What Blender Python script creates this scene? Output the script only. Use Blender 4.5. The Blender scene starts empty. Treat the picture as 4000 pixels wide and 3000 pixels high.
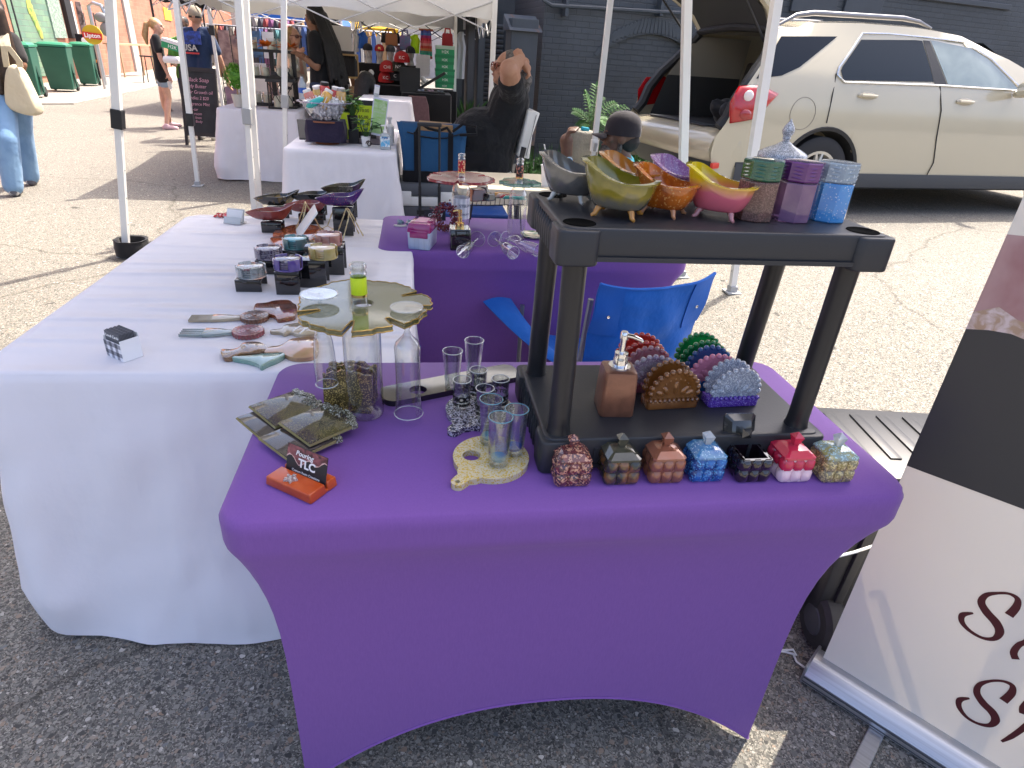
import bpy, bmesh, math, random
from mathutils import Vector, Matrix, Euler, noise
R = math.radians
C = bpy.context.scene.collection
SC = bpy.context.scene
# ---------------------------------------------------------------- camera
F, YAW, PITCH, ROLL, H = 2417.0, .1687, .4833, .0687, 1.411
fw = Vector((math.sin(YAW)*math.cos(PITCH), math.cos(YAW)*math.cos(PITCH), -math.sin(PITCH)))
_r = Vector((math.cos(YAW), -math.sin(YAW), 0)); _u = _r.cross(fw)
rt = _r*math.cos(ROLL)+_u*math.sin(ROLL); up = -_r*math.sin(ROLL)+_u*math.cos(ROLL)
EYE = Vector((0, 0, H))
cd = bpy.data.cameras.new('camera'); cam = bpy.data.objects.new('camera', cd); C.objects.link(cam)
cd.sensor_width = 36; cd.lens = F*36/4000; cd.clip_end = 500; cd.clip_start = .02
M4 = Matrix((rt, up, -fw)).transposed().to_4x4(); M4.translation = EYE; cam.matrix_world = M4
SC.camera = cam
# ---------------------------------------------------------------- light
SUN_EL, SUN_AZ = R(60), math.atan2(.75, .66)          # azimuth from +Y towards +X
w = bpy.data.worlds.new('World'); SC.world = w; w.use_nodes = True
nt = w.node_tree; sky = nt.nodes.new('ShaderNodeTexSky'); sky.sky_type = 'NISHITA'; sky.sun_disc = False
sky.sun_elevation = SUN_EL; sky.sun_rotation = SUN_AZ; sky.dust_density = 5.0; sky.air_density = .6; sky.ozone_density = .6
nt.links.new(sky.outputs[0], nt.nodes['Background'].inputs[0]); nt.nodes['Background'].inputs[1].default_value = .14
sd = bpy.data.lights.new('sun', 'SUN'); sd.energy = 2.4; sd.angle = R(.5); sd.color = (1, .91, .78)
so = bpy.data.objects.new('sun', sd); C.objects.link(so)
sdir = Vector((math.sin(SUN_AZ)*math.cos(SUN_EL), math.cos(SUN_AZ)*math.cos(SUN_EL), math.sin(SUN_EL)))
so.rotation_euler = sdir.to_track_quat('Z', 'Y').to_euler(); so.location = (3, 3, 8)
SC.view_settings.view_transform = 'Standard'; SC.view_settings.look = 'None'
SC.view_settings.exposure = 2.02; SC.view_settings.gamma = 1
# ---------------------------------------------------------------- measuring: a spot in the photograph -> a spot on a real plane
REG = dict(a=(0, 0, .45208), b=(900, 0, .45208), c=(1500, 0, .5425), d=(2500, 0, .678), e=(700, 650, .45208), g=(1500, 550, .45208),
           h=(2000, 500, .678), i=(900, 1200, .5425), j=(1900, 1200, .678), k=(2800, 600, .5425), l=(2800, 1500, .904),
           m=(0, 1200, .844), n=(800, 2000, 1.085), z=(0, 0, 1.8083))
def ray(g, x, y):
    ox, oy, s = REG[g]; x = ox+x*s; y = oy+y*s
    return fw+rt*((x-2000)/F)-up*((y-1500)/F)
def at(g, x, y, z=0.):
    d = ray(g, x, y); return EYE+d*((z-H)/d.z)
def aty(g, x, y, Y):
    d = ray(g, x, y); return EYE+d*(Y/d.y)
def sz(g, n, p): return n*REG[g][2]*((Vector(p)-EYE).dot(fw))/F
def sstep(t): t = max(0., min(1., t)); return t*t*(3-2*t)
def gz(x, y): return .22*sstep((x-.9)/2.9)*sstep((y-1.5)/2.2)
def gnd(g, x, y):
    z = 0.
    for _ in range(12): p = at(g, x, y, z); z = gz(p.x, p.y)
    return p
TZ = .75     # top of the cloth covered tables
# ---------------------------------------------------------------- materials
MATS = {}
def mat(name, col, rough=.5, metal=0., coat=0., trans=0., col2=None, ns=8., nd=4., nr=(.35, .65), glit=None, bump=None, spec=.5, emit=None, ior=1.45, sheen=0., sss=0., brush=None):
    if name in MATS: return MATS[name]
    m = bpy.data.materials.new(name); m.use_nodes = True; n = m.node_tree.nodes; L = m.node_tree.links
    b = n['Principled BSDF']; I = b.inputs
    I['Base Color'].default_value = (*col, 1); I['Roughness'].default_value = rough; I['Metallic'].default_value = metal
    I['Coat Weight'].default_value = coat; I['Coat Roughness'].default_value = .06; I['Transmission Weight'].default_value = trans
    I['IOR'].default_value = ior; I['Specular IOR Level'].default_value = spec; I['Sheen Weight'].default_value = sheen
    if sss: I['Subsurface Weight'].default_value = sss; I['Subsurface Radius'].default_value = (.01, .01, .01)
    tc = n.new('ShaderNodeTexCoord'); cur = None
    def ramp(src, a, c0, c1):
        r = n.new('ShaderNodeValToRGB'); r.color_ramp.elements[0].position = a[0]; r.color_ramp.elements[1].position = a[1]
        r.color_ramp.elements[0].color = (*c0, 1); r.color_ramp.elements[1].color = (*c1, 1); L.new(src, r.inputs[0]); return r.outputs[0]
    if col2:
        t = n.new('ShaderNodeTexNoise'); t.inputs['Scale'].default_value = ns; t.inputs['Detail'].default_value = nd; t.inputs['Distortion'].default_value = .6
        L.new(tc.outputs['Object'], t.inputs['Vector']); cur = ramp(t.outputs['Fac'], nr, col, col2)
    if brush:     # stretched grain along one axis
        mp = n.new('ShaderNodeMapping'); mp.inputs['Scale'].default_value = brush; L.new(tc.outputs['Object'], mp.inputs[0])
        t = n.new('ShaderNodeTexNoise'); t.inputs['Scale'].default_value = 1; t.inputs['Detail'].default_value = 3; L.new(mp.outputs[0], t.inputs['Vector'])
        mx = n.new('ShaderNodeMix'); mx.data_type = 'RGBA'; mx.blend_type = 'MULTIPLY'; mx.inputs[0].default_value = .5
        L.new(ramp(t.outputs['Fac'], (.3, .7), (.55, .55, .55), (1, 1, 1)), mx.inputs[7])
        if cur: L.new(cur, mx.inputs[6])
        else: mx.inputs[6].default_value = (*col, 1)
        cur = mx.outputs[2]
    if glit:      # (scale, colour, share)
        v = n.new('ShaderNodeTexVoronoi'); v.inputs['Scale'].default_value = glit[0]; L.new(tc.outputs['Object'], v.inputs['Vector'])
        sp = n.new('ShaderNodeSeparateColor'); L.new(v.outputs['Color'], sp.inputs[0])
        gt = n.new('ShaderNodeMath'); gt.operation = 'GREATER_THAN'; gt.inputs[1].default_value = 1-glit[2]; L.new(sp.outputs[0], gt.inputs[0])
        mx = n.new('ShaderNodeMix'); mx.data_type = 'RGBA'; L.new(gt.outputs[0], mx.inputs[0]); mx.inputs[7].default_value = (*glit[1], 1)
        if cur: L.new(cur, mx.inputs[6])
        else: mx.inputs[6].default_value = (*col, 1)
        cur = mx.outputs[2]
        if len(glit) > 3: L.new(gt.outputs[0], I['Metallic'])
        ng = n.new('ShaderNodeBump'); ng.inputs['Strength'].default_value = .35; ng.inputs['Distance'].default_value = .002
        L.new(sp.outputs[1], ng.inputs['Height']); L.new(ng.outputs[0], I['Normal'])
    if cur: L.new(cur, I['Base Color'])
    if bump:      # (scale, strength[, distance])
        t = n.new('ShaderNodeTexNoise'); t.inputs['Scale'].default_value = bump[0]; t.inputs['Detail'].default_value = 4; L.new(tc.outputs['Object'], t.inputs['Vector'])
        ng = n.new('ShaderNodeBump'); ng.inputs['Strength'].default_value = bump[1]; ng.inputs['Distance'].default_value = bump[2] if len(bump) > 2 else .01
        L.new(t.outputs['Fac'], ng.inputs['Height']); L.new(ng.outputs[0], I['Normal'])
    if emit: I['Emission Color'].default_value = (*emit[:3], 1); I['Emission Strength'].default_value = emit[3]
    MATS[name] = m; return m
def glass(name, col=(1, 1, 1), refl=.35, rough=.02):      # thin walled glass or clear resin sheet
    if name in MATS: return MATS[name]
    m = bpy.data.materials.new(name); m.use_nodes = True; n = m.node_tree.nodes; L = m.node_tree.links
    n.remove(n['Principled BSDF']); o = n['Material Output']
    tr = n.new('ShaderNodeBsdfTransparent'); tr.inputs[0].default_value = (*col, 1)
    gl = n.new('ShaderNodeBsdfGlossy'); gl.inputs[1].default_value = rough
    lw = n.new('ShaderNodeLayerWeight'); lw.inputs[0].default_value = refl
    mm = n.new('ShaderNodeMath'); mm.operation = 'MULTIPLY_ADD'; mm.inputs[1].default_value = .75; mm.inputs[2].default_value = .04
    L.new(lw.outputs['Facing'], mm.inputs[0])
    mx = n.new('ShaderNodeMixShader'); L.new(mm.outputs[0], mx.inputs[0]); L.new(tr.outputs[0], mx.inputs[1]); L.new(gl.outputs[0], mx.inputs[2])
    L.new(mx.outputs[0], o.inputs[0]); MATS[name] = m; return m
def cloth(name, col, thru=.0, bump=(60, .2, .004), col2=None, weave=0., rough=.9):      # woven cloth that lets some daylight through
    if name in MATS: return MATS[name]
    m = mat(name, col, rough, col2=col2, ns=4, bump=bump, spec=.15, sheen=.15); n = m.node_tree.nodes; L = m.node_tree.links
    if thru:
        b = n['Principled BSDF']; t = n.new('ShaderNodeBsdfTranslucent'); t.inputs[0].default_value = (*col, 1)
        mx = n.new('ShaderNodeMixShader'); mx.inputs[0].default_value = thru
        L.new(b.outputs[0], mx.inputs[1]); L.new(t.outputs[0], mx.inputs[2]); L.new(mx.outputs[0], n['Material Output'].inputs[0])
    return m
# ---------------------------------------------------------------- mesh builder
def rotm(e): return Euler(e).to_matrix()
class MB:
    def __init__(s): s.v = []; s.f = []; s.mi = []
    def add(s, vs, fs, mi=0):
        o = len(s.v); s.v += [Vector(q) for q in vs]; s.f += [tuple(i+o for i in q) for q in fs]; s.mi += [mi]*len(fs); return s
    def box(s, c, d, rot=None, mi=0, taper=1.):
        x, y, z = d[0]/2, d[1]/2, d[2]/2; t = taper
        vs = [(-x, -y, -z), (x, -y, -z), (x, y, -z), (-x, y, -z), (-x*t, -y*t, z), (x*t, -y*t, z), (x*t, y*t, z), (-x*t, y*t, z)]
        m = rotm(rot) if rot else None; c = Vector(c)
        return s.add([(m @ Vector(q) if m else Vector(q))+c for q in vs], [(3, 2, 1, 0), (4, 5, 6, 7), (0, 1, 5, 4), (1, 2, 6, 5), (2, 3, 7, 6), (3, 0, 4, 7)], mi)
    def prism(s, pts, z0, z1, mi=0, tf=None):
        n = len(pts); vs = [(p[0], p[1], z0) for p in pts]+[(p[0], p[1], z1) for p in pts]
        if tf: vs = [tf(Vector(q)) for q in vs]
        return s.add(vs, [tuple(range(n-1, -1, -1)), tuple(range(n, 2*n))]+[(i, (i+1) % n, n+(i+1) % n, n+i) for i in range(n)], mi)
    def loft(s, rings, closed=True, caps=(True, True), mi=0):
        n = len(rings[0]); vs = [q for r in rings for q in r]; fs = []
        for k in range(len(rings)-1):
            for i in range(n if closed else n-1):
                j = (i+1) % n; fs.append((k*n+i, k*n+j, (k+1)*n+j, (k+1)*n+i))
        if caps[0]: fs.append(tuple(range(n-1, -1, -1)))
        if caps[1]: fs.append(tuple((len(rings)-1)*n+i for i in range(n)))
        return s.add(vs, fs, mi)
    def lathe(s, prof, n=24, c=(0, 0, 0), caps=(False, False), mi=0, e=(1, 1), rot=None, ph=0):
        m = rotm(rot) if rot else None; c = Vector(c); rs = []
        for r, z in prof:
            ring = [Vector((r*e[0]*math.cos(2*math.pi*i/n+ph), r*e[1]*math.sin(2*math.pi*i/n+ph), z)) for i in range(n)]
            rs.append([(m @ q if m else q)+c for q in ring])
        return s.loft(rs, True, caps, mi)
    def tube(s, pts, r, n=8, mi=0, closed=False, caps=True):
        pts = [Vector(p) for p in pts]; k = len(pts); rings = []; prev = None
        for i, p in enumerate(pts):
            a = pts[(i-1) % k] if closed or i else p; b = pts[(i+1) % k] if closed or i < k-1 else p
            t = (b-a).normalized()
            if prev is None: x = t.orthogonal().normalized()
            else: x = (prev-t*prev.dot(t)).normalized()
            prev = x; y = t.cross(x); rr = r[i] if isinstance(r, (list, tuple)) else r
            rings.append([p+(x*math.cos(2*math.pi*j/n)+y*math.sin(2*math.pi*j/n))*rr for j in range(n)])
        if closed: rings.append(rings[0])
        return s.loft(rings, True, (caps and not closed,)*2, mi)
    def ball(s, c, r, n=10, mi=0, rot=None):
        if not isinstance(r, (list, tuple)): r = (r, r, r)
        k = max(4, n//2); m = rotm(rot) if rot else None; vs = [Vector((0, 0, -r[2]))]; c = Vector(c)
        for i in range(1, k):
            a = -math.pi/2+math.pi*i/k
            vs += [Vector((r[0]*math.cos(a)*math.cos(2*math.pi*j/n), r[1]*math.cos(a)*math.sin(2*math.pi*j/n), r[2]*math.sin(a))) for j in range(n)]
        vs.append(Vector((0, 0, r[2]))); fs = [(0, 1+(j+1) % n, 1+j) for j in range(n)]
        for i in range(k-2): fs += [(1+i*n+j, 1+i*n+(j+1) % n, 1+(i+1)*n+(j+1) % n, 1+(i+1)*n+j) for j in range(n)]
        l = len(vs)-1; b = 1+(k-2)*n; fs += [(b+j, b+(j+1) % n, l) for j in range(n)]
        return s.add([(m @ q if m else q)+c for q in vs], fs, mi)
    def cap(s, a, ra, b, rb, n=12):          # closed tapered capsule
        a = Vector(a); b = Vector(b); t = (b-a); l = t.length
        if l < 1e-6: return s.ball(a, max(ra, rb), n)
        t /= l; x = t.orthogonal().normalized(); y = t.cross(x); rings = []
        for k in (-80, -50, -20, 0): q = a+t*(ra*math.sin(R(k))); rr = ra*math.cos(R(k)); rings.append([q+(x*math.cos(2*math.pi*j/n)+y*math.sin(2*math.pi*j/n))*rr for j in range(n)])
        for k in (0, 20, 50, 80): q = b+t*(rb*math.sin(R(k))); rr = rb*math.cos(R(k)); rings.append([q+(x*math.cos(2*math.pi*j/n)+y*math.sin(2*math.pi*j/n))*rr for j in range(n)])
        return s.loft(rings)
    def tf(s, m):
        s.v = [m @ q for q in s.v]; return s
    def build(s, name, mats, parent=None, smooth=35, bevel=0, seg=2, remesh=0, soft=0, solid=0, subd=0, loc=None):
        me = bpy.data.meshes.new(name); me.from_pydata([tuple(q) for q in s.v], [], s.f)
        if not isinstance(mats, (list, tuple)): mats = [mats]
        for q in mats: me.materials.append(q)
        me.polygons.foreach_set('material_index', s.mi); me.validate(); me.update()
        bm = bmesh.new(); bm.from_mesh(me); bmesh.ops.recalc_face_normals(bm, faces=bm.faces); bm.to_mesh(me); bm.free()
        o = bpy.data.objects.new(name, me); C.objects.link(o)
        if solid: q = o.modifiers.new('solid', 'SOLIDIFY'); q.thickness = solid; q.offset = 0
        if remesh: q = o.modifiers.new('remesh', 'REMESH'); q.mode = 'VOXEL'; q.voxel_size = remesh; q.use_smooth_shade = True
        if soft: q = o.modifiers.new('soft', 'SMOOTH'); q.iterations = soft; q.factor = .5
        if bevel: q = o.modifiers.new('bevel', 'BEVEL'); q.width = bevel; q.segments = seg; q.limit_method = 'ANGLE'; q.angle_limit = R(40)
        if subd: q = o.modifiers.new('subd', 'SUBSURF'); q.levels = subd; q.render_levels = subd
        if remesh or bevel or solid or subd:
            dg = bpy.context.evaluated_depsgraph_get(); m2 = bpy.data.meshes.new_from_object(o.evaluated_get(dg), depsgraph=dg)
            o.modifiers.clear(); o.data = m2; bpy.data.meshes.remove(me); m2.name = name; me = m2
        if smooth:
            me.shade_smooth()
            if smooth < 180: me.set_sharp_from_angle(angle=R(smooth))
        if parent: o.parent = parent
        if loc is not None: o.location = loc
        return o
def tag(o, label=None, cat=None, group=None, kind=None):
    if label: o['label'] = label
    if cat: o['category'] = cat
    if group: o['group'] = group
    if kind: o['kind'] = kind
    return o
def thing(name, label, cat, loc=(0, 0, 0), rz=0., group=None, rot=None):
    o = bpy.data.objects.new(name, None); C.objects.link(o); o.empty_display_size = .05
    o.location = loc; o.rotation_euler = rot if rot else (0, 0, rz); return tag(o, label, cat, group)
def dup(root, label=None, loc=None, rz=None, mats=None):       # a thing with copies of its parts and sub-parts
    def cp(o, par):
        c = o.copy(); C.objects.link(c); c.parent = par
        for ch in list(o.children): cp(ch, c)
        return c
    r = cp(root, None)
    if label: r['label'] = label
    if loc is not None: r.location = loc
    if rz is not None: r.rotation_euler = (0, 0, rz)
    return r
def text(body, size, m, parent, loc, rot=(0, 0, 0), name='lettering', shear=0, ext=.0006, al='CENTER', bold=0., sx=1., sp=1.):
    cu = bpy.data.curves.new(name, 'FONT'); cu.body = body; cu.size = size; cu.align_x = al; cu.align_y = 'CENTER'
    cu.extrude = ext; cu.shear = shear; cu.offset = bold; cu.space_character = sp; cu.resolution_u = 3
    t = bpy.data.objects.new(name, cu); C.objects.link(t)
    dg = bpy.context.evaluated_depsgraph_get(); me = bpy.data.meshes.new_from_object(t.evaluated_get(dg), depsgraph=dg)
    bpy.data.objects.remove(t); bpy.data.curves.remove(cu)
    me.materials.clear(); me.materials.append(m)
    me.transform(Matrix.Diagonal((sx, 1, 1, 1)))
    o = bpy.data.objects.new(name, me); C.objects.link(o); o.parent = parent; o.location = loc; o.rotation_euler = rot; return o
def join_text(objs, name='lettering'):          # several lines of writing as one part
    a = objs[0]; bm = bmesh.new()
    for o in objs:
        me = o.data.copy(); me.transform(Matrix.LocRotScale(o.location, o.rotation_euler, None)); bm.from_mesh(me); bpy.data.meshes.remove(me)
    me = bpy.data.meshes.new(name); bm.to_mesh(me); bm.free(); me.materials.append(a.data.materials[0])
    n = bpy.data.objects.new(name, me); C.objects.link(n); n.parent = a.parent
    for o in objs: bpy.data.objects.remove(o)
    return n
def rrect(hx, hy, r, n=6):
    out = []
    for cx, cy, a0 in ((hx-r, hy-r, 0), (-hx+r, hy-r, 90), (-hx+r, -hy+r, 180), (hx-r, -hy+r, 270)):
        out += [Vector((cx+r*math.cos(R(a0+90*i/n)), cy+r*math.sin(R(a0+90*i/n)), 0)) for i in range(n+1)]
    return out
random.seed(7)
def U(a, b): return random.uniform(a, b)
# common materials
WHITE = mat('white_paint', (.8, .8, .78), .35); BLACKP = mat('black_plastic', (.025, .027, .032), .42, bump=(220, .12, .002))
BLK = mat('black', (.015, .015, .017), .5); CHROME = mat('chrome', (.75, .75, .76), .12, 1.); GOLD = mat('gold_metal', (.75, .52, .2), .2, 1.)
DGREY = mat('dark_grey', (.06, .065, .075), .5); PAPER = mat('paper', (.8, .8, .8), .7); STEEL = mat('steel', (.5, .51, .53), .35, .9)
# ================================================================ the setting
def asphalt():
    m = bpy.data.materials.new('asphalt'); m.use_nodes = True; n = m.node_tree.nodes; L = m.node_tree.links; b = n['Principled BSDF']
    tc = n.new('ShaderNodeTexCoord')
    def vor(s, feat='F1'):
        v = n.new('ShaderNodeTexVoronoi'); v.feature = feat; v.inputs['Scale'].default_value = s; return v
    def mathn(op, a, bb):
        q = n.new('ShaderNodeMath'); q.operation = op
        for k, x in enumerate((a, bb)):
            if hasattr(x, 'links'): L.new(x, q.inputs[k])
            else: q.inputs[k].default_value = x
        return q.outputs[0]
    def ramp(src, els):
        r = n.new('ShaderNodeValToRGB'); e = r.color_ramp.elements; e[0].position, e[1].position = els[0][0], els[-1][0]
        e[0].color, e[1].color = (*els[0][1], 1), (*els[-1][1], 1)
        for p, c in els[1:-1]: q = e.new(p); q.color = (*c, 1)
        L.new(src, r.inputs[0]); return r.outputs[0]
    def mix(bt, f, a, c):
        q = n.new('ShaderNodeMix'); q.data_type = 'RGBA'; q.blend_type = bt
        for k, x in ((0, f), (6, a), (7, c)):
            if hasattr(x, 'links'): L.new(x, q.inputs[k])
            else: q.inputs[k].default_value = x
        return q.outputs[2]
    nz = n.new('ShaderNodeTexNoise'); nz.inputs['Scale'].default_value = 55; L.new(tc.outputs['Object'], nz.inputs['Vector'])
    wob = mix('ADD', .015, tc.outputs['Object'], nz.outputs['Color'])
    tiny, small, big = vor(330), vor(140), vor(62)
    for v in (tiny, small, big): L.new(wob, v.inputs['Vector'])
    def chan(v, k):
        s = n.new('ShaderNodeSeparateColor'); L.new(v.outputs['Color'], s.inputs[0]); return s.outputs[k]
    stone = lambda s: ramp(s, [(0, (.035, .035, .035)), (.3, (.075, .075, .072)), (.55, (.13, .128, .12)), (.75, (.19, .184, .168)), (.88, (.17, .125, .095)), (.93, (.07, .08, .09)), (1, (.38, .36, .33))])
    fine = ramp(chan(tiny, 0), [(0, (.03, .029, .028)), (.6, (.10, .096, .088)), (1, (.22, .21, .19))])
    c = mix('MIX', mathn('MULTIPLY', mathn('LESS_THAN', small.outputs['Distance'], .52), .75), fine, stone(chan(small, 0)))
    pick = mathn('MULTIPLY', mathn('LESS_THAN', big.outputs['Distance'], .40), mathn('GREATER_THAN', chan(big, 1), .55))
    c = mix('MIX', pick, c, stone(chan(big, 0)))
    patch = n.new('ShaderNodeTexNoise'); patch.inputs['Scale'].default_value = .55; patch.inputs['Detail'].default_value = 5; patch.inputs['Roughness'].default_value = .6; L.new(tc.outputs['Object'], patch.inputs['Vector'])
    c = mix('MULTIPLY', 1, c, ramp(patch.outputs['Fac'], [(.3, (1.45, 1.43, 1.36)), (.7, (1.65, 1.62, 1.52))]))
    spot = n.new('ShaderNodeTexNoise'); spot.inputs['Scale'].default_value = 5.5; spot.inputs['Detail'].default_value = 3; L.new(tc.outputs['Object'], spot.inputs['Vector'])
    c = mix('MULTIPLY', .8, c, ramp(spot.outputs['Fac'], [(.27, (.25, .25, .26)), (.31, (1, 1, 1))]))
    # cracks
    wn = n.new('ShaderNodeTexNoise'); wn.inputs['Scale'].default_value = 1.6; wn.inputs['Detail'].default_value = 6; L.new(tc.outputs['Object'], wn.inputs['Vector'])
    ck = vor(.33, 'DISTANCE_TO_EDGE'); L.new(mix('ADD', .35, tc.outputs['Object'], wn.outputs['Color']), ck.inputs['Vector'])
    c = mix('MULTIPLY', .6, c, ramp(ck.outputs['Distance'], [(.0015, (.4, .38, .36)), (.005, (1, 1, 1))]))
    L.new(c, b.inputs['Base Color']); b.inputs['Roughness'].default_value = .85; b.inputs['Specular IOR Level'].default_value = .3
    bp = n.new('ShaderNodeBump'); bp.inputs['Strength'].default_value = .5; bp.inputs['Distance'].default_value = .004
    L.new(mathn('MULTIPLY', big.outputs['Distance'], small.outputs['Distance']), bp.inputs['Height']); L.new(bp.outputs[0], b.inputs['Normal'])
    return m
ASPH = asphalt()
xs = [-140, -60, -30, -14, -6, -3, -1, 0]+[.5+.25*i for i in range(19)]+[6, 8, 12, 20, 40, 140]
ys = [-30, -8, -2, 0, 1]+[1.5+.25*i for i in range(13)]+[5, 6, 8, 12, 20, 40, 80, 220]
g = MB(); g.add([(x, y, gz(x, y)) for y in ys for x in xs], [(j*len(xs)+i, j*len(xs)+i+1, (j+1)*len(xs)+i+1, (j+1)*len(xs)+i) for j in range(len(ys)-1) for i in range(len(xs)-1)])
tag(g.build('ground', ASPH, smooth=180), kind='structure')
CONC = mat('concrete', (.30, .28, .25), .85, col2=(.24, .225, .2), ns=3, bump=(60, .3, .004))
sw = [at('a', 300, 905), at('a', 640, 903), at('a', 1290, 765), Vector((-8.6, 27.5, 0)), Vector((-10, 40, 0)), Vector((-12.4, 40, 0)), Vector((-9.3, 12, 0)), Vector((-8.2, 12, 0))]
q = MB(); q.prism([(p.x, p.y) for p in sw], -.1, .03); tag(q.build('sidewalk', CONC, smooth=0, bevel=.01), kind='structure')
# ---------------------------------------------------------------- brickwork
def brick(name, c1, c2, mortar, s=1., bw=.22, rh=.075, bmp=.6, rough=.75):
    m = bpy.data.materials.new(name); m.use_nodes = True; n = m.node_tree.nodes; L = m.node_tree.links; b = n['Principled BSDF']
    tc = n.new('ShaderNodeTexCoord'); sp = n.new('ShaderNodeSeparateXYZ'); cb = n.new('ShaderNodeCombineXYZ'); L.new(tc.outputs['Object'], sp.inputs[0])
    ns = n.new('ShaderNodeTexNoise'); ns.inputs['Scale'].default_value = 14; L.new(tc.outputs['Object'], ns.inputs['Vector'])
    L.new(sp.outputs[0], cb.inputs[0]); L.new(sp.outputs[2], cb.inputs[1])
    ad = n.new('ShaderNodeMix'); ad.data_type = 'RGBA'; ad.blend_type = 'ADD'; ad.inputs[0].default_value = .022; L.new(cb.outputs[0], ad.inputs[6]); L.new(ns.outputs['Color'], ad.inputs[7])
    t = n.new('ShaderNodeTexBrick'); t.inputs['Scale'].default_value = 1/s; t.inputs['Brick Width'].default_value = bw; t.inputs['Row Height'].default_value = rh; t.inputs['Mortar Size'].default_value = .008
    t.inputs['Mortar Smooth'].default_value = .4; t.inputs['Color1'].default_value = (*c1, 1); t.inputs['Color2'].default_value = (*c2, 1); t.inputs['Mortar'].default_value = (*mortar, 1)
    L.new(ad.outputs[2], t.inputs['Vector'])
    n2 = n.new('ShaderNodeTexNoise'); n2.inputs['Scale'].default_value = 1.3; n2.inputs['Detail'].default_value = 6; L.new(tc.outputs['Object'], n2.inputs['Vector'])
    r = n.new('ShaderNodeValToRGB'); r.color_ramp.elements[0].color = (.72, .72, .72, 1); r.color_ramp.elements[1].color = (1.15, 1.15, 1.15, 1); r.color_ramp.elements[0].position = .3; r.color_ramp.elements[1].position = .7
    L.new(n2.outputs['Fac'], r.inputs[0]); mx = n.new('ShaderNodeMix'); mx.data_type = 'RGBA'; mx.blend_type = 'MULTIPLY'; mx.inputs[0].default_value = 1
    L.new(t.outputs['Color'], mx.inputs[6]); L.new(r.outputs[0], mx.inputs[7]); L.new(mx.outputs[2], b.inputs['Base Color']); b.inputs['Roughness'].default_value = rough
    bp = n.new('ShaderNodeBump'); bp.invert = True; bp.inputs['Strength'].default_value = bmp; bp.inputs['Distance'].default_value = .012; L.new(t.outputs['Fac'], bp.inputs['Height']); L.new(bp.outputs[0], b.inputs['Normal'])
    return m
SLATE = brick('painted_brick', (.044, .053, .064), (.038, .046, .056), (.030, .037, .046), rough=.55)
TAN = brick('orange_brick', (.44, .18, .115), (.36, .145, .09), (.40, .23, .155), bw=.4, rh=.14)
SLP = mat('slate_paint', (.050, .060, .073), .5, col2=(.040, .050, .062), ns=3, bump=(25, .15))
# the dark building: local x along the wall, local y into it
wp = at('z', 1160, 334, .12); wyaw = R(10)
WB = thing('brick_building', 'long dark slate painted brick building with a bricked up arch behind the parked car', 'building', (wp.x, wp.y, 0), wyaw)
WI = WB.matrix_basis.inverted()
Wrot = Matrix.Translation((wp.x, wp.y, 0)) @ Matrix.Rotation(wyaw, 4, 'Z')
WI = Wrot.inverted()
def onwall(g, x, y, off=0.):        # spot on the face of the dark wall, in its own coordinates
    d = WI.to_3x3() @ ray(g, x, y); e = WI @ EYE; return e+d*((off-e.y)/d.y)
AL, AR, AT = onwall('c', 1545, 400), onwall('c', 2200, 330), onwall('c', 1850, 250)
ax0, ax1, az0, az1 = AL.x, AR.x+.25, AL.z, AT.z+.02
N = 14; arch = [(ax0+(ax1-ax0)*i/N, az0+(az1-az0)*math.sin(math.pi*i/N)**.8) for i in range(N+1)]
q = MB(); vs = []
xw0, xw1, zt = -.05, 24, 5.5
poly = [(xw0, -.2), (ax0, -.2)]+arch+[(ax1, -.2), (xw1, -.2), (xw1, zt), (xw0, zt)]
q.add([(x, 0, z) for x, z in poly], [tuple(range(len(poly)))]); q.add([(xw0, 0, -.2), (xw0, 3, -.2), (xw0, 3, zt), (xw0, 0, zt)], [(0, 1, 2, 3)])
q.build('wall', SLATE, WB, 0)
q = MB(); ap = [(ax0, -.2)]+arch+[(ax1, -.2)]
for (x0, z0), (x1, z1) in zip(ap, ap[1:]): q.add([(x0, 0, z0), (x1, 0, z1), (x1, .07, z1), (x0, .07, z0)], [(0, 1, 2, 3)])
q.add([(x, .07, z) for x, z in ap], [tuple(range(len(ap)))]); q.build('arch_infill', SLATE, WB, 0)
q = MB()
for i in range(N*2+1):            # soldier course over the arch
    t = i/(N*2); x = ax0+(ax1-ax0)*t; z = az0+(az1-az0)*math.sin(math.pi*t)**.8+.10 if 0 < t < 1 else az0+.07; sl = math.cos(math.pi*t)*.55
    q.box((x, -.004, z+.01), (.055, .012, .19), (0, sl*1.0, 0))
q.build('arch_course', SLP, WB, 0, bevel=.004)
c0 = onwall('c', 1150, 0, -.12); c1 = onwall('c', 1205, 40, -.12); c2 = onwall('c', 2160, 96, -.12); c3 = onwall('c', 1305, 45, -.06)
q = MB(); q.tube([c0+Vector((-.15, 0, .5)), c0, c1, c2, c2+(c2-c1)*1.2], .03); q.build('conduit', SLP, WB)
for x in (1305, 1985):
    p = onwall('c', x, 55, -.06); q = MB(); q.box((p.x, -.07, p.z), (.05, .14, .22)); q.build('conduit_clamp', SLP, WB, 0, bevel=.006)
p0, p1 = onwall('c', 905, 215, -.32), onwall('c', 1140, 215, -.32); p2 = onwall('c', 1140, 165, -.16)
q = MB(); q.box(((p0.x+p1.x)/2, -.15, p0.z/2), (p1.x-p0.x-.08, .26, p0.z+.3)); q.build('downpipe_box', SLP, WB, 0, bevel=.01)
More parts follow.
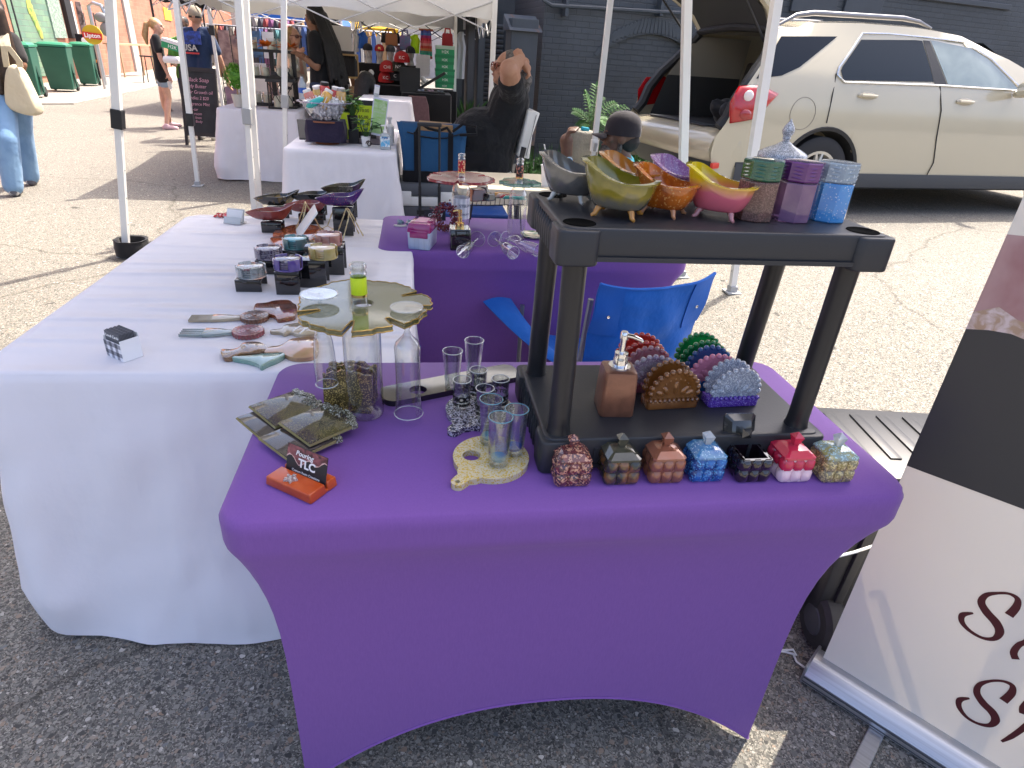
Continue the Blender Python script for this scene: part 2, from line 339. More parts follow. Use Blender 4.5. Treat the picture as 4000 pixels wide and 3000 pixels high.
q = MB(); q.prism([(-.0, 0), (.34, 0), (.02, .2)], p0.x, p1.x, tf=lambda v: Vector((v.z, -v.x, p0.z+v.y))); q.build('box_hood', mat('worn_slate', (.04, .052, .07), .5, col2=(.10, .045, .03), ns=5, nr=(.62, .7)), WB, 0)
for dx in (-.28, -.42, -.58): q = MB(); q.box((p0.x+dx, .05-dx*.3, 2), (.1, .16, 4.4)); q.build('pilaster', SLP if dx != -.42 else DGREY, WB, 0, bevel=.008)
p = onwall('c', 1070, 940, -.2); q = MB(); q.box((p.x, -.2, p.z), (.09, .05, .42), (0, .05, 0)); q.build('bare_post', mat('bare_wood', (.30, .2, .13), .8, col2=(.10, .1, .12), ns=14), WB, 0, bevel=.004)
# metal doors and panels higher on the wall behind the car
for g_, x0, y0, x1, y1 in (('d', 290, 40, 450, 370), ('d', 885, -60, 1110, 92), ('d', 1195, -60, 1370, 92), ('d', 1450, -60, 2120, 60)):
    a, b = onwall(g_, x0, y0), onwall(g_, x1, y1); q = MB(); q.box(((a.x+b.x)/2, -.02, (a.z+b.z)/2), (b.x-a.x, .05, a.z-b.z)); o = q.build('metal_panel', mat('panel_grey', (.045, .054, .068), .45, col2=(.038, .046, .058), ns=2), WB, 0, bevel=.01)
gm = mat('chalk_white', (.6, .62, .65), .7)
q = MB(); a = onwall('d', 305, 60, -.052)
for k in range(16):
    y0 = 60+k*9+U(-6, 6); pts = [onwall('d', 312+U(0, 110), y0+U(-14, 40)*(.3+k/16), -.05) for _ in range(4)]
    sm = []
    for i in range(3):
        for t in (0, .34, .67): m_ = pts[i].lerp(pts[i+1], t); sm.append(m_+Vector((math.sin(t*3.1)*.03, 0, math.sin(t*3.1)*.03)))
    q.tube(sm, .0045, 4)
q.build('graffiti', gm, WB)
# concrete footing at the base of the wall
f0, f1 = onwall('c', 1870, 935, -.15), onwall('c', 2300, 940, -.15)
q = MB(); q.box(((f0.x+f1.x)/2+.8, -.08, f0.z/2-.05), (f1.x-f0.x+1.6, .18, f0.z+.2)); q.build('concrete_footing', mat('grey_footing', (.21, .2, .18), .85, col2=(.13, .125, .12), ns=5), WB, 0, bevel=.015)
q = MB()
for k in range(7):
    x = f0.x+.15+k*.13; q.tube([(x, -.176, f0.z*.95), (x+U(-.05, .09), -.176, f0.z*.8), (x+U(0, .1), -.176, f0.z*.62), (x+U(-.04, .1), -.176, f0.z*.72)], .009, 5)
q.build('scrawl', BLK, WB)
# the dark roll-up door building farther along
a = aty('b', 2085, 150, 11.2); b = aty('b', 2180, 900, 11.2)
WD = thing('metal_shed', 'dark metal shed with a ribbed shutter left of the brick building', 'shed', (a.x, 11.2, 0))
q = MB(); q.box((.5, .9, 1.25), (1.3, 1.6, 2.9)); q.build('wall', SLP, WD, 0)
q = MB(); q.box((.1, .02, 2.05), (.5, .24, .08)); q.build('shutter_hood', DGREY, WD, 0)
q = MB()
for k in range(26): q.tube([(.13, .07, .1+k*.07), (.52, .07, .1+k*.07)], .03, 6)
q.build('shutter', mat('shutter_grey', (.13, .14, .15), .5, .3), WD)
# ---------------------------------------------------------------- orange brick building on the left
wl0, wl1 = Vector((-9.25, 12, 0)), Vector((-11.9, 37, 0)); lya = math.atan2(wl1.y-wl0.y, wl1.x-wl0.x)
LB = thing('brick_building', 'orange brick building with painted mural beyond the green bins', 'building', wl0, lya)
LM = Matrix.Translation(wl0) @ Matrix.Rotation(lya, 4, 'Z'); LI = LM.inverted()
def onl(g, x, y, off=0.):
    d = LI.to_3x3() @ ray(g, x, y); e = LI @ EYE; return e+d*((off-e.y)/d.y)
q = MB(); q.add([(-8, 0, -.1), (48, 0, -.1), (48, 0, 6), (-8, 0, 6)], [(0, 1, 2, 3)]); q.build('wall', TAN, LB, 0)
def lpan(name, x0, y0, x1, y1, m, th=.06, bev=.01, g_='a'):
    a, b = onl(g_, x0, y0), onl(g_, x1, y1); q = MB(); z1, z0 = max(a.z, b.z), min(a.z, b.z)
    q.box(((a.x+b.x)/2, -th/2, (z0+z1)/2), (abs(b.x-a.x), th, z1-z0)); return q.build(name, m, LB, 0, bevel=bev)
lpan('painted_mural', -40, -300, 560, 640, brick('mural_paint', (.16, .26, .16), (.11, .2, .15), (.15, .18, .15), bw=.4, rh=.14), .03)
lpan('dark_doorway', 20, -200, 235, 560, mat('doorway_black', (.02, .02, .022), .4), .05)
lpan('glass_block_window', 330, -200, 565, 330, mat('glass_block', (.42, .5, .42), .15, col2=(.16, .24, .2), ns=16, bump=(30, .5, .02)), .07)
q = MB()
for k in range(5): p = onl('a', 250+k*25, 40+k*60, -.04); q.ball(p, (.14, .012, .26-.02*k), 8, rot=(0, .5-.2*k, 0))
q.build('mural_leaf', mat('mural_yellow', (.5, .45, .08), .6, col2=(.08, .22, .06), ns=9), LB)
lpan('steel_door', 1015, -150, 1215, 625, mat('door_grey', (.42, .41, .38), .5), .08)
for x0, x1 in ((715, 742), (805, 828)): lpan('window_gap', x0, 110, x1, 240, mat('gap_dark', (.05, .04, .04), .6), .02, 0)
lpan('yellow_notice', 1405, 62, 1480, 180, mat('notice_yellow', (.75, .62, .06), .6), .04)
lpan('conduit_post', 585, 12, 640, 320, mat('post_grey', (.5, .5, .5), .5), .12)
lpan('vine_poster', 645, 10, 720, 320, mat('vine_dark', (.05, .05, .05), .8, col2=(.4, .37, .35), ns=7), .14)
lpan('black_post', 562, -20, 592, 330, BLK, .12)
# far end of the alley: a pale sky gap is closed by a distant row of fronts
q = MB(); q.box((14, 62, 3), (60, 4, 7)); o = q.build('far_building', brick('far_brick', (.42, .30, .24), (.36, .25, .2), (.4, .33, .28), bw=.5, rh=.2), smooth=0); tag(o, 'distant brown brick block closing the far end of the alley', 'building')
# ================================================================ canopies
CANV = cloth('canopy_white', (.82, .82, .80), .22, bump=(9, .15, .02)); CANB = cloth('canopy_black', (.03, .032, .04), .05, bump=(9, .15, .02))
CANU = cloth('canopy_blue', (.05, .22, .7), .4); POLE = mat('pole_white', (.74, .74, .72), .4); POLEB = mat('pole_black', (.02, .02, .022), .4); TRUSS = mat('truss_grey', (.5, .5, .5), .45)
REDP = mat('red_plastic', (.62, .05, .03), .4); GREYP = mat('grey_plastic', (.36, .37, .38), .45)
ZE = 2.3
def lean_top(foot, dispx, dispy=0):       # where the leg crosses the upper edge of the photograph, kept on its own depth
    p = aty('z', dispx, dispy, foot[1]); f3 = Vector((foot[0], foot[1], gz(foot[0], foot[1]))); d = (p-f3)
    return f3+d*((ZE-f3.z)/d.z)
def leg(parent, foot, top, m=POLE, slider=None, lever=None, th=.05):
    f = Vector((foot[0], foot[1], gz(foot[0], foot[1]))); t = Vector(top); d = (t-f).normalized(); L = (t-f).length
    zq = d.to_track_quat('Z', 'Y').to_matrix().to_4x4(); M = Matrix.Translation(f) @ zq; zs = slider or .95
    q = MB(); q.box((0, 0, (zs+L)/2), (th, th, L-zs)); q.box((0, 0, zs/2), (th*.8, th*.8, zs))
    for k in range(3): q.lathe([(.004, 0), (.004, .002)], 8, (0, -th*.4-.0015, zs*(.25+.2*k)), (True, True), 1, rot=(R(90), 0, 0))
    q.tf(M); o = q.build('leg', [m, BLK], parent, 0, bevel=.006)
    q = MB(); q.box((0, 0, .006), (.1, .1, .012)); q.box((0, 0, .03), (.055, .055, .04)); q.tf(Matrix.Translation(f)); q.build('foot', m if m is POLEB else GREYP, o, 0, bevel=.003)
    if slider:
        q = MB(); q.box((0, 0, zs), (th*1.35, th*1.35, .12)); q.tf(M); q.build('slider', lever[0], o, 0, bevel=.006)
        q = MB(); q.box((th*.9, 0, zs-.01), (.022, .03, .09), (0, .35, 0)); q.tf(M); q.build('lever', lever[1], o, 0, bevel=.006)
    return o
def canopy(name, label, corners, m, legs, val=.22, peak=.85, ze=ZE, truss=True, group='pop-up canopies over the stalls', tm=None):
    c = sum((Vector(p) for p in corners), Vector())/4; T = thing(name, label, 'canopy', (0, 0, 0), group=group)
    q = MB(); n = 14; per = []
    for k in range(4):
        a, b = Vector(corners[k]), Vector(corners[(k+1) % 4])
        for i in range(n): p = a.lerp(b, i/n); s = math.sin(math.pi*i/n); per.append(p+(c-p).normalized()*.05*s)
    rings = []
    for t, z in ((0, ze-val), (0, ze), (.33, ze+peak*.36), (.7, ze+peak*.75), (.98, ze+peak)):
        rings.append([Vector((p.x+(c.x-p.x)*t, p.y+(c.y-p.y)*t, z+(.015*math.sin(i*2.1) if t == 0 and z < ze else 0)-(.05*math.sin(math.pi*(i % n)/n)*(1-t) if 0 < t < .9 else 0))) for i, p in enumerate(per)])
    q.loft(rings, True, (False, True)); q.build('roof', m, T, 40, solid=.003)
    if truss:
        q = MB()
        for k in range(4):
            a, b = Vector(corners[k]), Vector(corners[(k+1) % 4]); a.z = b.z = ze
            for i in range(4):
                p, r_ = a.lerp(b, i/4), a.lerp(b, (i+1)/4); z0, z1 = -.08, -.36
                q.tube([p+Vector((0, 0, z0)), r_+Vector((0, 0, z1))], .007, 5); q.tube([p+Vector((0, 0, z1)), r_+Vector((0, 0, z0))], .007, 5)
            cc = Vector((c.x, c.y, ze+peak-.25)); q.tube([a+Vector((0, 0, -.1)), (a+cc)/2+Vector((0, 0, .16)), cc], .007, 5)
        q.build('truss', tm or TRUSS, T)
    for kw in legs: leg(T, **kw)
    return T
def top_at(x, y, z=ZE): return (x, y, z)
GB = (GREYP, DGREY); KR = (BLK, REDP); WW = (WHITE, GREYP)
fA = (-1.0, 4.3); tA = lean_top((-1.0, 4.3), 515); fA = tuple(at('z', 549, 447, .0))[:2]
p515 = gnd('z', 552, 490); fA = (p515.x, p515.y); tA = lean_top(fA, 515)
f1678 = gnd('z', 1580, 632); t1678 = lean_top(f1678, 1678)
f1484 = gnd('z', 1470, 598); t1484 = lean_top(f1484, 1484)
f238 = gnd('z', 274, 553); t238 = lean_top(f238, 238)
f613 = gnd('z', 617, 418); t613 = lean_top(f613, 613)
f380 = gnd('z', 428, 402); t380 = lean_top(f380, 380)
f1318 = aty('z', 1266, 470, 6.6); t1318 = aty('z', 1318, 6, 6.6); t1318.z = ZE-.06
A_FL, A_FR = (-1.2, 1.02), (1.44, 1.02)
canopy('pop_up_canopy', 'white canopy over the near purple and white tables, only its back legs in view', [(-.72, 3.63, 0), (2.06, 3.95, 0), (A_FR[0], A_FR[1], 0), (A_FL[0], A_FL[1], 0)], CANV,
       [dict(foot=fA, top=tA, slider=.88, lever=GB), dict(foot=f1678[:2], top=t1678, slider=.62, lever=WW), dict(foot=(A_FR[0]+.25, A_FR[1]), top=(A_FR[0], A_FR[1], ZE)), dict(foot=A_FL, top=(*A_FL, ZE))], truss=False)
canopy('pop_up_canopy', 'white canopy over the seated woman and man with the cap', [(-.5, 4.4, 0), (t1484.x, t1484.y, 0), (t1318.x, t1318.y, 0), (-.55, 7.0, 0)], CANV,
       [dict(foot=(fA[0]+.02, fA[1]+.12), top=(tA.x+.02, tA.y+.12, ZE)), dict(foot=f1484[:2], top=t1484, slider=.68, lever=KR), dict(foot=f1318[:2], top=t1318, slider=.62, lever=WW), dict(foot=f613[:2], top=t613, slider=.9, lever=GB)], truss=False)
e1065 = aty('z', 1068, 30, 7.1); e1065.z = 0; e490 = gnd('a', 2010, 620); e490 = Vector((-2.75, 10.0, 0)); e985 = aty('b', 1945, 500, 9.2); e985.z = 0
EZ = 1.98
Ecor = [(f380.x, f380.y, 0), (e1065.x, 7.1, 0), (e985.x+.35, 10.2, 0), (-2.6, 10.3, 0)]
def leg_simple(xy, top=None, **k): return dict(foot=xy, top=top or (*xy, EZ), **k)
canopy('pop_up_canopy', 'white canopy with its pale valance across the upper photo, over the drinks stall', Ecor, CANV,
       [dict(foot=f380[:2], top=t380, slider=.66, lever=(BLK, BLK)), leg_simple((e1065.x, 7.1)), leg_simple((e985.x, 9.3), slider=.80, lever=(REDP, REDP), th=.04), leg_simple((-2.72, 10.1), slider=1.5, lever=(BLK, BLK), th=.045)], ze=EZ, val=.24)
canopy('pop_up_canopy', 'white canopy at far left, one leg with red lever in view', [(t238.x, t238.y, 0), (-4.9, 4.9, 0), (-5.2, 1.9, 0), (-2.4, 1.9, 0)], CANV,
       [dict(foot=f238[:2], top=t238, slider=.92, lever=KR)]+[dict(foot=p, top=(*p, ZE)) for p in ((-4.9, 4.9), (-5.2, 1.9), (-2.4, 1.9))])
d0 = gnd('a', 1105, 745); d1 = aty('a', 1960, 90, 15.)
canopy('pop_up_canopy', 'black canopy on thin black legs over the chalkboard customers', [(-5.1, 15.0, 0), (-2.5, 14.2, 0), (-2.2, 17.2, 0), (-5.0, 18., 0)], CANB,
       [dict(foot=p, top=(*p, 2.25), m=POLEB, th=.035) for p in ((-5.1, 15.0), (-2.5, 14.2), (-2.2, 17.2), (-5.0, 18.))], ze=2.25, val=.25)
canopy('pop_up_canopy', 'white canopy over the cap and bag stall at the back', [(-.9, 10.6, 0), (1.0, 10.6, 0), (1.3, 13.6, 0), (-1.0, 13.6, 0)], CANV,
       [dict(foot=(aty('b', 2085, 500, 10.4).x, 10.4), top=(aty('b', 2075, 190, 10.4).x, 10.4, 1.9), m=TRUSS, slider=1.45, lever=(REDP, REDP), th=.04)]+[leg_simple(p, (*p, 1.9)) for p in ((-.9, 10.7), (1.3, 13.6), (-1.0, 13.6))], ze=1.9, val=.12, peak=.7, tm=POLEB)
canopy('pop_up_canopy', 'bright blue canopy far down the alley', [(-5.2, 22, 0), (-2.2, 22, 0), (-2.2, 25, 0), (-5.2, 25, 0)], CANU, [leg_simple(p, (*p, 2.15)) for p in ((-5.2, 22), (-2.2, 22), (-2.2, 25), (-5.2, 25))], ze=2.15, truss=False)
canopy('pop_up_canopy', 'yellow canopy far down the alley beyond the blue one', [(-3.6, 27, 0), (-.6, 27, 0), (-.6, 30, 0), (-3.6, 30, 0)], cloth('canopy_yellow', (.75, .5, .05), .4), [leg_simple(p, (*p, 2.1)) for p in ((-3.6, 27), (-.6, 27), (-.6, 30), (-3.6, 30))], ze=2.1, truss=False)
# sand bag on the foot of the left leg
bp = gnd('z', 291, 553)
q = MB(); n = 20; rs = []
for r_, z in ((.085, 0), (.11, .02), (.115, .09), (.105, .15), (.11, .165), (.09, .16), (.085, .10), (.0, .09)):
    rs.append([Vector((r_*1.0*math.cos(2*math.pi*i/n)*(1+.06*math.sin(i*2.7+z*20)), r_*math.sin(2*math.pi*i/n)*(1+.06*math.cos(i*1.9)), z*.75)) for i in range(n)])
q.loft(rs, True, (True, False)); o = q.build('weight_bag', cloth('black_bag', (.02, .02, .022)), loc=bp); tag(o, 'black weight bag slumped around the foot of the left canopy leg', 'weight bag')
# ================================================================ cloth covered tables
def spandex(name, label, x0, x1, y0, y1, m, il=.075, ir=.135, hump=.21):
    cx, cy = (x0+x1)/2, (y0+y1)/2; hx, hy = (x1-x0)/2, (y1-y0)/2; T = thing(name, label, 'tablecloth', (cx, cy, 0))
    base = rrect(hx, hy, .055, 8); per = []
    for i, p in enumerate(base):         # more points along the straight runs
        a, b = p, base[(i+1) % len(base)]; k = max(1, int((b-a).length/.03)); per += [a.lerp(b, j/k) for j in range(k)]
    N_ = len(per); rings = []
    band = .068
    tl = [0, .006, .016, .03, .05, band-.008, band+.004, band+.02, .10, .125, .155, .19, .23, .28, .34, .41, .49, .57, .65, .72, .75]
    flx0, flx1 = -hx+il, hx-ir; fy = hy-.03
    for dz in tl:
        ring = []
        for p in per:
            u = (p.x-flx0)/(flx1-flx0); u = max(0, min(1, u)); v = (p.y+fy)/(2*fy); v = max(0, min(1, v))
            # hem height: high between the feet
            on_long = abs(abs(p.y)-hy) < .03
            s = u if on_long else v
            zb = .004+(hump*(1-abs(2*s-1)**2.3) if 0 < s < 1 else 0)
            f = dz/TZ; z = TZ-dz
            span = TZ-band-zb
            w = 0 if dz <= band else min(1, (dz-band)/span)
            zz = z if dz <= band else TZ-band-span*min(1, (dz-band)/(TZ-band-.0))
            wi = 1-(1-w)**6.5; r0 = .0
            if dz < .016: r0 = .012*(1-dz/.016)**2
            # foot target: nearest point on the rectangle of feet
            tx = max(flx0, min(flx1, p.x)); ty = max(-fy, min(fy, p.y))
            if not on_long: tx = flx0 if p.x < 0 else flx1
            bulge = .012*math.exp(-((dz-band+.03)/.03)**2) if dz < band+.05 else 0
            nrm = Vector((p.x/hx, p.y/hy, 0)); nrm = Vector((nrm.x if abs(nrm.x) > .9 else 0, nrm.y if abs(nrm.y) > .9 else 0, 0))
            q_ = Vector((p.x+(tx-p.x)*wi, p.y+(ty-p.y)*wi, zz))-nrm*r0
            ring.append(q_+nrm*0)
        rings.append(ring)
    q = MB(); inner = [Vector((p.x*.97-0, p.y*.95, TZ+.0005)) for p in per]
    rings[0] = [Vector((p.x*.985, p.y*.97, TZ)) for p in per]
    q.loft(rings, True, (True, False)); q.build('cover', m, T, 60, subd=0)
    q = MB(); q.tube([p*1.0+Vector((0, 0, .002)) for p in rings[-1]], .0035, 5, closed=True); q.build('hem', m, T)
    return T
PURP = cloth('purple_spandex', (.185, .08, .315), .02, bump=(900, .06, .001), rough=.62)
def weave(m, s=1500):
    n = m.node_tree.nodes; L = m.node_tree.links; tc = n.new('ShaderNodeTexCoord'); w_ = n.new('ShaderNodeTexNoise'); w_.inputs['Scale'].default_value = 90; w_.inputs['Detail'].default_value = 6; w_.inputs['Roughness'].default_value = .8
    mp = n.new('ShaderNodeMapping'); mp.inputs['Scale'].default_value = (4, 4, .6); L.new(tc.outputs['Object'], mp.inputs[0]); L.new(mp.outputs[0], w_.inputs['Vector'])
    r = n.new('ShaderNodeValToRGB'); r.color_ramp.elements[0].position = .3; r.color_ramp.elements[1].position = .7
    c = n['Principled BSDF'].inputs['Base Color'].default_value; r.color_ramp.elements[0].color = (c[0]*.9, c[1]*.9, c[2]*.91, 1); r.color_ramp.elements[1].color = (c[0]*1.08, c[1]*1.1, c[2]*1.06, 1)
    L.new(w_.outputs['Fac'], r.inputs[0]); L.new(r.outputs[0], n['Principled BSDF'].inputs['Base Color'])
weave(PURP); PURP.node_tree.nodes['Principled BSDF'].inputs['Sheen Weight'].default_value = .15
spandex('stretch_tablecloth', 'tight purple stretch tablecloth on the near table with the black shelf', -.322, .905, .79, 1.365, PURP)
spandex('stretch_tablecloth', 'tight purple stretch tablecloth on the far table with the pink box', -.155, 1.09, 2.31, 2.885, PURP, .07, .1)
WCL = cloth('white_tablecloth', (.82, .80, .84), .12, bump=(14, .25, .012), rough=.85)
def creases(m):      # fold lines left by storage and handling
    n = m.node_tree.nodes; L = m.node_tree.links; b = n['Principled BSDF']; tc = n.new('ShaderNodeTexCoord'); last = b.inputs['Normal'].links[0].from_socket
    for sc, st, ds in (((1.6, 13, 1.6), .8, .05), ((10, 2, 1.3), .5, .03), ((5, 3, 4), .55, .035), ((14, 3, 5), .3, .012)):
        mp = n.new('ShaderNodeMapping'); mp.inputs['Scale'].default_value = sc; mp.inputs['Rotation'].default_value = (0, 0, .25); L.new(tc.outputs['Object'], mp.inputs[0])
        t = n.new('ShaderNodeTexNoise'); t.noise_type = 'RIDGED_MULTIFRACTAL'; t.inputs['Scale'].default_value = 1; t.inputs['Detail'].default_value = 3; t.inputs['Roughness'].default_value = .4; L.new(mp.outputs[0], t.inputs['Vector'])
        bp = n.new('ShaderNodeBump'); bp.inputs['Strength'].default_value = st; bp.inputs['Distance'].default_value = ds; L.new(t.outputs['Fac'], bp.inputs['Height']); L.new(last, bp.inputs['Normal']); last = bp.outputs[0]
    L.new(last, b.inputs['Normal'])
creases(WCL)
def drape(name, label, x0, x1, y0, y1, z=TZ-.003, flare=.03, hem=.012, folds=.012, seed=1, m=WCL, cr=.05, bulge=0):
    cx, cy = (x0+x1)/2, (y0+y1)/2; hx, hy = (x1-x0)/2, (y1-y0)/2; rnd = random.Random(seed)
    base = rrect(hx, hy, cr, 8); per = []
    for i, p in enumerate(base):
        a, b = p, base[(i+1) % len(base)]; k = max(1, int((b-a).length/.02)); per += [a.lerp(b, j/k) for j in range(k)]
    rings = []; K = 34
    def nz_(v): return noise.noise(v)
    for t in (.0, .4, .8): rings.append(None)
    rings = [[Vector((p.x*s, p.y*s, z+.0012*nz_(Vector((p.x*9, p.y*3+seed, 1))))) for p in per] for s in (.2, .5, .8, .95, .99)]
    for k in range(K+1):
        t = k/K; ring = []
        for i, p in enumerate(per):
            cdist = min(abs(abs(p.x)-hx)+abs(abs(p.y)-hy), .5)
            nrm = Vector((max(0, abs(p.x)-hx+cr)*(1 if p.x > 0 else -1), max(0, abs(p.y)-hy+cr)*(1 if p.y > 0 else -1), 0))
            nrm = nrm.normalized() if nrm.length > 1e-6 else Vector()
            corner = math.exp(-(cdist/.12)**2)
            o = flare*t*(1+1.6*corner)+(bulge*t*t*(1-(p.x/hx)**2) if p.y < -hy+.02 else 0) + .010*math.sin(math.pi*min(1, t*12))*.3
            fz = nz_(Vector((p.x*5.5, p.y*5.5, seed+t*.8)))*folds*2*t**.6 + nz_(Vector((p.x*17+t*6, p.y*17, seed+t*2.5)))*folds*.45*min(1, t*3)
            fz += abs(nz_(Vector((p.x*3+t*4.2, p.y*3-t*3, seed+9))))*folds*.9*min(1, t*4)
            zz = z-.004-(z-.004-hem)*t
            if t == 1: zz = hem+.006*math.sin(i*.11)
            q_ = Vector((p.x, p.y, zz))+nrm*(o+fz)
            q_ -= nrm*(.045*corner*max(0, t-.82)/.18)
            ring.append(q_)
        rings.append(ring)
    q = MB(); q.loft(rings, True, (True, False)); o = q.build(name, m, smooth=70, loc=(cx, cy, 0)); return tag(o, label, 'tablecloth')
drape('tablecloth', 'long white tablecloth hanging to the asphalt beside the near purple table', -.955, -.02, 1.315, 2.81, seed=3, flare=.035, folds=.013, cr=.07, bulge=.075)
drape('tablecloth', 'white tablecloth on the drinks table under the ice bowl', -.945, -.155, 4.86, 6.4, seed=8, folds=.014, flare=.05)
drape('tablecloth', 'white tablecloth on the candle table with a bright strip of sun', -2.14, -1.28, 7.66, 9.1, seed=12, folds=.012, flare=.06)
a = aty('b', 1380, 860, 6.9); b = aty('b', 1520, 870, 6.9)
drape('tablecloth', 'creased white tablecloth on the small table behind the menu stand', a.x-.3, b.x+.05, 6.75, 7.5, z=a.z, seed=17, folds=.03)
# ================================================================ near purple table: the black shelf and what stands on it
SH = thing('plastic_shelf', 'black plastic two tier shelf on the near purple table, bathtub dishes on top', 'shelf', (.478, 1.02, TZ))
def deck(x0, x1, y0, y1, z0, z1, holes):
    cx, cy, hx, hy = (x0+x1)/2-.478, (y0+y1)/2-1.02, (x1-x0)/2, (y1-y0)/2
    q = MB(); rim = rrect(hx, hy, .022, 5)
    q.prism([(p.x+cx, p.y+cy) for p in rrect(hx-.006, hy-.006, .018, 5)], z0-TZ+.012, z1-TZ)
    o = q.build('deck', BLACKP, SH, 40, bevel=.004, seg=3)
    for sx in (-1, 1):      # square corner posts stand proud of the faces
        for sy in (-1, 1): q = MB(); q.prism([(p.x+cx+sx*(hx-.030), p.y+cy+sy*(hy-.030)) for p in rrect(.033, .033, .014, 5)], z0-TZ, z1-TZ-.0025); q.build('corner_block', BLACKP, o, 40, bevel=.004, seg=3)
    q = MB(); n = 9       # ribs along the short ends
    for sx in (-1, 1):
        for i in range(n):
            y = cy-hy+.07+(2*hy-.14)*i/(n-1); q.lathe([(.004, z0-TZ+.003), (.0055, z0-TZ+.02), (.0055, z1-TZ-.022), (.001, z1-TZ-.010)], 8, (cx+sx*(hx-.005), y, 0), (True, True))
    for sy in (-1, 1): q.box((cx, cy+sy*(hy-.006), z0-TZ+.011), (2*hx-.12, .008, .007))
    for i in range(0 if holes else 4): q.box((cx-hx+.10+(.035 if i % 2 else 0)+(2*hx-.28 if i > 1 else 0), cy-hy+.0055, (z0+z1)/2-TZ), (.006, .004, .028))
    q.build('rib', BLACKP, o, 50)
    if holes:
        for sx in (-1, 1):
            for sy in (-1, 1): q = MB(); q.lathe([(.0, z1-TZ+.0006), (.0225, z1-TZ+.0006), (.0235, z1-TZ+.0012), (.0245, z1-TZ+.0012), (.0255, z1-TZ+.0002)], 28, (cx+sx*(hx-.036), cy+sy*(hy-.036), 0)); q.build('socket', mat('socket_shade', (.003, .003, .003), .9, spec=.05), o, 50)  # flat black disc stands in for the shade inside an open socket
    return o
deck(.214, .757, .893, 1.205, .752, .82, False); deck(.204, .745, .872, 1.150, 1.143, 1.2, True)
for x, y, x2, y2 in ((.249, .929, .240, .908), (.720, .934, .707, .912), (.248, 1.162, .242, 1.112), (.722, 1.166, .708, 1.116)):
    q = MB(); a = Vector((x-.478, y-1.02, .82-TZ)); b = Vector((x2-.478, y2-1.02, 1.145-TZ))
    q.tube([a, a+(b-a)*.01, a+(b-a)*.06, b], [.0225, .021, .0195, .0195], 24); q.build('leg', mat('leg_black', (.022, .022, .024), .33, brush=(90, 90, 1)), SH, 60)
# ---- faceted trinket boxes
def gem_box(name, label, x, y, mb, ml, mk=None, rz=0, opened=False, low=None):
    T = thing(name, label, 'trinket box', (x, y, TZ), rz, group='faceted resin trinket boxes in the front row'); w_ = .0315; h = .050
    q = MB(); q.prism([(p.x, p.y) for p in rrect(w_-.003, w_-.003, .006, 2)], .001, .006)
    t = .006
    for s in (-1, 1):
        q.box((s*(w_-.003-t/2), 0, .027), (t, 2*w_-.006, .044)); q.box((0, s*(w_-.003-t/2), .027), (2*w_-.006-2*t, t, .044))
    q2 = q
    def gem(cx, cz, hw, hz, face):
        rings = []
        for d, s in ((-.002, 1), (.0012, 1), (.0052, .55)): rings.append([(d, a*s) for a in (1,)])
        outl = [(-1, -.6), (-.6, -1), (.6, -1), (1, -.6), (1, .6), (.6, 1), (-.6, 1), (-1, .6)]; R3 = []
        for d, s in ((-.003, 1), (.0010, 1), (.0045, .62), (.0062, .12)):
            ring = []
            for u, v in outl:
                X, Z = cx+u*hw*s, cz+v*hz*s; Dd = w_-.003+d
                p = {0: (X, -Dd, Z), 1: (Dd, X, Z), 2: (-X, Dd, Z), 3: (-Dd, -X, Z)}[face]; ring.append(Vector(p))
            R3.append(ring)
        q2.loft(R3)
    for f in range(4):
        for i in range(3):
            gem((i-1)*.0205, .0145, .0098, .0125, f)
        if not low:
            for i in range(3): gem((i-1)*.0205, .0375, .0098, .0115, f)
    b = q.build('box_body', mb, T, 25)
    if low:
        q2 = MB()
        for f in range(4):
            for i in range(3): gem((i-1)*.0205, .0375, .0098, .0115, f)
        q2.build('upper_band', low, b, 25)
    l = MB(); LW = w_-.0005
    l.loft([[Vector((sx*LW*s, sy*LW*s, z)) for sx, sy in ((-1, -.85), (-.85, -1), (.85, -1), (1, -.85), (1, .85), (.85, 1), (-.85, 1), (-1, .85))] for z, s in ((0, 1), (.004, 1.0), (.013, .62), (.0155, .22), (.016, .05))])
    k = MB(); k.loft([[Vector((r_*math.cos(R(45+90*i))*1.25, r_*math.sin(R(45+90*i))*1.25, z)) for i in range(4)] for z, r_ in ((.014, .0055), (.018, .0058), (.033, .0105), (.0415, .001))])
    if opened: mtx = Matrix.Translation((-.010, .034, .0695)) @ Matrix.Rotation(R(72), 4, 'X') @ Matrix.Translation((0, .004, -.008))
    else: mtx = Matrix.Translation((0, 0, .050))
    l.tf(mtx); k.tf(mtx); lo = l.build('lid', ml, T, 25); k.build('knob', mk or ml, lo, 25); return T
def resin(name, c, c2=None, gl=None, tr=.25, rough=.1, sss=0): return mat(name, c, rough, coat=.6, trans=tr, col2=c2, ns=45, glit=gl, spec=.6, sss=sss)
rg = mat('rose_glitter', (.26, .05, .045), .12, coat=.8, trans=.35, col2=(.10, .045, .06), ns=60, glit=(330, (.75, .38, .24), .30))
bk = mat('smoky_bronze', (.03, .028, .02), .15, coat=.7, col2=(.20, .085, .025), ns=38, nr=(.45, .62)); bkl = mat('smoky_olive', (.035, .036, .022), .15, coat=.8, col2=(.075, .07, .045), ns=30)
cp = mat('copper_resin', (.30, .105, .055), .2, coat=.5, metal=.35, col2=(.30, .13, .08), ns=40); blg = mat('blue_glitter', (.01, .19, .62), .1, coat=.8, trans=.35, col2=(.015, .06, .25), ns=50, glit=(420, (.12, .45, .85), .22))
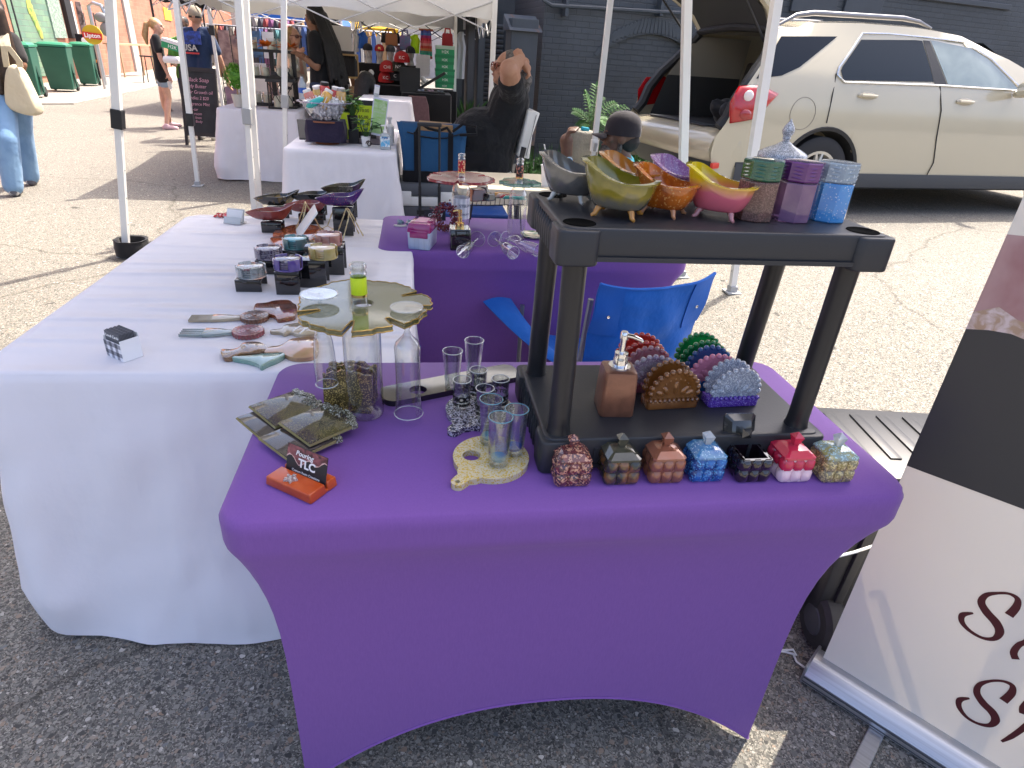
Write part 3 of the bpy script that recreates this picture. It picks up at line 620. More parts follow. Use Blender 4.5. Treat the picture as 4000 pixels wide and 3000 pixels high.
bll = mat('pale_blue_glitter', (.16, .40, .62), .1, coat=.9, trans=.3, col2=(.04, .22, .55), ns=55, glit=(500, (.4, .7, .9), .1)); dkr = mat('black_cherry', (.012, .006, .010), .08, coat=1); redr = mat('cherry_red', (.55, .02, .06), .15, coat=.7, sss=.2)
pnw = mat('milky_pink', (.80, .58, .62), .25, coat=.4, sss=.3); gog = mat('gold_glitter', (.42, .32, .10), .12, coat=.8, trans=.3, col2=(.30, .26, .16), ns=60, glit=(420, (.85, .68, .30), .34)); holo = mat('holographic_glitter', (.25, .40, .45), .12, coat=.8, trans=.25, col2=(.45, .42, .15), ns=50, glit=(420, (.5, .75, .8), .3))
clear = mat('clear_resin', (.75, .78, .78), .08, coat=.8, trans=.6, glit=(400, (.7, .75, .8), .12))
for nm, lb, px, ml_ in (('trinket_box', 'rose gold glitter trinket box at the left end of the front row', 495, (rg, rg, None)), ('trinket_box', 'smoky olive and bronze trinket box between the rose glitter and copper ones', 780, (bk, bkl, None)),
                       ('trinket_box', 'plain copper brown trinket box between the smoky one and the blue one', 1042, (cp, cp, None)), ('trinket_box', 'blue glitter trinket box with a pale icy lid', 1285, (blg, bll, clear))):
    p = at('j', px, 1036, TZ); gem_box(nm, lb, p.x, .882, ml_[0], ml_[1], ml_[2])
p = at('j', 1540, 1030, TZ); gem_box('trinket_box', 'black cherry trinket box with its lid off and leaning behind', p.x+.002, .876, dkr, mat('smoked_lid', (.022, .024, .026), .06, coat=1), opened=True)
p = at('j', 1778, 1018, TZ); gem_box('trinket_box', 'cherry red trinket box with a milky pink lower half', p.x, .872, pnw, redr, low=redr)
p = at('j', 2028, 1024, TZ); gem_box('trinket_box', 'gold glitter trinket box at the right end of the front row', p.x, .866, gog, holo, clear)
# ---- bathtub soap dishes
def tub(label, x, y, ms, rz, s=1., flip=1):
    T = thing('soap_dish', label, 'soap dish', (x, y, 1.2), rz, group='slipper bathtub soap dishes on the shelf top'); N_ = 40; L, Wd = .050*s, .040*s
    def rimz(a): c = (1-math.cos(a))/2; return (.050+.024*(1-sstep((math.cos(a)+.95)/1.2))+.002*max(0, math.cos(a))**3)*s
    def ring(t, off, a0=0):
        out = []
        for i in range(N_):
            a = 2*math.pi*i/N_; f = .66+.34*math.sin(t*math.pi/2)**.7; zb = .0125*s
            hi = rimz(a); z = zb+(hi-zb)*t; lean = -.005*s*max(0, -math.cos(a))*t**2; cx_, sx_ = math.cos(a), math.sin(a)
            out.append(Vector((math.copysign(abs(cx_)**.8, cx_)*(L*f-off)+lean, math.copysign(abs(sx_)**.75, sx_)*(Wd*f-off), z)))
        return out
    q = MB(); outer = [ring(t, 0) for t in (0, .04, .12, .25, .4, .55, .7, .85, 1)]
    outer[0] = [Vector((p.x*.8, p.y*.8, p.z)) for p in outer[0]]
    lip = [[Vector((p.x+.0045*s*math.cos(2*math.pi*i/N_), p.y+.0045*s*math.sin(2*math.pi*i/N_), p.z+dz)) for i, p in enumerate(outer[-1])] for dz in (-.001, .0018)]
    inner = [ring(t, .0035*s) for t in (1, .9, .7, .5, .3, .12, .06)]; inner = [[p+Vector((0, 0, .003*(k > 3))) for p in r_] for k, r_ in enumerate(inner)]
    inner[0] = [p+Vector((0, 0, .002)) for p in inner[0]]
    q.loft(outer+lip+inner, True, (True, True)); b = q.build('basin', ms[0], T, 60)
    for sx in (-1, 1):
        for sy in (-1, 1):
            q = MB(); q.tube([(sx*L*.42, sy*Wd*.42, .016*s), (sx*L*.50, sy*Wd*.55, .010*s), (sx*L*.54, sy*Wd*.62, .004*s), (sx*L*.62, sy*Wd*.72, .0022*s)], [.0055*s, .0042*s, .0036*s, .0022*s], 8); q.build('claw_foot', ms[1], T, 60)
    return T
def tubmat(name, c_hi, c_mid, c_lo, z0, z1, ns=40, tr=0., rough=.1, gl=None):     # poured layers: colour changes with height, streaked by noise
    m = mat(name, c_hi, rough, coat=.9, trans=tr, spec=.6); n = m.node_tree.nodes; L = m.node_tree.links; tc = n.new('ShaderNodeTexCoord'); sp = n.new('ShaderNodeSeparateXYZ'); L.new(tc.outputs['Object'], sp.inputs[0])
    t = n.new('ShaderNodeTexNoise'); t.inputs['Scale'].default_value = ns; t.inputs['Detail'].default_value = 5; L.new(tc.outputs['Object'], t.inputs['Vector'])
    mr = n.new('ShaderNodeMapRange'); mr.inputs[1].default_value = z0; mr.inputs[2].default_value = z1; L.new(sp.outputs[2], mr.inputs[0])
    ad = n.new('ShaderNodeMath'); ad.operation = 'MULTIPLY_ADD'; ad.inputs[1].default_value = .9; L.new(t.outputs['Fac'], ad.inputs[0])
    s2 = n.new('ShaderNodeMath'); s2.operation = 'SUBTRACT'; s2.inputs[1].default_value = .45; L.new(mr.outputs[0], s2.inputs[0]); L.new(s2.outputs[0], ad.inputs[2])
    r = n.new('ShaderNodeValToRGB'); e = r.color_ramp.elements; e[0].color = (*c_lo, 1); e[1].color = (*c_hi, 1); e[0].position = .15; e[1].position = .85; k = e.new(.5); k.color = (*c_mid, 1)
    L.new(ad.outputs[0], r.inputs[0]); L.new(r.outputs[0], n['Principled BSDF'].inputs['Base Color']); return m
tub('smoky grey bathtub soap dish with milky feet, at the left corner of the shelf', .262, 1.072, (tubmat('grey_pour', (.13, .125, .11), (.18, .17, .15), (.10, .10, .10), .02, .08, tr=.15), mat('milky_foot', (.5, .5, .45), .2, coat=.5)), R(-30), 1.0)
tub('large olive green bathtub soap dish with amber feet, nearest the shelf edge', .314, .962, (tubmat('olive_pour', (.17, .15, .010), (.28, .22, .03), (.14, .13, .10), .02, .062, tr=.05), mat('amber_foot', (.55, .24, .04), .2, coat=.6)), R(-30), 1.1)
tub('amber brown bathtub soap dish standing behind the olive one', .369, 1.075, (tubmat('amber_pour', (.45, .17, .02), (.50, .25, .04), (.10, .07, .04), .02, .06), mat('amber_foot', (.55, .24, .04), .2)), R(-34), 1.05)
tub('copper orange glitter bathtub soap dish between the olive and yellow ones', .398, .985, (mat('orange_pour', (.60, .16, .012), .1, coat=.8, col2=(.34, .075, .008), ns=35, glit=(420, (.62, .28, .07), .08)), mat('peach_foot', (.58, .26, .12), .2, coat=.5)), R(-40), .98)
tub('pale violet glitter bathtub soap dish at the back of the shelf', .463, 1.088, (mat('violet_pour', (.42, .20, .42), .12, coat=.8, trans=.25, glit=(500, (.6, .4, .6), .2)), mat('violet_foot', (.5, .3, .5), .2)), R(-50), 1.0)
tub('yellow rimmed bathtub soap dish fading to pink below', .487, .975, (tubmat('sunrise_pour', (.68, .54, .008), (.64, .30, .06), (.60, .13, .18), .035, .066, 14), mat('pink_foot', (.55, .24, .24), .2, coat=.5)), R(-34), 1.05)
# ---- octagonal jars
def oct_jar(label, x, y, mb, ml, rz):
    T = thing('resin_jar', label, 'jar', (x, y, 1.2), rz, group='eight sided lidded jars on the shelf'); r_ = .0325; q = MB(); ph = R(22.5)
    q.lathe([(r_-.002, 0), (r_, .002), (r_, .0605), (r_-.002, .0625)], 8, caps=(True, True), ph=ph); q.build('jar_body', mb, T, 20)
    q = MB(); q.lathe([(r_-.001, .064), (r_+.0005, .066), (r_+.0005, .092), (r_-.001, .094), (r_-.012, .0945)], 8, caps=(True, True), ph=ph)
    l = q.build('lid', ml, T, 20)
    q = MB()
    for k in range(4): q.tube([(Vector((math.cos(2*math.pi*i/24), math.sin(2*math.pi*i/24), 0))*(r_-.0025)+Vector((0, 0, .070+k*.0055+.0009*math.sin(i)))) for i in range(24)], .0018, 5, closed=True)
    q.build('screw_thread', ml, l, 60); return T
oct_jar('brown glitter octagonal jar with a clear green lid', .549, .972, mat('brown_shimmer', (.13, .055, .045), .15, coat=.6, col2=(.10, .06, .045), ns=22, glit=(600, (.22, .11, .09), .3)), mat('green_clear', (.03, .17, .09), .08, coat=.8, trans=.45), R(10))
oct_jar('purple octagonal jar between the brown one and the blue one', .618, .974, mat('plum_clear', (.22, .10, .24), .08, coat=.8, trans=.35, col2=(.32, .17, .30), ns=25), mat('plum_lid', (.13, .02, .17), .12, coat=.7, trans=.15), R(4))
oct_jar('sky blue octagonal jar with a clear glitter lid', .689, .984, mat('sky_blue_resin', (.06, .30, .72), .12, coat=.7, trans=.15, col2=(.10, .40, .80), ns=24, glit=(600, (.5, .7, .9), .05)), mat('clear_glitter_lid', (.42, .52, .60), .12, coat=.7, trans=.4, glit=(420, (.75, .85, .9), .15)), R(6))
# ---- apothecary jar behind them
T = thing('apothecary_jar', 'round clear jar with a silver glitter domed lid and pointed finial', 'jar', (.643, 1.085, 1.2)); T.scale = (.9, .9, .92)
SG = mat('silver_glitter', (.28, .29, .30), .25, coat=.5, glit=(700, (.62, .63, .65), .3))
q = MB(); q.lathe([(.036, 0), (.040, .003), (.0415, .02), (.043, .05), (.042, .082)], 32, caps=(True, False)); q.build('jar_body', mat('cut_clear', (.55, .52, .48), .08, coat=.9, trans=.5, bump=(160, .8, .004), col2=(.3, .28, .26), ns=80), T)
q = MB(); q.lathe([(.0455, .082), (.0465, .084), (.0465, .0985), (.044, .1015), (.032, .108), (.018, .114), (.008, .121)], 36, caps=(True, True)); l = q.build('lid', SG, T, 50)
q = MB(); q.lathe([(.008, .119), (.0062, .124), (.0085, .127), (.0068, .1295), (.0105, .135), (.0118, .141), (.0095, .147), (.004, .155), (.001, .161)], 20, caps=(True, True)); q.build('finial', SG, l, 70)
# ---- lower tier: soap dispenser and fan shaped napkin holders
T = thing('soap_dispenser', 'copper coloured square soap dispenser with a chrome pump', 'dispenser', (.373, 1.003, .82), R(-4))
q = MB()
for z, s in ((0, .030), (.003, .0325), (.06, .0318), (.088, .0305), (.094, .028)): pass
q.loft([[Vector((p.x, p.y, z)) for p in rrect(s, s, .007, 4)] for z, s in ((0, .0315), (.003, .033), (.05, .032), (.084, .0305), (.090, .029), (.0925, .024))]); q.build('bottle', mat('copper_shimmer', (.30, .13, .075), .3, coat=.3, metal=.3, col2=(.20, .085, .05), ns=26, bump=(120, .12, .003)), T, 40)
q = MB(); q.lathe([(.021, .0925), (.021, .096), (.0135, .0965), (.0135, .110), (.0125, .112), (.0125, .121), (.0055, .122), (.0055, .148), (.0075, .149), (.0075, .161), (.006, .163)], 20, caps=(True, True)); pm = q.build('pump', CHROME, T, 40)
q = MB(); q.tube([(0, 0, .156), (.014, -.003, .155), (.03, -.007, .150), (.034, -.008, .147)], [.005, .0045, .0035, .003], 10); q.build('spout', CHROME, pm)
def napkin(label, x, y, mb, mf, rz=0, msub=None, mbf=None):
    T = thing('napkin_holder', label, 'napkin holder', (x, y, .82), rz, group='scallop edged napkin holders on the lower shelf'); rad = .0475
    q = MB(); q.prism([(p.x, p.y) for p in rrect(.054, .020, .006, 3)], 0, .018); b = q.build('base', msub or mb, T, 40, bevel=.002)
    q = MB()
    for i in range(11): q.ball((-.049+.0098*i, -.0185, .0195), .0048, 8)
    q.build('bead_row', msub or mb, b)
    for k, (yy, h, m) in enumerate(((.014, 1.06, mb), (-.013, 1.0, mf))):
        q = MB(); pts = [(-rad, .012), (rad, .012)]+[(rad*math.cos(R(a)), .033+rad*h*math.sin(R(a))) for a in range(0, 181, 12)]
        q.prism(pts, yy-.003, yy+.003, tf=lambda v: Vector((v.x, v.z+(v.y-.02)*(.10 if yy > 0 else -.06), v.y)))
        if k:       # raised lotus petals on the front plate
            for a, l, cx in ((0, .034, 0), (38, .026, .012), (-38, .026, -.012), (66, .022, .022), (-66, .022, -.022)):
                q.ball((cx+math.sin(R(a))*l*.45, yy-.0045, .030+math.cos(R(a))*l*.5), (.006, .003, l*.45), 8, rot=(0, R(a), 0))
            for a in range(20, 170, 20): q.ball((.030*math.cos(R(a)), yy-.0045, .036+.030*h*math.sin(R(a))), .0028, 6)
        pl = q.build('fan_plate', m, T, 40)
        q = MB(); nb = 13
        for i in range(nb):
            a = R(180*i/(nb-1)); z = .033+rad*h*math.sin(a); q.ball(((rad+.002)*math.cos(a), yy+(z-.02)*(.10 if yy > 0 else -.06), z), .0062, 10)
        q.build('bead_edge', mbf if (mbf and k) else m, pl)
    return T
def cres(name, c, gl=None, tr=.35, c2=None): return mat(name, c, .08, coat=.9, trans=tr, glit=gl, col2=c2, ns=35, spec=.6)
napkin('clear red napkin holder at the back left of the lower shelf', .474, 1.152, cres('red_clear', (.62, .045, .03)), cres('red_clear', (.6, .04, .03)), R(-3))
napkin('clear napkin holder tinted wine red and purple, behind the bronze one', .470, 1.083, cres('wine_clear', (.42, .08, .12), c2=(.5, .3, .33)), cres('lilac_clear', (.36, .20, .36), (520, (.6, .55, .62), .25), c2=(.5, .48, .5)), R(-3))
napkin('bronze brown napkin holder with raised petals, at the front left', .492, 1.018, mat('bronze_resin', (.26, .095, .02), .12, coat=.9, trans=.1, col2=(.16, .055, .012), ns=30), mat('bronze_front', (.30, .12, .03), .15, coat=.9, metal=.3, col2=(.19, .07, .015), ns=40), R(4))
napkin('clear green napkin holder over gold flakes, at the back right', .612, 1.156, cres('emerald_clear', (.01, .30, .07)), cres('emerald_clear', (.01, .30, .07)), R(-3), msub=mat('gold_black_glitter', (.10, .09, .05), .15, coat=.6, glit=(420, (.6, .5, .2), .3)))
napkin('deep blue napkin holder with pink beads along its front plate', .606, 1.087, mat('deep_blue', (.012, .07, .22), .2, coat=.6), mat('pink_pearl', (.62, .22, .33), .25, coat=.5), R(-3), msub=mat('blue_gloss', (.01, .11, .34), .12, coat=.8))
napkin('silver glitter napkin holder on a purple base, at the front right', .622, 1.022, mat('silver_shimmer', (.30, .33, .40), .15, coat=.6, glit=(750, (.62, .66, .72), .3)), mat('silver_shimmer', (.30, .33, .40), .15), R(3), msub=mat('violet_glitter', (.10, .035, .36), .15, coat=.7, glit=(650, (.35, .25, .7), .15)))
# ================================================================ near purple table, left half
def text_cyl(body, size, m, parent, r_, z, a0=-math.pi/2, name='lettering', b=.0003):
    o = text(body, size, m, parent, (0, 0, 0), name=name, ext=.0002, bold=b)
    for v in o.data.vertices:
        a = a0+v.co.x/r_; v.co = Vector(((r_+.0006)*math.cos(a), (r_+.0006)*math.sin(a), z+v.co.y))
    return o
GL = glass('clear_glass', (.93, .95, .95), .42); GLB = glass('aqua_rim_glass', (.92, .96, .97), .42); GLN = glass('neck_glass', (.9, .93, .9), .45)
def outline(g, pts, z): return [at(g, x, y, z) for x, y in pts]
def slab(name, label, cat, g, pts, m, th=.011, z=TZ-.003, group=None, smoothn=2, deco=None, bev=.002):
    P = outline(g, pts, z+th)
    for _ in range(smoothn):        # rounded outline
        Q = []
        for i, p in enumerate(P): b = P[(i+1) % len(P)]; Q += [p.lerp(b, .25), p.lerp(b, .75)]
        P = Q
    c = sum(P, Vector())/len(P); c.z = z; q = MB(); q.prism([(p.x-c.x, p.y-c.y) for p in P], 0, th)
    T = thing(name, label, cat, c, group=group); o = q.build('plate', m, T, 40, bevel=bev); return T, c
# ---- wine butler: bottle, agate shaped plate threaded on its neck, two stem glasses hung from the slots
bx, by = -.108, 1.120
def bottle(label, x, y, r_, h, zs, mband, group='bottles with glass holders on their necks', gm=None, rz=0, z=TZ):
    T = thing('wine_bottle', label, 'bottle', (x, y, z), rz, group=group); gm = gm or GL
    q = MB(); q.lathe([(.0, .018), (r_*.35, .016), (r_*.62, .006), (r_*.85, .0008), (r_*.96, .002), (r_, .008), (r_, zs-.055), (r_*.96, zs-.04), (r_*.7, zs-.022), (.016, zs-.002), (.0142, zs+.02), (.0138, h-.022), (.0155, h-.020), (.0155, h-.017), (.0138, h-.016), (.0138, h-.010), (.0158, h-.008), (.0158, h-.004), (.0142, h), (.011, h-.001), (.011, h-.02)], 32)
    b = q.build('glass_body', gm, T, 60)
    q = MB(); q.lathe([(.0146, zs+.020), (.0148, zs+.021), (.0148, h-.026), (.0144, h-.025)], 28); q.build('neck_wrap', mband, b, 60)
    q = MB(); q.lathe([(.0151, zs+.018), (.0151, zs+.023)], 28); q.build('foil_ring', GOLD, b, 60)
    return T
BT = bottle('tall clear wine bottle with a lime green neck wrap on the near purple table', bx, by, .0365, .316, .236, mat('lime_wrap', (.55, .72, .015), .35, bump=(300, .3, .002)))
def butler(label, x, y, z, rad, m, seed, slots, th=.009, wob=.05, e=(1, 1)):
    T = thing('bottle_topper', label, 'glass holder', (x, y, z), 0, group='agate shaped glass holders on bottle necks'); rnd = random.Random(seed)
    pts = []; N_ = 180; ph = [rnd.uniform(0, 6.28) for _ in range(4)]
    for i in range(N_):
        a = 2*math.pi*i/N_; r_ = rad*(1+wob*.5*math.sin(3*a+ph[0])+wob*.35*math.sin(7*a+ph[1])+.012*math.sin(23*a+ph[2])+.010*math.sin(41*a+ph[3]))
        ins = False
        for s in slots:
            d = (a-R(s)+math.pi) % (2*math.pi)-math.pi; w_ = .0075/rad
            if abs(d) < w_*1.0:
                k = math.sqrt(max(0, 1-(d/w_)**2)); r_ = min(r_, rad*.70-.004*k)
        pts.append((r_*math.cos(a)*e[0], r_*math.sin(a)*e[1]))
    n = len(pts); hole = [(.0195*math.cos(2*math.pi*i/n), .0195*math.sin(2*math.pi*i/n)) for i in range(n)]
    q = MB(); q.loft([[Vector((*p, 0)) for p in hole], [Vector((*p, th)) for p in hole], [Vector((*p, th)) for p in pts], [Vector((*p, 0)) for p in pts], [Vector((*p, 0)) for p in hole]], True, (False, False))
    q.build('plate', m[0], T, 30)
    q = MB()
    for k in (0, th): q.tube([Vector((*p, k)) for p in pts], .0012, 5, closed=True)
    q.build('gilt_edge', m[1], T); return T
olive = mat('olive_smoke_resin', (.17, .17, .055), .08, coat=.35, trans=.55, col2=(.36, .36, .24), ns=9, nr=(.42, .72)); gilt = mat('gilt_rim', (.40, .27, .08), .3, .7)
butler('olive green scallop edged resin plate on the lime necked bottle', bx+.006, by+.002, TZ+.230, .121, (olive, gilt), 4, (28, 352, 205, 262, 305, 158), wob=.07, e=(1, 1.1))
def stemglass(name, label, x, y, ztop, prof, n=36, flutes=0, group='stem glasses hung upside down from the olive plate', loc_rot=None):
    T = thing(name, label, 'wine glass', (x, y, ztop), 0, group=group)
    if loc_rot: T.rotation_euler = loc_rot
    q = MB(); rs = []
    for r_, z in prof:
        rs.append([Vector(((r_*(1-(.05*abs(math.sin(a*flutes/2)) if flutes and r_ < .03 and z < -.05 else 0)))*math.cos(a), (r_*(1-(.05*abs(math.sin(a*flutes/2)) if flutes and z < -.05 else 0)))*math.sin(a), z)) for a in [2*math.pi*i/n for i in range(n)]])
    q.loft(rs, True, (False, False)); b = q.build('bowl', GL, T, 60)
    q = MB(); r_, z = prof[-1]; q.tube([Vector((r_*math.cos(2*math.pi*i/n), r_*math.sin(2*math.pi*i/n), z)) for i in range(n)], .0009, 6, closed=True)
    q.build('rim', mat('rim_clear', (.8, .83, .83), .05, coat=1, trans=.5), T); q = MB(); q.tube([Vector((prof[1][0]*math.cos(2*math.pi*i/n), prof[1][0]*math.sin(2*math.pi*i/n), prof[1][1])) for i in range(n)], .0009, 6, closed=True)
    q.build('foot_rim', mat('rim_clear', (.8, .83, .83), .05, coat=1, trans=.5), T); return T
z0 = TZ+.256
stemglass('flute_glass', 'ribbed champagne flute hanging left of the lime necked bottle', -.181, 1.124, z0, [(.002, 0), (.0335, .0), (.034, -.002), (.006, -.006), (.003, -.014), (.003, -.045), (.006, -.058), (.0125, -.072), (.0175, -.092), (.0205, -.12), (.0218, -.15), (.0215, -.188)], flutes=28)
stemglass('crystal_glass', 'cut crystal goblet hanging right of the lime necked bottle', -.021, 1.085, TZ+.246, [(.002, 0), (.030, 0), (.0305, -.002), (.006, -.005), (.004, -.014), (.0075, -.022), (.0045, -.030), (.008, -.037), (.0045, -.046), (.010, -.058), (.022, -.070), (.0255, -.080), (.0245, -.105), (.0238, -.16), (.0255, -.205), (.0285, -.226)], n=16)
q = None
# ---- geode coasters
GEO = mat('geode_resin', (.15, .125, .035), .08, coat=.4, trans=.45, col2=(.02, .012, .035), ns=14, nr=(.42, .58), glit=(900, (.40, .36, .14), .10)); GEOB = mat('geode_plum', (.07, .055, .06), .08, coat=.5, trans=.35, col2=(.13, .11, .085), ns=9); GEOE = mat('geode_edge', (.09, .085, .05), .2, coat=.7, glit=(600, (.5, .5, .4), .3))
GEOR = mat('geode_rim', (.36, .31, .12), .1, coat=1, trans=.3)
def coaster(label, p, ang, z, m, s=.102, th=.0075, tilt=(0, 0)):
    T = thing('geode_coaster', label, 'coaster', (p[0], p[1], z), 0, group='square geode coasters fanned on the purple table', rot=(tilt[0], tilt[1], ang)); rnd = random.Random(int(p[0]*1e4)); h = s/2
    top = [(-h+s*i/14, h+rnd.uniform(-.004, .004)+.010*math.sin(math.pi*i/14)) for i in range(14, -1, -1)]
    q = MB(); q.prism([(-h, -h), (h, -h)]+top, 0, th); q.build('tile', [m], T, 25, bevel=.0008)
    q = MB(); q.tube([(h, h-.004, th*.5), (h, -h, th*.5), (-h, -h, th*.5), (-h, h-.004, th*.5)], .0036, 4); q.build('clear_edge', GEOR, T, 40)
    q = MB()
    for i, (x, y) in enumerate(top): q.box((x, y-.003, th*.55), (.009, .012, th*1.2), (0, 0, rnd.uniform(-.5, .5)))
    for i in range(26): q.box((rnd.uniform(-h*.9, h*.9), h-.006-abs(rnd.gauss(0, .006)), th), (.004, .004, .0022), (rnd.random(), rnd.random(), rnd.random()))
    q.build('crystal_edge', GEOE, T, 0); return T
A1 = R(-51)+R(90)
coaster('plum tinted geode coaster under the farther olive one', (-.281, 1.092), R(39)-R(90), TZ+.001, GEOB)
coaster('plum tinted geode coaster nearest the card holder', (-.219, 1.006), R(42)-R(90), TZ+.0105, GEOB, tilt=(0, 0))
coaster('olive geode coaster on top at the far left of the fan', (-.263, 1.122), R(39)-R(90), TZ+.0095, GEO)
coaster('olive geode coaster on top, right in front of the bottle', (-.190, 1.043), R(41)-R(90), TZ+.0195, GEO)
T = thing('coaster_stand', 'gold flecked brown coaster rack standing behind the lime necked bottle', 'coaster stand', (-.140, 1.165, TZ), R(-8))
GB_ = mat('gold_brown_glitter', (.11, .075, .02), .15, coat=.8, col2=(.06, .04, .012), ns=20, glit=(650, (.55, .38, .10), .2))
for k, yy in enumerate((-.028, 0, .018)):
    q = MB(); rnd = random.Random(k); pts = [(-.05, 0), (.05, 0)]+[(.05-.1*i/16, .074+.010*math.sin(math.pi*i/16)+rnd.uniform(-.004, .004)) for i in range(17)]
    q.prism(pts, yy-.0035, yy+.0035, tf=lambda v: Vector((v.x, v.z+v.y*.12, v.y))); q.build('upright_plate', GB_, T, 20, bevel=.0008)
q = MB(); q.box((0, -.006, .005), (.1, .075, .009)); q.build('base', GB_, T, 30, bevel=.002)
# ---- business card holder
ORG = mat('orange_resin', (.50, .085, .012), .3, coat=.3, col2=(.40, .055, .008), ns=30, sss=.1)
T = thing('card_holder', 'orange resin block card holder with a star on it', 'card holder', (-.198, .884, TZ), R(-36))
q = MB(); q.box((0, -.013, .010), (.102, .037, .018), taper=.95); q.box((0, .0205, .010), (.102, .022, .018), taper=.95); q.box((0, .006, .004), (.1, .02, .006)); q.build('block', ORG, T, 30, bevel=.0025, seg=3)
q = MB(); st = [((.0125 if i % 2 == 0 else .0062)*math.sin(2*math.pi*i/10), (.0125 if i % 2 == 0 else .0062)*math.cos(2*math.pi*i/10)) for i in range(10)]
q.prism(st, 0, .004, tf=lambda v: Vector((v.x-.006, v.y-.016, v.z+.019)))
for i in range(5): a = 2*math.pi*i/5; q.ball((-.006+.0075*math.sin(a), -.016+.0075*math.cos(a), .0235), .003, 8)
q.ball((-.006, -.016, .024), .0035, 8); q.build('star', mat('star_glitter', (.42, .30, .30), .1, coat=.8, trans=.2, glit=(700, (.7, .65, .6), .35)), T, 40)
CT = thing('business_card', 'burgundy and black business card standing in the orange holder', 'card', (-.198+.006*math.sin(R(36)), .884+.006*math.cos(R(36)), TZ+.006), R(-36))
# card local: x along, leaning back; built upright then tilted
CM = Matrix.Rotation(R(-14), 4, 'X')
q = MB(); q.box((.002, 0, .030), (.089, .0008, .054)); q.tf(CM); q.build('card_stock', mat('card_black', (.018, .019, .023), .45), CT, 0)
marb = mat('burgundy_marble', (.30, .09, .10), .4, col2=(.05, .015, .02), ns=70, nd=2); edge = mat('gold_vein', (.55, .36, .28), .4, col2=(.7, .45, .45), ns=200)
def cardpts(pts, off): return [CM @ Vector((x, off, z)) for x, z in pts]
wave = [(-.0415+.089*i/16-.001, .032+.006*math.sin(i*.9)-.010*i/16*math.sin(i*.35)) for i in range(17)]
q = MB(); q.add(cardpts([(-.0415, .0565)]+wave+[(.0455, .0565)], -.0007), [tuple(range(19))]); q.build('marble_band', marb, CT, 0)
q = MB(); up_ = [(x, z+.0022+.0012*math.sin(i*2.3)) for i, (x, z) in enumerate(wave)]; q.add(cardpts(wave+up_[::-1], -.0010), [(i, i+1, 32-i, 33-i) for i in range(16)]); q.build('vein', edge, CT, 0)
WT = mat('white_ink', (.85, .85, .85), .6)
tl = []
for body, s, x, z, b, sh in (('Pouring', .0125, -.003, .045, .0002, .25), ('TLC', .021, .004, .0285, .0007, 0), ('Custom Resin Creations', .0062, .003, .0125, .0001, 0)):
    t = text(body, s, WT, CT, CM @ Vector((x, -.0016, z)), (R(90-14), 0, 0), ext=.0001, bold=b, shear=sh); tl.append(t)
join_text(tl)
# ---- shot glass paddles
def holed(pts, holes, th, m, T):        # flat board with real round holes
    bm = bmesh.new(); 
    for loop in [pts]+[[(x+r_*math.cos(2*math.pi*i/24), y+r_*math.sin(2*math.pi*i/24)) for i in range(24)] for x, y, r_ in holes]:
        vs = [bm.verts.new((x, y, 0)) for x, y in loop]
        for i in range(len(vs)): bm.edges.new((vs[i], vs[(i+1) % len(vs)]))
    bmesh.ops.triangle_fill(bm, edges=bm.edges[:], use_beauty=True, use_dissolve=False)
    g = bmesh.ops.extrude_face_region(bm, geom=bm.faces[:]); bmesh.ops.translate(bm, verts=[v for v in g['geom'] if isinstance(v, bmesh.types.BMVert)], vec=(0, 0, th)); bmesh.ops.recalc_face_normals(bm, faces=bm.faces)
    me = bpy.data.meshes.new('board'); bm.to_mesh(me); bm.free(); me.materials.append(m); o = bpy.data.objects.new('board', me); C.objects.link(o); o.parent = T; me.shade_smooth(); me.set_sharp_from_angle(angle=R(40)); return o
def paddle(name, label, cx, cy, r_, hang, hl, m, z=TZ, th=.012, holes=(), hw=.013):
    T = thing(name, label, 'shot board', (cx, cy, z), 0, group='paddle boards holding shot glasses'); ca, sa = math.cos(hang), math.sin(hang); pts = []
    da = math.asin(min(.9, hw*1.9/r_))
    for i in range(57): a = da+(2*math.pi-2*da)*i/56; pts.append((r_*math.cos(a), r_*math.sin(a)))
    for t, w_ in ((.25, 1.25), (.5, 1.0), (.75, 1.0), (.92, .95)): pts.append((r_*math.cos(da)+hl*t, -hw*w_*(1.3 if t < .3 else 1)))
    for i in range(9): a = -math.pi/2+math.pi*i/8; pts.append((r_*math.cos(da)+hl+hw*.9*math.cos(a)*.9, hw*.92*math.sin(a)))
    for t, w_ in ((.92, .95), (.75, 1.0), (.5, 1.0), (.25, 1.25)): pts.append((r_*math.cos(da)+hl*t, hw*w_*(1.3 if t < .3 else 1)))
    rot = lambda p: (p[0]*ca-p[1]*sa, p[0]*sa+p[1]*ca); pts = [rot(p) for p in pts]
    holed(pts, [rot((r_*math.cos(da)+hl*.98, 0))+(.0045,)]+[tuple(h) for h in holes], th, m, T); return T
GBD = mat('gold_flake_board', (.56, .48, .29), .15, coat=.6, col2=(.60, .53, .36), ns=25, glit=(420, (.55, .38, .06), .34)); SBD = mat('silver_flake_board', (.035, .028, .05), .12, coat=.9, glit=(420, (.45, .43, .48), .42)); BBD = mat('black_gloss_board', (.008, .008, .009), .05, coat=1)
paddle('shot_board', 'gold glitter paddle board holding three tall blue footed shooters', .130, .938, .070, math.atan2(-.074, -.066), .034, GBD, holes=((-.036, .004, .0165),))
paddle('shot_board', 'silver glitter paddle board holding four printed shot glasses', .126, 1.112, .072, math.atan2(-.088, -.068), .032, SBD, z=TZ+.0005)
PB = thing('shot_board', 'long glossy black board with a round hole, running under the shelf', 'shot board', (.075, 1.232, TZ), math.atan2(.116, .30), group='paddle boards holding shot glasses')
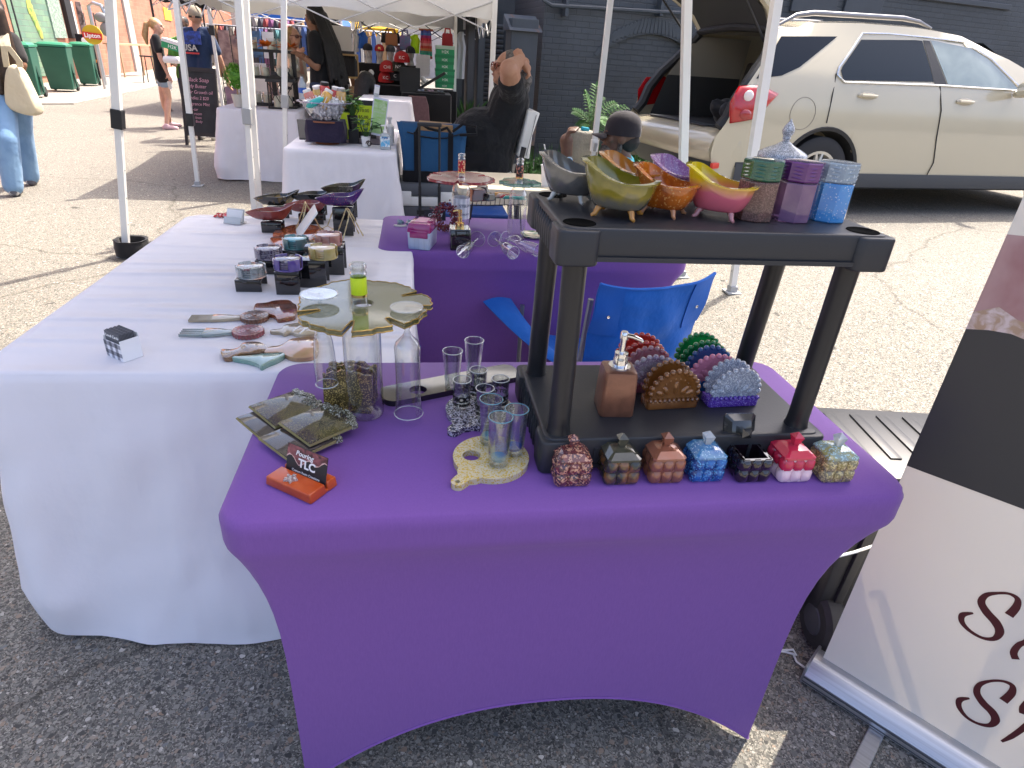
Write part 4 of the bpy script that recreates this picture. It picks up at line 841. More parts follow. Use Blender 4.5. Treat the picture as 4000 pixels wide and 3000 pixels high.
holed([(p.x, p.y) for p in rrect(.165, .036, .024, 6)], [(-.085, -.006, .019)], .013, BBD, PB)
def shot(label, x, y, r_, h, gm, z=TZ+.0125, base=None, printed=False, rb=None, group='shot glasses standing on the boards'):
    T = thing('shot_glass', label, 'shot glass', (x, y, z), U(-.2, .2), group=group); rb = rb or r_*.82
    q = MB(); q.lathe([(0, .0008), (rb-.001, .0008), (rb, .002), (rb+(r_-rb)*.3, h*.3), (r_, h), (r_-.0016, h+.0006), (r_-.002, h-.002), (rb+(r_-rb)*.3-.002, h*.3), (rb-.003, .012), (0, .0105)], 30); q.build('glass_wall', gm, T, 60)
    q = MB(); q.tube([Vector((r_*math.cos(2*math.pi*i/30), r_*math.sin(2*math.pi*i/30), h)) for i in range(30)], .0009, 6, closed=True); q.build('rim', mat('aqua_rim', (.15, .42, .55), .05, coat=1, trans=.4) if base else mat('rim_clear', (.8, .83, .83), .05), T)
    if base: q = MB(); q.lathe([(0, .011), (rb-.0035, .0112), (rb-.003, .016), (0, .0155)], 24); q.build('coloured_base', base, T, 60)
    if printed:
        ink = mat('black_ink', (.01, .01, .012), .5); rr = rb+(r_-rb)*.5
        ts = [text_cyl("DICK'S", .0155, ink, T, rr, h*.40, b=.0011), text_cyl('LAST RESORT', .0085, ink, T, rr-.0003, h*.21, b=.0007), text_cyl('BIG ASS', .0125, ink, T, rr+.0004, h*.64, math.pi/2, b=.0009), text_cyl('SHOT GLASS', .0115, ink, T, rr, h*.42, math.pi/2, b=.0009)]
        join_text(ts)
    return T
aq = mat('turquoise_base', (.01, .33, .48), .1, coat=.8, trans=.3); cb_ = mat('cobalt_base', (.02, .08, .55), .1, coat=.8, trans=.3)
shot('tall shooter with a turquoise foot at the back of the gold board', .131, .984, .0215, .094, GLB, base=aq)
shot('tall shooter with a cobalt foot at the right of the gold board', .173, .946, .0215, .094, GLB, base=cb_)
shot('tall shooter with a turquoise foot at the front of the gold board', .140, .913, .0215, .098, GLB, base=aq)
shot('printed shot glass at the left of the silver board', .087, 1.116, .0185, .066, GL, printed=True, rb=.017)
shot('printed shot glass at the front of the silver board', .130, 1.078, .0185, .066, GL, printed=True, rb=.017)
shot('printed shot glass at the right of the silver board, next to the shelf', .166, 1.118, .0185, .066, GL, printed=True, rb=.017)
shot('printed shot glass at the back of the silver board', .124, 1.160, .0185, .066, GL, printed=True, rb=.017)
shot('plain clear shooter on the black board, left one', .072, 1.207, .0215, .088, GL, rb=.015)
shot('plain clear shooter on the black board, farther right one', .123, 1.262, .0215, .088, GL, rb=.015)
# ================================================================ things on the long white table
WZ = TZ-.002
q = MB(); T = thing('card_box', 'white buffalo check box full of grey business cards at the table corner', 'card box', at('m', 582, 225, WZ), R(52))
chk = mat('white_card', (.75, .76, .78), .6)
cm_ = bpy.data.materials.new('buffalo_check'); cm_.use_nodes = True; n_ = cm_.node_tree.nodes; L_ = cm_.node_tree.links
tc_ = n_.new('ShaderNodeTexCoord'); a_ = n_.new('ShaderNodeTexChecker'); b_ = n_.new('ShaderNodeSeparateXYZ'); L_.new(tc_.outputs['Object'], b_.inputs[0])
def stripe(k, s):
    m1 = n_.new('ShaderNodeMath'); m1.operation = 'MULTIPLY'; m1.inputs[1].default_value = s; L_.new(b_.outputs[k], m1.inputs[0]); m2 = n_.new('ShaderNodeMath'); m2.operation = 'FRACT'; L_.new(m1.outputs[0], m2.inputs[0]); m3 = n_.new('ShaderNodeMath'); m3.operation = 'GREATER_THAN'; m3.inputs[1].default_value = .5; L_.new(m2.outputs[0], m3.inputs[0]); return m3.outputs[0]
ad_ = n_.new('ShaderNodeMath'); ad_.operation = 'ADD'; L_.new(stripe(0, 48), ad_.inputs[0]); L_.new(stripe(2, 48), ad_.inputs[1])
rp_ = n_.new('ShaderNodeValToRGB'); rp_.color_ramp.interpolation = 'CONSTANT'; e_ = rp_.color_ramp.elements; e_[0].color = (.75, .76, .8, 1); e_[1].color = (.05, .055, .075, 1); e_[1].position = .99; k_ = e_.new(.4); k_.color = (.25, .26, .3, 1)
hv_ = n_.new('ShaderNodeMath'); hv_.operation = 'MULTIPLY'; hv_.inputs[1].default_value = .5; L_.new(ad_.outputs[0], hv_.inputs[0]); L_.new(hv_.outputs[0], rp_.inputs[0]); L_.new(rp_.outputs[0], n_['Principled BSDF'].inputs['Base Color']); n_.remove(a_)
T.rotation_euler = (0, 0, R(-38))
q.box((0, -.022, .022), (.062, .0015, .042)); q.box((0, .022, .03), (.062, .0015, .06)); q.box((-.0305, 0, .026), (.0015, .044, .05)); q.box((.0305, 0, .026), (.0015, .044, .05)); q.box((0, 0, .001), (.062, .046, .002)); bx_ = q.build('box_body', [chk], T, 0)
q = MB(); q.box((0, -.0232, .0225), (.0618, .0006, .0415)); q.build('check_front', cm_, T, 0)
q = MB()
for i in range(12): q.box((0, -.018+.003*i, .034+.0006*(i % 3)), (.056, .0016, .06))
cds = q.build('card_stack', mat('card_grey', (.10, .105, .12), .6), T, 0)
text('Local Cards', .010, PAPER, T, (0, -.0192, .055), (R(90), 0, 0), shear=.2)
# ---- resin hair picks and small trays lying on the cloth
pkA = mat('champagne_resin', (.42, .33, .20), .1, coat=.9, trans=.3, col2=(.48, .40, .27), ns=30); pkB = mat('sea_glass_resin', (.36, .42, .40), .1, coat=.9, trans=.4, col2=(.30, .38, .36), ns=30)
mdA = mat('cocoa_medallion', (.20, .075, .035), .15, coat=.8, col2=(.09, .04, .02), ns=60, bump=(140, .7, .004)); mdB = mat('plum_medallion', (.26, .035, .05), .15, coat=.8, col2=(.17, .05, .045), ns=50, bump=(140, .7, .004))
def pick(label, p0, p1, r_, mc, mm, nt_=9, wd=.04):
    a, b = at('e', *p0, WZ), at('e', *p1, WZ); d = b-a; L = d.length; T = thing('hair_pick', label, 'hair pick', (a.x, a.y, WZ), math.atan2(d.y, d.x), group='resin hair picks on the white table'); tl = L*.34
    q = MB(); th = .009; q.prism([(tl, -wd/2), (L*.55, -wd/2+.003), (L*.68, -.012), (L*.8, -.010), (L*.8, .010), (L*.68, .012), (L*.55, wd/2-.003), (tl, wd/2)], .001, th)
    for i in range(nt_):
        y = -wd/2+wd*(i+.5)/nt_; w_ = wd/nt_*.34; q.prism([(.0, y-w_*.5), (tl+.001, y-w_), (tl+.001, y+w_), (0, y+w_*.5)], .0015, th-.0005)
    q.build('comb', mc, T, 30, bevel=.0008)
    q = MB(); q.prism([((r_+.0013*math.sin(24*2*math.pi*i/96))*math.cos(2*math.pi*i/96)+L, (r_+.0013*math.sin(24*2*math.pi*i/96))*math.sin(2*math.pi*i/96)) for i in range(96)], 0, .0125)
    m_ = q.build('medallion', mm, T, 30, bevel=.001); q = MB()
    for i in range(3): q.tube([Vector((L+r_*(.3+.22*i)*math.cos(2*math.pi*k/24), r_*(.3+.22*i)*math.sin(2*math.pi*k/24), .0125)) for k in range(24)], .0014, 5, closed=True)
    q.ball((L, 0, .0125), (r_*.18, r_*.18, .003), 8); q.build('relief', mm, m_); return T
pick('champagne hair pick with a round cocoa brown medallion', (95, 1330), (655, 1322), .036, pkA, mdA); pick('sea glass hair pick with a round plum medallion', (15, 1452), (600, 1450), .038, pkB, mdB, 4, .044)
def relief(T, pts, m, r_=.0018, z=.0125):
    q = MB(); q.tube(pts, r_, 5); return q.build('relief', m, T)
dkb = mat('dark_amber_resin', (.09, .028, .012), .08, coat=1, trans=.1, col2=(.30, .06, .02), ns=16, glit=(600, (.45, .3, .08), .05)); gdb = mat('pale_gold_resin', (.33, .23, .11), .1, coat=.9, trans=.15, col2=(.50, .44, .33), ns=22); brn = mat('honey_resin', (.26, .13, .045), .1, coat=.9, trans=.15, col2=(.12, .05, .02), ns=28); pch = mat('peach_resin', (.56, .30, .19), .08, coat=1, trans=.15, col2=(.40, .24, .10), ns=18); tea = mat('teal_resin', (.16, .33, .27), .08, coat=1, trans=.2, col2=(.24, .38, .32), ns=30)
G_ = 'profile shaped resin trays on the white table'
T, c = slab('resin_tray', 'dark amber resin tray shaped like a head in profile', 'tray', 'e', [(640, 1225), (655, 1180), (700, 1178), (770, 1172), (800, 1158), (880, 1150), (960, 1152), (985, 1180), (1018, 1192), (1022, 1290), (930, 1312), (840, 1325), (835, 1290), (780, 1272), (720, 1262), (640, 1250)], dkb, .012, group=G_)
T, c = slab('resin_tray', 'pale gold resin tray with a swept hair outline, under the olive plate', 'tray', 'e', [(778, 1412), (800, 1405), (890, 1400), (895, 1370), (960, 1355), (1040, 1345), (1150, 1350), (1195, 1400), (1190, 1440), (1100, 1455), (1010, 1450), (960, 1425), (905, 1450), (880, 1430), (790, 1428)], gdb, .010, group=G_)
q = MB(); P = [at('e', x, y, WZ+.011)-Vector((c.x, c.y, WZ)) for x, y in ((980, 1420), (1040, 1380), (1120, 1365), (1170, 1370))]; q.tube(P, .002, 5); P = [at('e', x, y, WZ+.011)-Vector((c.x, c.y, WZ)) for x, y in ((1040, 1440), (1090, 1400), (1140, 1385))]; q.tube(P, .002, 5); q.build('relief', PAPER, T)
slab('resin_tray', 'honey brown resin tray with a wrapped head outline', 'tray', 'e', [(350, 1600), (365, 1570), (450, 1580), (520, 1560), (540, 1520), (620, 1508), (700, 1512), (755, 1545), (760, 1590), (700, 1610), (560, 1612), (500, 1625), (470, 1650), (380, 1655)], brn, .012, group=G_)
slab('resin_tray', 'peach resin tray with a ruffled edge, largest of the profile trays', 'tray', 'e', [(728, 1585), (780, 1550), (860, 1548), (920, 1515), (945, 1490), (1030, 1475), (1120, 1468), (1190, 1470), (1215, 1560), (1180, 1640), (1060, 1655), (960, 1650), (900, 1615), (850, 1605), (790, 1606), (735, 1605)], pch, .012, group=G_)
slab('resin_tray', 'teal fan shaped resin tray at the corner of the purple table', 'tray', 'i', [(0, 352), (40, 348), (130, 345), (230, 330), (330, 325), (385, 322), (400, 340), (330, 380), (270, 400), (218, 432), (200, 405), (120, 380), (20, 365)], tea, .012, group=G_)
# ---- black acrylic risers and what they carry
ACR = mat('black_acrylic', (.008, .008, .009), .06, coat=1)
def riser(label, p, w_, d_, h, rz=0):
    T = thing('display_riser', label, 'riser', (p.x, p.y, WZ), rz, group='black acrylic display risers on the white table'); t = .004
    q = MB(); q.box((0, d_/2, h-t/2), (w_, d_, t)); q.box((0, t/2, (h-t)/2), (w_, t, h-t)); q.box((0, d_-t/2, (h-t)/2), (w_, t, h-t)); q.build('shell', ACR, T, 30, bevel=.0006); return T
def mid(g, x0, x1, y, z=WZ): return (at(g, x0, y, z)+at(g, x1, y, z))/2
rs_ = [('low riser under the clear flower coaster set', mid('e', 487, 720, 1085), .074, .08, .036, 0), ('middle riser under the purple coaster set', mid('e', 838, 1055, 1110), .07, .07, .07, 0), ('tall riser under the yellow coaster set', mid('e', 1062, 1280, 1050), .073, .075, .086, 0), ('tall riser behind the yellow coaster set, under the rose one', mid('e', 1285, 1438, 938)+Vector((-.035, 0, 0)), .12, .08, .092, 0),
       ('low riser under the violet fleck coaster set', at('e', 705, 985, WZ)+Vector((.01, .06, 0)), .072, .08, .045, 0), ('riser under the teal coaster set', at('e', 960, 990, WZ)+Vector((.0, .11, 0)), .075, .08, .066, 0)]
for a in rs_: riser(*a)
def coasterset(label, p, r_, mats_, n=4, z=WZ, clear_=False, rz=0):
    T = thing('coaster_set', label, 'coaster set', (p[0], p[1], z), rz, group='round coaster sets in open holders')
    q = MB(); h = .030; q.lathe([(0, .0), (r_+.006, 0), (r_+.006, .005), (0, .005)], 40, caps=(False, False))
    for a0 in (10, 100, 190, 280):
        ring = [(rr*math.cos(R(a0+55*i/8)), rr*math.sin(R(a0+55*i/8))) for rr, rng in ((r_+.0062, range(9)), (r_+.0015, range(8, -1, -1))) for i in rng]; q.prism(ring, .004, h+.004)
    q.build('holder', mats_[0], T, 40, bevel=.0012)
    for i in range(n):
        q = MB(); q.lathe([(0, .0055+i*.0068), (r_-.001, .0055+i*.0068), (r_, .0075+i*.0068), (r_, .0105+i*.0068), (r_-.002, .0118+i*.0068), (0, .0118+i*.0068)], 40, (U(-.0006, .0006), U(-.0006, .0006), 0)); q.build('coaster', mats_[1] if i < n-1 else mats_[2], T, 40)
    return T
clr = mat('water_clear_resin', (.62, .68, .68), .05, coat=1, trans=.75)
coasterset('clear coaster set with pressed flowers on the lowest riser', (rs_[0][1].x+.003, rs_[0][1].y+.042), .037, (clr, clr, mat('flower_inlay', (.50, .52, .46), .06, coat=1, trans=.2, col2=(.22, .08, .09), ns=110, nr=(.52, .6))), z=WZ+.0365)
coasterset('clear coaster set with dark violet flecks', (rs_[4][1].x, rs_[4][1].y+.04), .037, (mat('violet_fleck', (.40, .36, .42), .06, coat=1, trans=.5, glit=(260, (.06, .02, .10), .3)),)*3, z=WZ+.0455)
vio = mat('violet_resin', (.10, .06, .28), .08, coat=1, trans=.2)
coasterset('purple coaster set with a shiny swirled top', (rs_[1][1].x, rs_[1][1].y+.036), .036, (vio, mat('violet_smoke', (.12, .09, .16), .1, coat=1, col2=(.2, .17, .2), ns=40), mat('violet_swirl', (.06, .05, .08), .05, coat=1, col2=(.38, .36, .40), ns=32, nr=(.48, .56))), z=WZ+.0705)
tel = mat('dusty_teal_resin', (.07, .22, .21), .1, coat=.9, trans=.1, col2=(.15, .2, .2), ns=40)
coasterset('teal blue coaster set behind the purple one', (rs_[5][1].x, rs_[5][1].y+.04), .036, (tel, tel, mat('aqua_swirl', (.03, .30, .36), .08, coat=1, col2=(.25, .5, .55), ns=30)), z=WZ+.0665)
yel = mat('yellow_clear_resin', (.50, .38, .06), .07, coat=1, trans=.45, col2=(.60, .50, .2), ns=30)
coasterset('yellow clear coaster set on the tall riser', (rs_[2][1].x+.028, rs_[2][1].y+.040), .0375, (yel, mat('marbled_amber', (.48, .30, .09), .1, coat=1, col2=(.62, .52, .3), ns=60), mat('cream_swirl', (.62, .48, .25), .05, coat=1, col2=(.66, .52, .45), ns=30)), z=WZ+.0865)
rse = mat('rose_clear_resin', (.50, .22, .17), .07, coat=1, trans=.4)
coasterset('rose coloured coaster set at the back of the risers', (rs_[3][1].x+.012, rs_[3][1].y+.041), .037, (rse, mat('rose_marble', (.55, .25, .18), .1, coat=1, col2=(.6, .4, .36), ns=50), mat('rose_cream', (.62, .45, .40), .06, coat=1, col2=(.6, .3, .28), ns=28)), z=WZ+.0925)
# leaf shaped bowls on risers
rl = [('riser under the nearest dark red bowl', mid('e', 715, 885, 575), .075, .075, .04, 0), ('riser under the second dark red bowl', mid('e', 1035, 1250, 500), .10, .075, .04, 0), ('tallest riser under the deep purple bowl', mid('e', 1340, 1505, 600), .076, .07, .108, 0),
      ('riser under the brown black bowl at left', mid('e', 745, 930, 470)+Vector((.0, .05, 0)), .09, .07, .044, 0), ('riser under the black bowl in the middle', mid('e', 1130, 1270, 470)+Vector((-.02, .045, 0)), .09, .07, .056, 0), ('riser under the olive black bowl', mid('e', 1380, 1530, 480)+Vector((-.01, .02, 0)), .09, .07, .10, 0)]
for a in rl: riser(*a)
def leafbowl(label, p, z, m, rz=0, s=1.):
    T = thing('leaf_bowl', label, 'bowl', (p.x, p.y+.035, z), rz, group='leaf shaped resin bowls on risers'); N_ = 48
    def ring(t, off=0):
        o = []
        for i in range(N_):
            a = 2*math.pi*i/N_; c, s_ = math.cos(a), math.sin(a); L = (.070+.022*max(0, c)**7+.030*max(0, -c)**7)*(.45+.55*t)-off; W = .046*(.42+.58*t)-off
            tip = max(0, c)**4*.024*t+max(0, -c)**5*(-.012)*t
            o.append(Vector((L*c*s, W*s_*(1-.25*abs(c))*s, (.004+.040*t**1.5)*s+tip*s)))
        return o
    q = MB(); q.loft([ring(t) for t in (0, .1, .3, .5, .7, .85, 1)]+[ring(1, .005), ring(.85, .005), ring(.6, .005), ring(.3, .004)], True, (True, True)); q.build('shell', m, T, 60); return T
dred = mat('oxblood_resin', (.19, .03, .028), .12, coat=.9, col2=(.26, .055, .05), ns=30)
leafbowl('oxblood red leaf bowl nearest the front', rl[0][1], WZ+.0405, dred, R(6)); leafbowl('oxblood red leaf bowl with a frosted side, second in the row', rl[1][1]+Vector((-.01, 0, 0)), WZ+.0405, mat('oxblood_frost', (.22, .03, .03), .15, coat=.9, col2=(.36, .14, .13), ns=60, nr=(.5, .75)), R(10)); leafbowl('deep purple leaf bowl on the tallest riser', rl[2][1]+Vector((-.005, 0, 0)), WZ+.1085, mat('deep_purple_resin', (.055, .018, .13), .12, coat=.9, glit=(420, (.35, .05, .15), .04)), R(14))
leafbowl('brown black leaf bowl behind the nearest red one', rl[3][1], WZ+.0445, mat('tortoise_resin', (.02, .018, .014), .08, coat=1, col2=(.22, .13, .03), ns=24, nr=(.5, .7)), R(10)); leafbowl('plain black leaf bowl in the middle of the back row', rl[4][1], WZ+.0565, mat('black_resin', (.014, .016, .016), .08, coat=1), R(12)); leafbowl('olive black leaf bowl at the back right', rl[5][1], WZ+.1005, mat('olive_black_resin', (.05, .045, .02), .08, coat=1, col2=(.02, .02, .02), ns=20), R(14))
# jagged orange tray, white plate and twisted wire easels
slab('jagged_tray', 'orange marbled tray with a jagged edge under the white plate', 'tray', 'e', [(795, 640), (780, 615), (830, 605), (870, 600), (850, 590), (795, 585), (840, 545), (900, 530), (930, 515), (1000, 500), (1090, 495), (1110, 470), (1130, 500), (1210, 515), (1265, 545), (1250, 580), (1180, 620), (1080, 650), (960, 662), (840, 680), (815, 665)], mat('orange_marble', (.45, .12, .04), .12, coat=.8, col2=(.30, .07, .02), ns=18), .014, smoothn=1)
GW = mat('gold_wire', (.62, .50, .28), .3, .85)
def easel(label, p, rz):
    T = thing('wire_easel', label, 'easel', (p.x, p.y, WZ), rz, group='twisted gold wire easels')
    for sx in (-1, 1):
        q = MB(); P0 = [(sx*.03, -.05, .002), (sx*.03, -.02, .012), (sx*.022, .01, .085), (sx*.015, .02, .118), (sx*.012, .03, .10), (sx*.02, .075, .002)]
        fine = []
        for a, b in zip(P0, P0[1:]): fine += [Vector(a).lerp(Vector(b), t/8) for t in range(8)]
        for ph in (0, math.pi): q.tube([p+Vector((math.cos(i*1.1+ph)*.0016, math.sin(i*1.1+ph)*.0016, 0)) for i, p in enumerate(fine)], .0014, 5)
        q.build('wire_frame', GW, T)
    q = MB(); q.tube([(-.03, -.02, .012), (0, -.022, .012), (.03, -.02, .012)], .0018, 5); q.tube([(-.015, .02, .118), (0, .02, .122), (.015, .02, .118)], .0018, 5); q.build('cross_wire', GW, T); return T
easel('empty gold wire easel right of the white plate', at('e', 1430, 640, WZ), R(-60)); easel('gold wire easel behind the empty one', at('e', 1345, 560, WZ)+Vector((0, .02, 0)), R(-60)); easel('gold wire easel holding the white plate', at('e', 1010, 600, WZ)+Vector((.02, .04, 0)), R(-72))
pc = at('e', 1025, 640, WZ); T = thing('white_plate', 'plain white rectangular plate leaning on a gold easel', 'plate', (pc.x+.035, pc.y+.02, WZ+.012), R(12))
q = MB(); q.box((0, 0, .055), (.006, .14, .125), (0, R(38), 0)); q.build('panel', mat('plate_white', (.74, .74, .72), .4), T, 30, bevel=.002)
T = thing('acrylic_card_stand', 'white acrylic business card stand near the red flower beads', 'card stand', at('e', 485, 490, WZ), R(-18)); q = MB(); q.box((0, 0, .004), (.075, .05, .004)); q.box((0, .01, .028), (.075, .003, .056), (-.35, 0, 0)); q.box((0, -.018, .014), (.075, .003, .028), (-.35, 0, 0)); q.build('stand', mat('clear_white', (.66, .68, .68), .15, trans=.2), T, 30, bevel=.0008)
q = MB(); q.box((0, .003, .030), (.068, .004, .045), (-.35, 0, 0)); q.build('cards', PAPER, T, 0)
T = thing('flower_cluster', 'small bright red resin flower lying at the table edge', 'resin flower', at('e', 385, 436, WZ)); q = MB()
for i in range(16): a = i*2.4; r_ = .006+.0022*i; q.ball((r_*math.cos(a), r_*math.sin(a)*.7, .006+.004*(i % 2)), (.011, .007, .005), 6, rot=(0, .3, a))
q.build('petals', mat('red_petal', (.55, .03, .04), .15, coat=.6, trans=.2), T, 0)
# ================================================================ far purple table
T = thing('recipe_box', 'pink lidded plastic box of striped cards on the far purple table', 'card box', (.020, 2.385, TZ), R(-14))
q = MB(); q.box((0, 0, .035), (.082, .125, .068), taper=1.06); q.build('box_body', mat('striped_cards', (.62, .62, .66), .3, coat=.5, col2=(.22, .38, .62), ns=3, brush=(160, 20, 3)), T, 30, bevel=.004)
q = MB(); q.box((0, 0, .082), (.09, .134, .034), taper=.9); q.box((0, -.062, .06), (.07, .012, .03)); l = q.build('lid', mat('magenta_lid', (.38, .02, .17), .12, coat=.9, trans=.25), T, 30, bevel=.004); q = MB(); q.box((0, -.0, .0995), (.045, .075, .003)); q.build('label_frame', mat('pink_label', (.55, .25, .38), .3), l, 0, bevel=.001)
T = thing('soap_dispenser', 'square black resin dispenser with a gold pump beside the pink box', 'dispenser', (.160, 2.37, TZ), R(4))
q = MB(); q.loft([[Vector((p.x, p.y, z)) for p in rrect(s, s, .006, 4)] for z, s in ((0, .038), (.003, .0395), (.075, .0395), (.08, .037))]); q.build('bottle', mat('black_brown_resin', (.012, .010, .009), .08, coat=1, col2=(.05, .025, .012), ns=14, nr=(.55, .75)), T, 40)
q = MB(); q.lathe([(.017, .08), (.0175, .098), (.009, .100), (.009, .118), (.006, .119), (.006, .133), (.008, .134), (.008, .145)], 18, caps=(True, True)); pm = q.build('pump', GOLD, T, 40); q = MB(); q.tube([(0, 0, .140), (-.014, 0, .142), (-.026, 0, .138)], [.005, .004, .003], 8); q.build('spout', GOLD, pm)
redw = mat('red_gold_wrap', (.42, .012, .02), .35, glit=(210, (.75, .6, .3), .22)); blw = mat('black_red_wrap', (.02, .012, .012), .35, glit=(210, (.5, .16, .1), .3))
b1 = bottle('clear wine bottle with a red dotted neck wrap and paper label', .182, 2.66, .038, .307, .215, redw)
q = MB(); q.lathe([(.0388, .05), (.0388, .135)], 12, rot=None); o = q.build('label', PAPER, b1, 60)
for v in o.data.vertices: pass
ts = [text_cyl('STELLA', .016, mat('label_ink', (.16, .18, .28), .6), b1, .0386, .105, R(-65)), text_cyl('MOSCATO', .009, mat('label_ink', (.16, .18, .28), .6), b1, .0386, .070, R(-65))]; join_text(ts)
b2 = bottle('clear square shouldered bottle with a black and red neck wrap', .402, 2.52, .037, .318, .225, blw)
wine = mat('rose_slice', (.36, .06, .06), .1, coat=.9, trans=.1, col2=(.62, .50, .46), ns=16, nr=(.5, .6)); grn = mat('mint_slice', (.40, .55, .46), .1, coat=.9, trans=.25, col2=(.04, .20, .12), ns=20, nr=(.52, .66))
butler('wine red and cream resin plate on the red necked bottle', .178, 2.655, TZ+.207, .134, (wine, mat('wine_rim', (.30, .04, .05), .2)), 9, (30, 150, 260), wob=.08)
butler('mint green resin plate on the black necked bottle', .404, 2.52, TZ+.222, .078, (grn, mat('green_rim', (.05, .22, .12), .2)), 12, (40, 200, 300), wob=.14)
for lab, x, y, rz in (('clear flute lying farthest left beside the black dispenser', .232, 2.395, 65), ('clear flute lying in the middle of the three', .300, 2.40, 110), ('clear flute lying closest to the square bottle', .340, 2.405, 135)):
    o = stemglass('flute_glass', lab, x, y, TZ+.03, [(.002, 0), (.030, 0), (.031, -.002), (.006, -.005), (.003, -.014), (.004, -.05), (.012, -.07), (.021, -.10), (.024, -.13), (.0245, -.16)], group='clear flutes lying on the far purple table', loc_rot=(R(-86), 0, R(rz-90)))
T = thing('resin_ring', 'dark red crystal covered ring leaning behind the black dispenser', 'resin ring', (.116, 2.60, TZ+.062), 0); q = MB(); rnd = random.Random(5)
for i in range(420):
    a = rnd.random()*6.283; r_ = .042+rnd.gauss(0, .009); q.ball((r_*math.cos(a), rnd.gauss(0, .006), r_*1.1*math.sin(a)), .0042, 5, rot=(rnd.random()*3, rnd.random()*3, 0))
q.build('crystals', mat('garnet_crystal', (.16, .012, .02), .2, coat=.5), T, 0)
T = thing('price_sign', 'small black table sign with white writing at the back of the far purple table', 'sign', (.078, 2.815, TZ)); q = MB(); q.box((0, 0, .022), (.095, .006, .044), (-.2, 0, 0)); q.build('board', BLK, T, 20, bevel=.001); text('Gift Off', .02, WT, T, (0, -.0045, .022), (R(90)-.2, 0, 0), shear=.2)
q = MB(); q.prism([(.028*math.cos(R(a)), .016*math.sin(R(a))) for a in range(190, 351, 16)]+[(.024*math.cos(R(a)), .005*math.sin(R(a))-.002) for a in range(350, 189, -16)], 0, .008); o = q.build('resin_crescent', mat('ivory_resin', (.68, .66, .58), .2, coat=.6), loc=(-.072, 2.685, TZ), bevel=.001); tag(o, 'ivory crescent of resin lying left of the pink box', 'crescent')
T = thing('crystal_bits', 'little cluster of grey blue resin crystals beside the ivory crescent', 'crystals', (-.05, 2.73, TZ)); q = MB(); rnd = random.Random(3)
for i in range(9): q.box((rnd.uniform(-.03, .03), rnd.uniform(-.014, .014), .006), (.016, .012, .012), (rnd.random(), rnd.random(), rnd.random()))
q.build('crystal', mat('blue_grey_crystal', (.18, .28, .34), .15, coat=.6), T, 0)
T = thing('resin_plate', 'cream resin plate with green marbling right of the square bottle', 'plate', (.485, 2.56, TZ)); q = MB(); q.lathe([(0, 0), (.035, 0), (.055, .008), (.058, .014), (.053, .011), (.033, .005), (0, .005)], 32); q.build('dish', mat('green_marble', (.60, .52, .36), .1, coat=.8, col2=(.02, .18, .08), ns=22, nr=(.5, .62)), T)
T = thing('wire_rack', 'black wire rack of resin pieces behind the clear bottles', 'rack', (.34, 2.76, TZ), R(-8)); q = MB()
for x in (-.11, .12):
    for y in (-.07, .07): q.tube([(x, y, 0), (x*.92, y*.95, .09)], .0025, 5)
for k in range(13): q.tube([(-.12+.02*k, -.08, .092+.02*(k/13)), (-.12+.02*k, .08, .092+.02*(k/13))], .0016, 5)
for y in (-.08, .08): q.tube([(-.125, y, .092), (.125, y, .112)], .0025, 5)
q.build('wire_frame', BLK, T)
for k, (x, y, c, d, lab) in enumerate(((-.085, -.01, (.10, .02, .02), (.07, .08, .05), 'dark red faceted resin lump on the wire rack'), (-.055, .04, (.05, .025, .02), (.06, .06, .05), 'dark brown faceted resin lump at the back of the wire rack'), (-.03, -.03, (.03, .03, .03), (.05, .04, .03), 'smoky faceted resin lump on the wire rack'), (.05, .045, (.60, .30, .06), (.13, .03, .014), 'orange resin bar at the back of the wire rack'), (.06, .02, (.62, .50, .40), (.12, .03, .014), 'cream resin bar on the wire rack'), (.07, -.005, (.50, .03, .03), (.11, .03, .014), 'red resin bar on the wire rack'), (.08, -.03, (.02, .28, .24), (.11, .03, .014), 'green resin bar at the front of the wire rack'))):
    q = MB(); q.box((0, 0, d[2]/2), d, taper=.72); o = q.build('resin_bar' if k > 2 else 'resin_lump', mat('rack_resin_%d' % k, c, .1, coat=.9), smooth=20, bevel=.004); o.location = Vector((.34, 2.76, TZ+.104+.02*(x+.12)/.24))+Vector((x, y, 0)); o.rotation_euler = (0, 0, R(-8) if k > 2 else U(0, 2)); tag(o, lab, 'resin piece')
# ================================================================ blue folding chair
BLUE = cloth('chair_blue', (.012, .13, .52), .06, bump=(7, .6, .03), col2=(.010, .11, .46), rough=.7); BLUED = cloth('chair_blue_trim', (.012, .11, .46), .0, rough=.7)
T = thing('folding_chair', 'bright blue folding camp chair behind the black shelf', 'chair', (.79, 1.935, 0), R(16))
def sheet(q, fn, nu, nv, mi=0): q.add([fn(i/nu, j/nv) for j in range(nv+1) for i in range(nu+1)], [(j*(nu+1)+i, j*(nu+1)+i+1, (j+1)*(nu+1)+i+1, (j+1)*(nu+1)+i) for j in range(nv) for i in range(nu)], mi)
hw = .235
def backfn(u, v):
    x = (u*2-1); return Vector((x*hw*(1-.06*(1-v)), -.012-.055*(1-x*x)*(.4+.6*(1-v))*1+.05*(1-v)-.02*v+.022*noise.noise(Vector((x*2.2, v*3.1, 4)))+.006*math.sin(x*6+v*5)*(1-v), .40+.375*v+.018*abs(x)**3*v-.012*(1-x*x)*v))
q = MB(); sheet(q, backfn, 20, 16); bo = q.build('back_panel', BLUE, T, solid=.004)
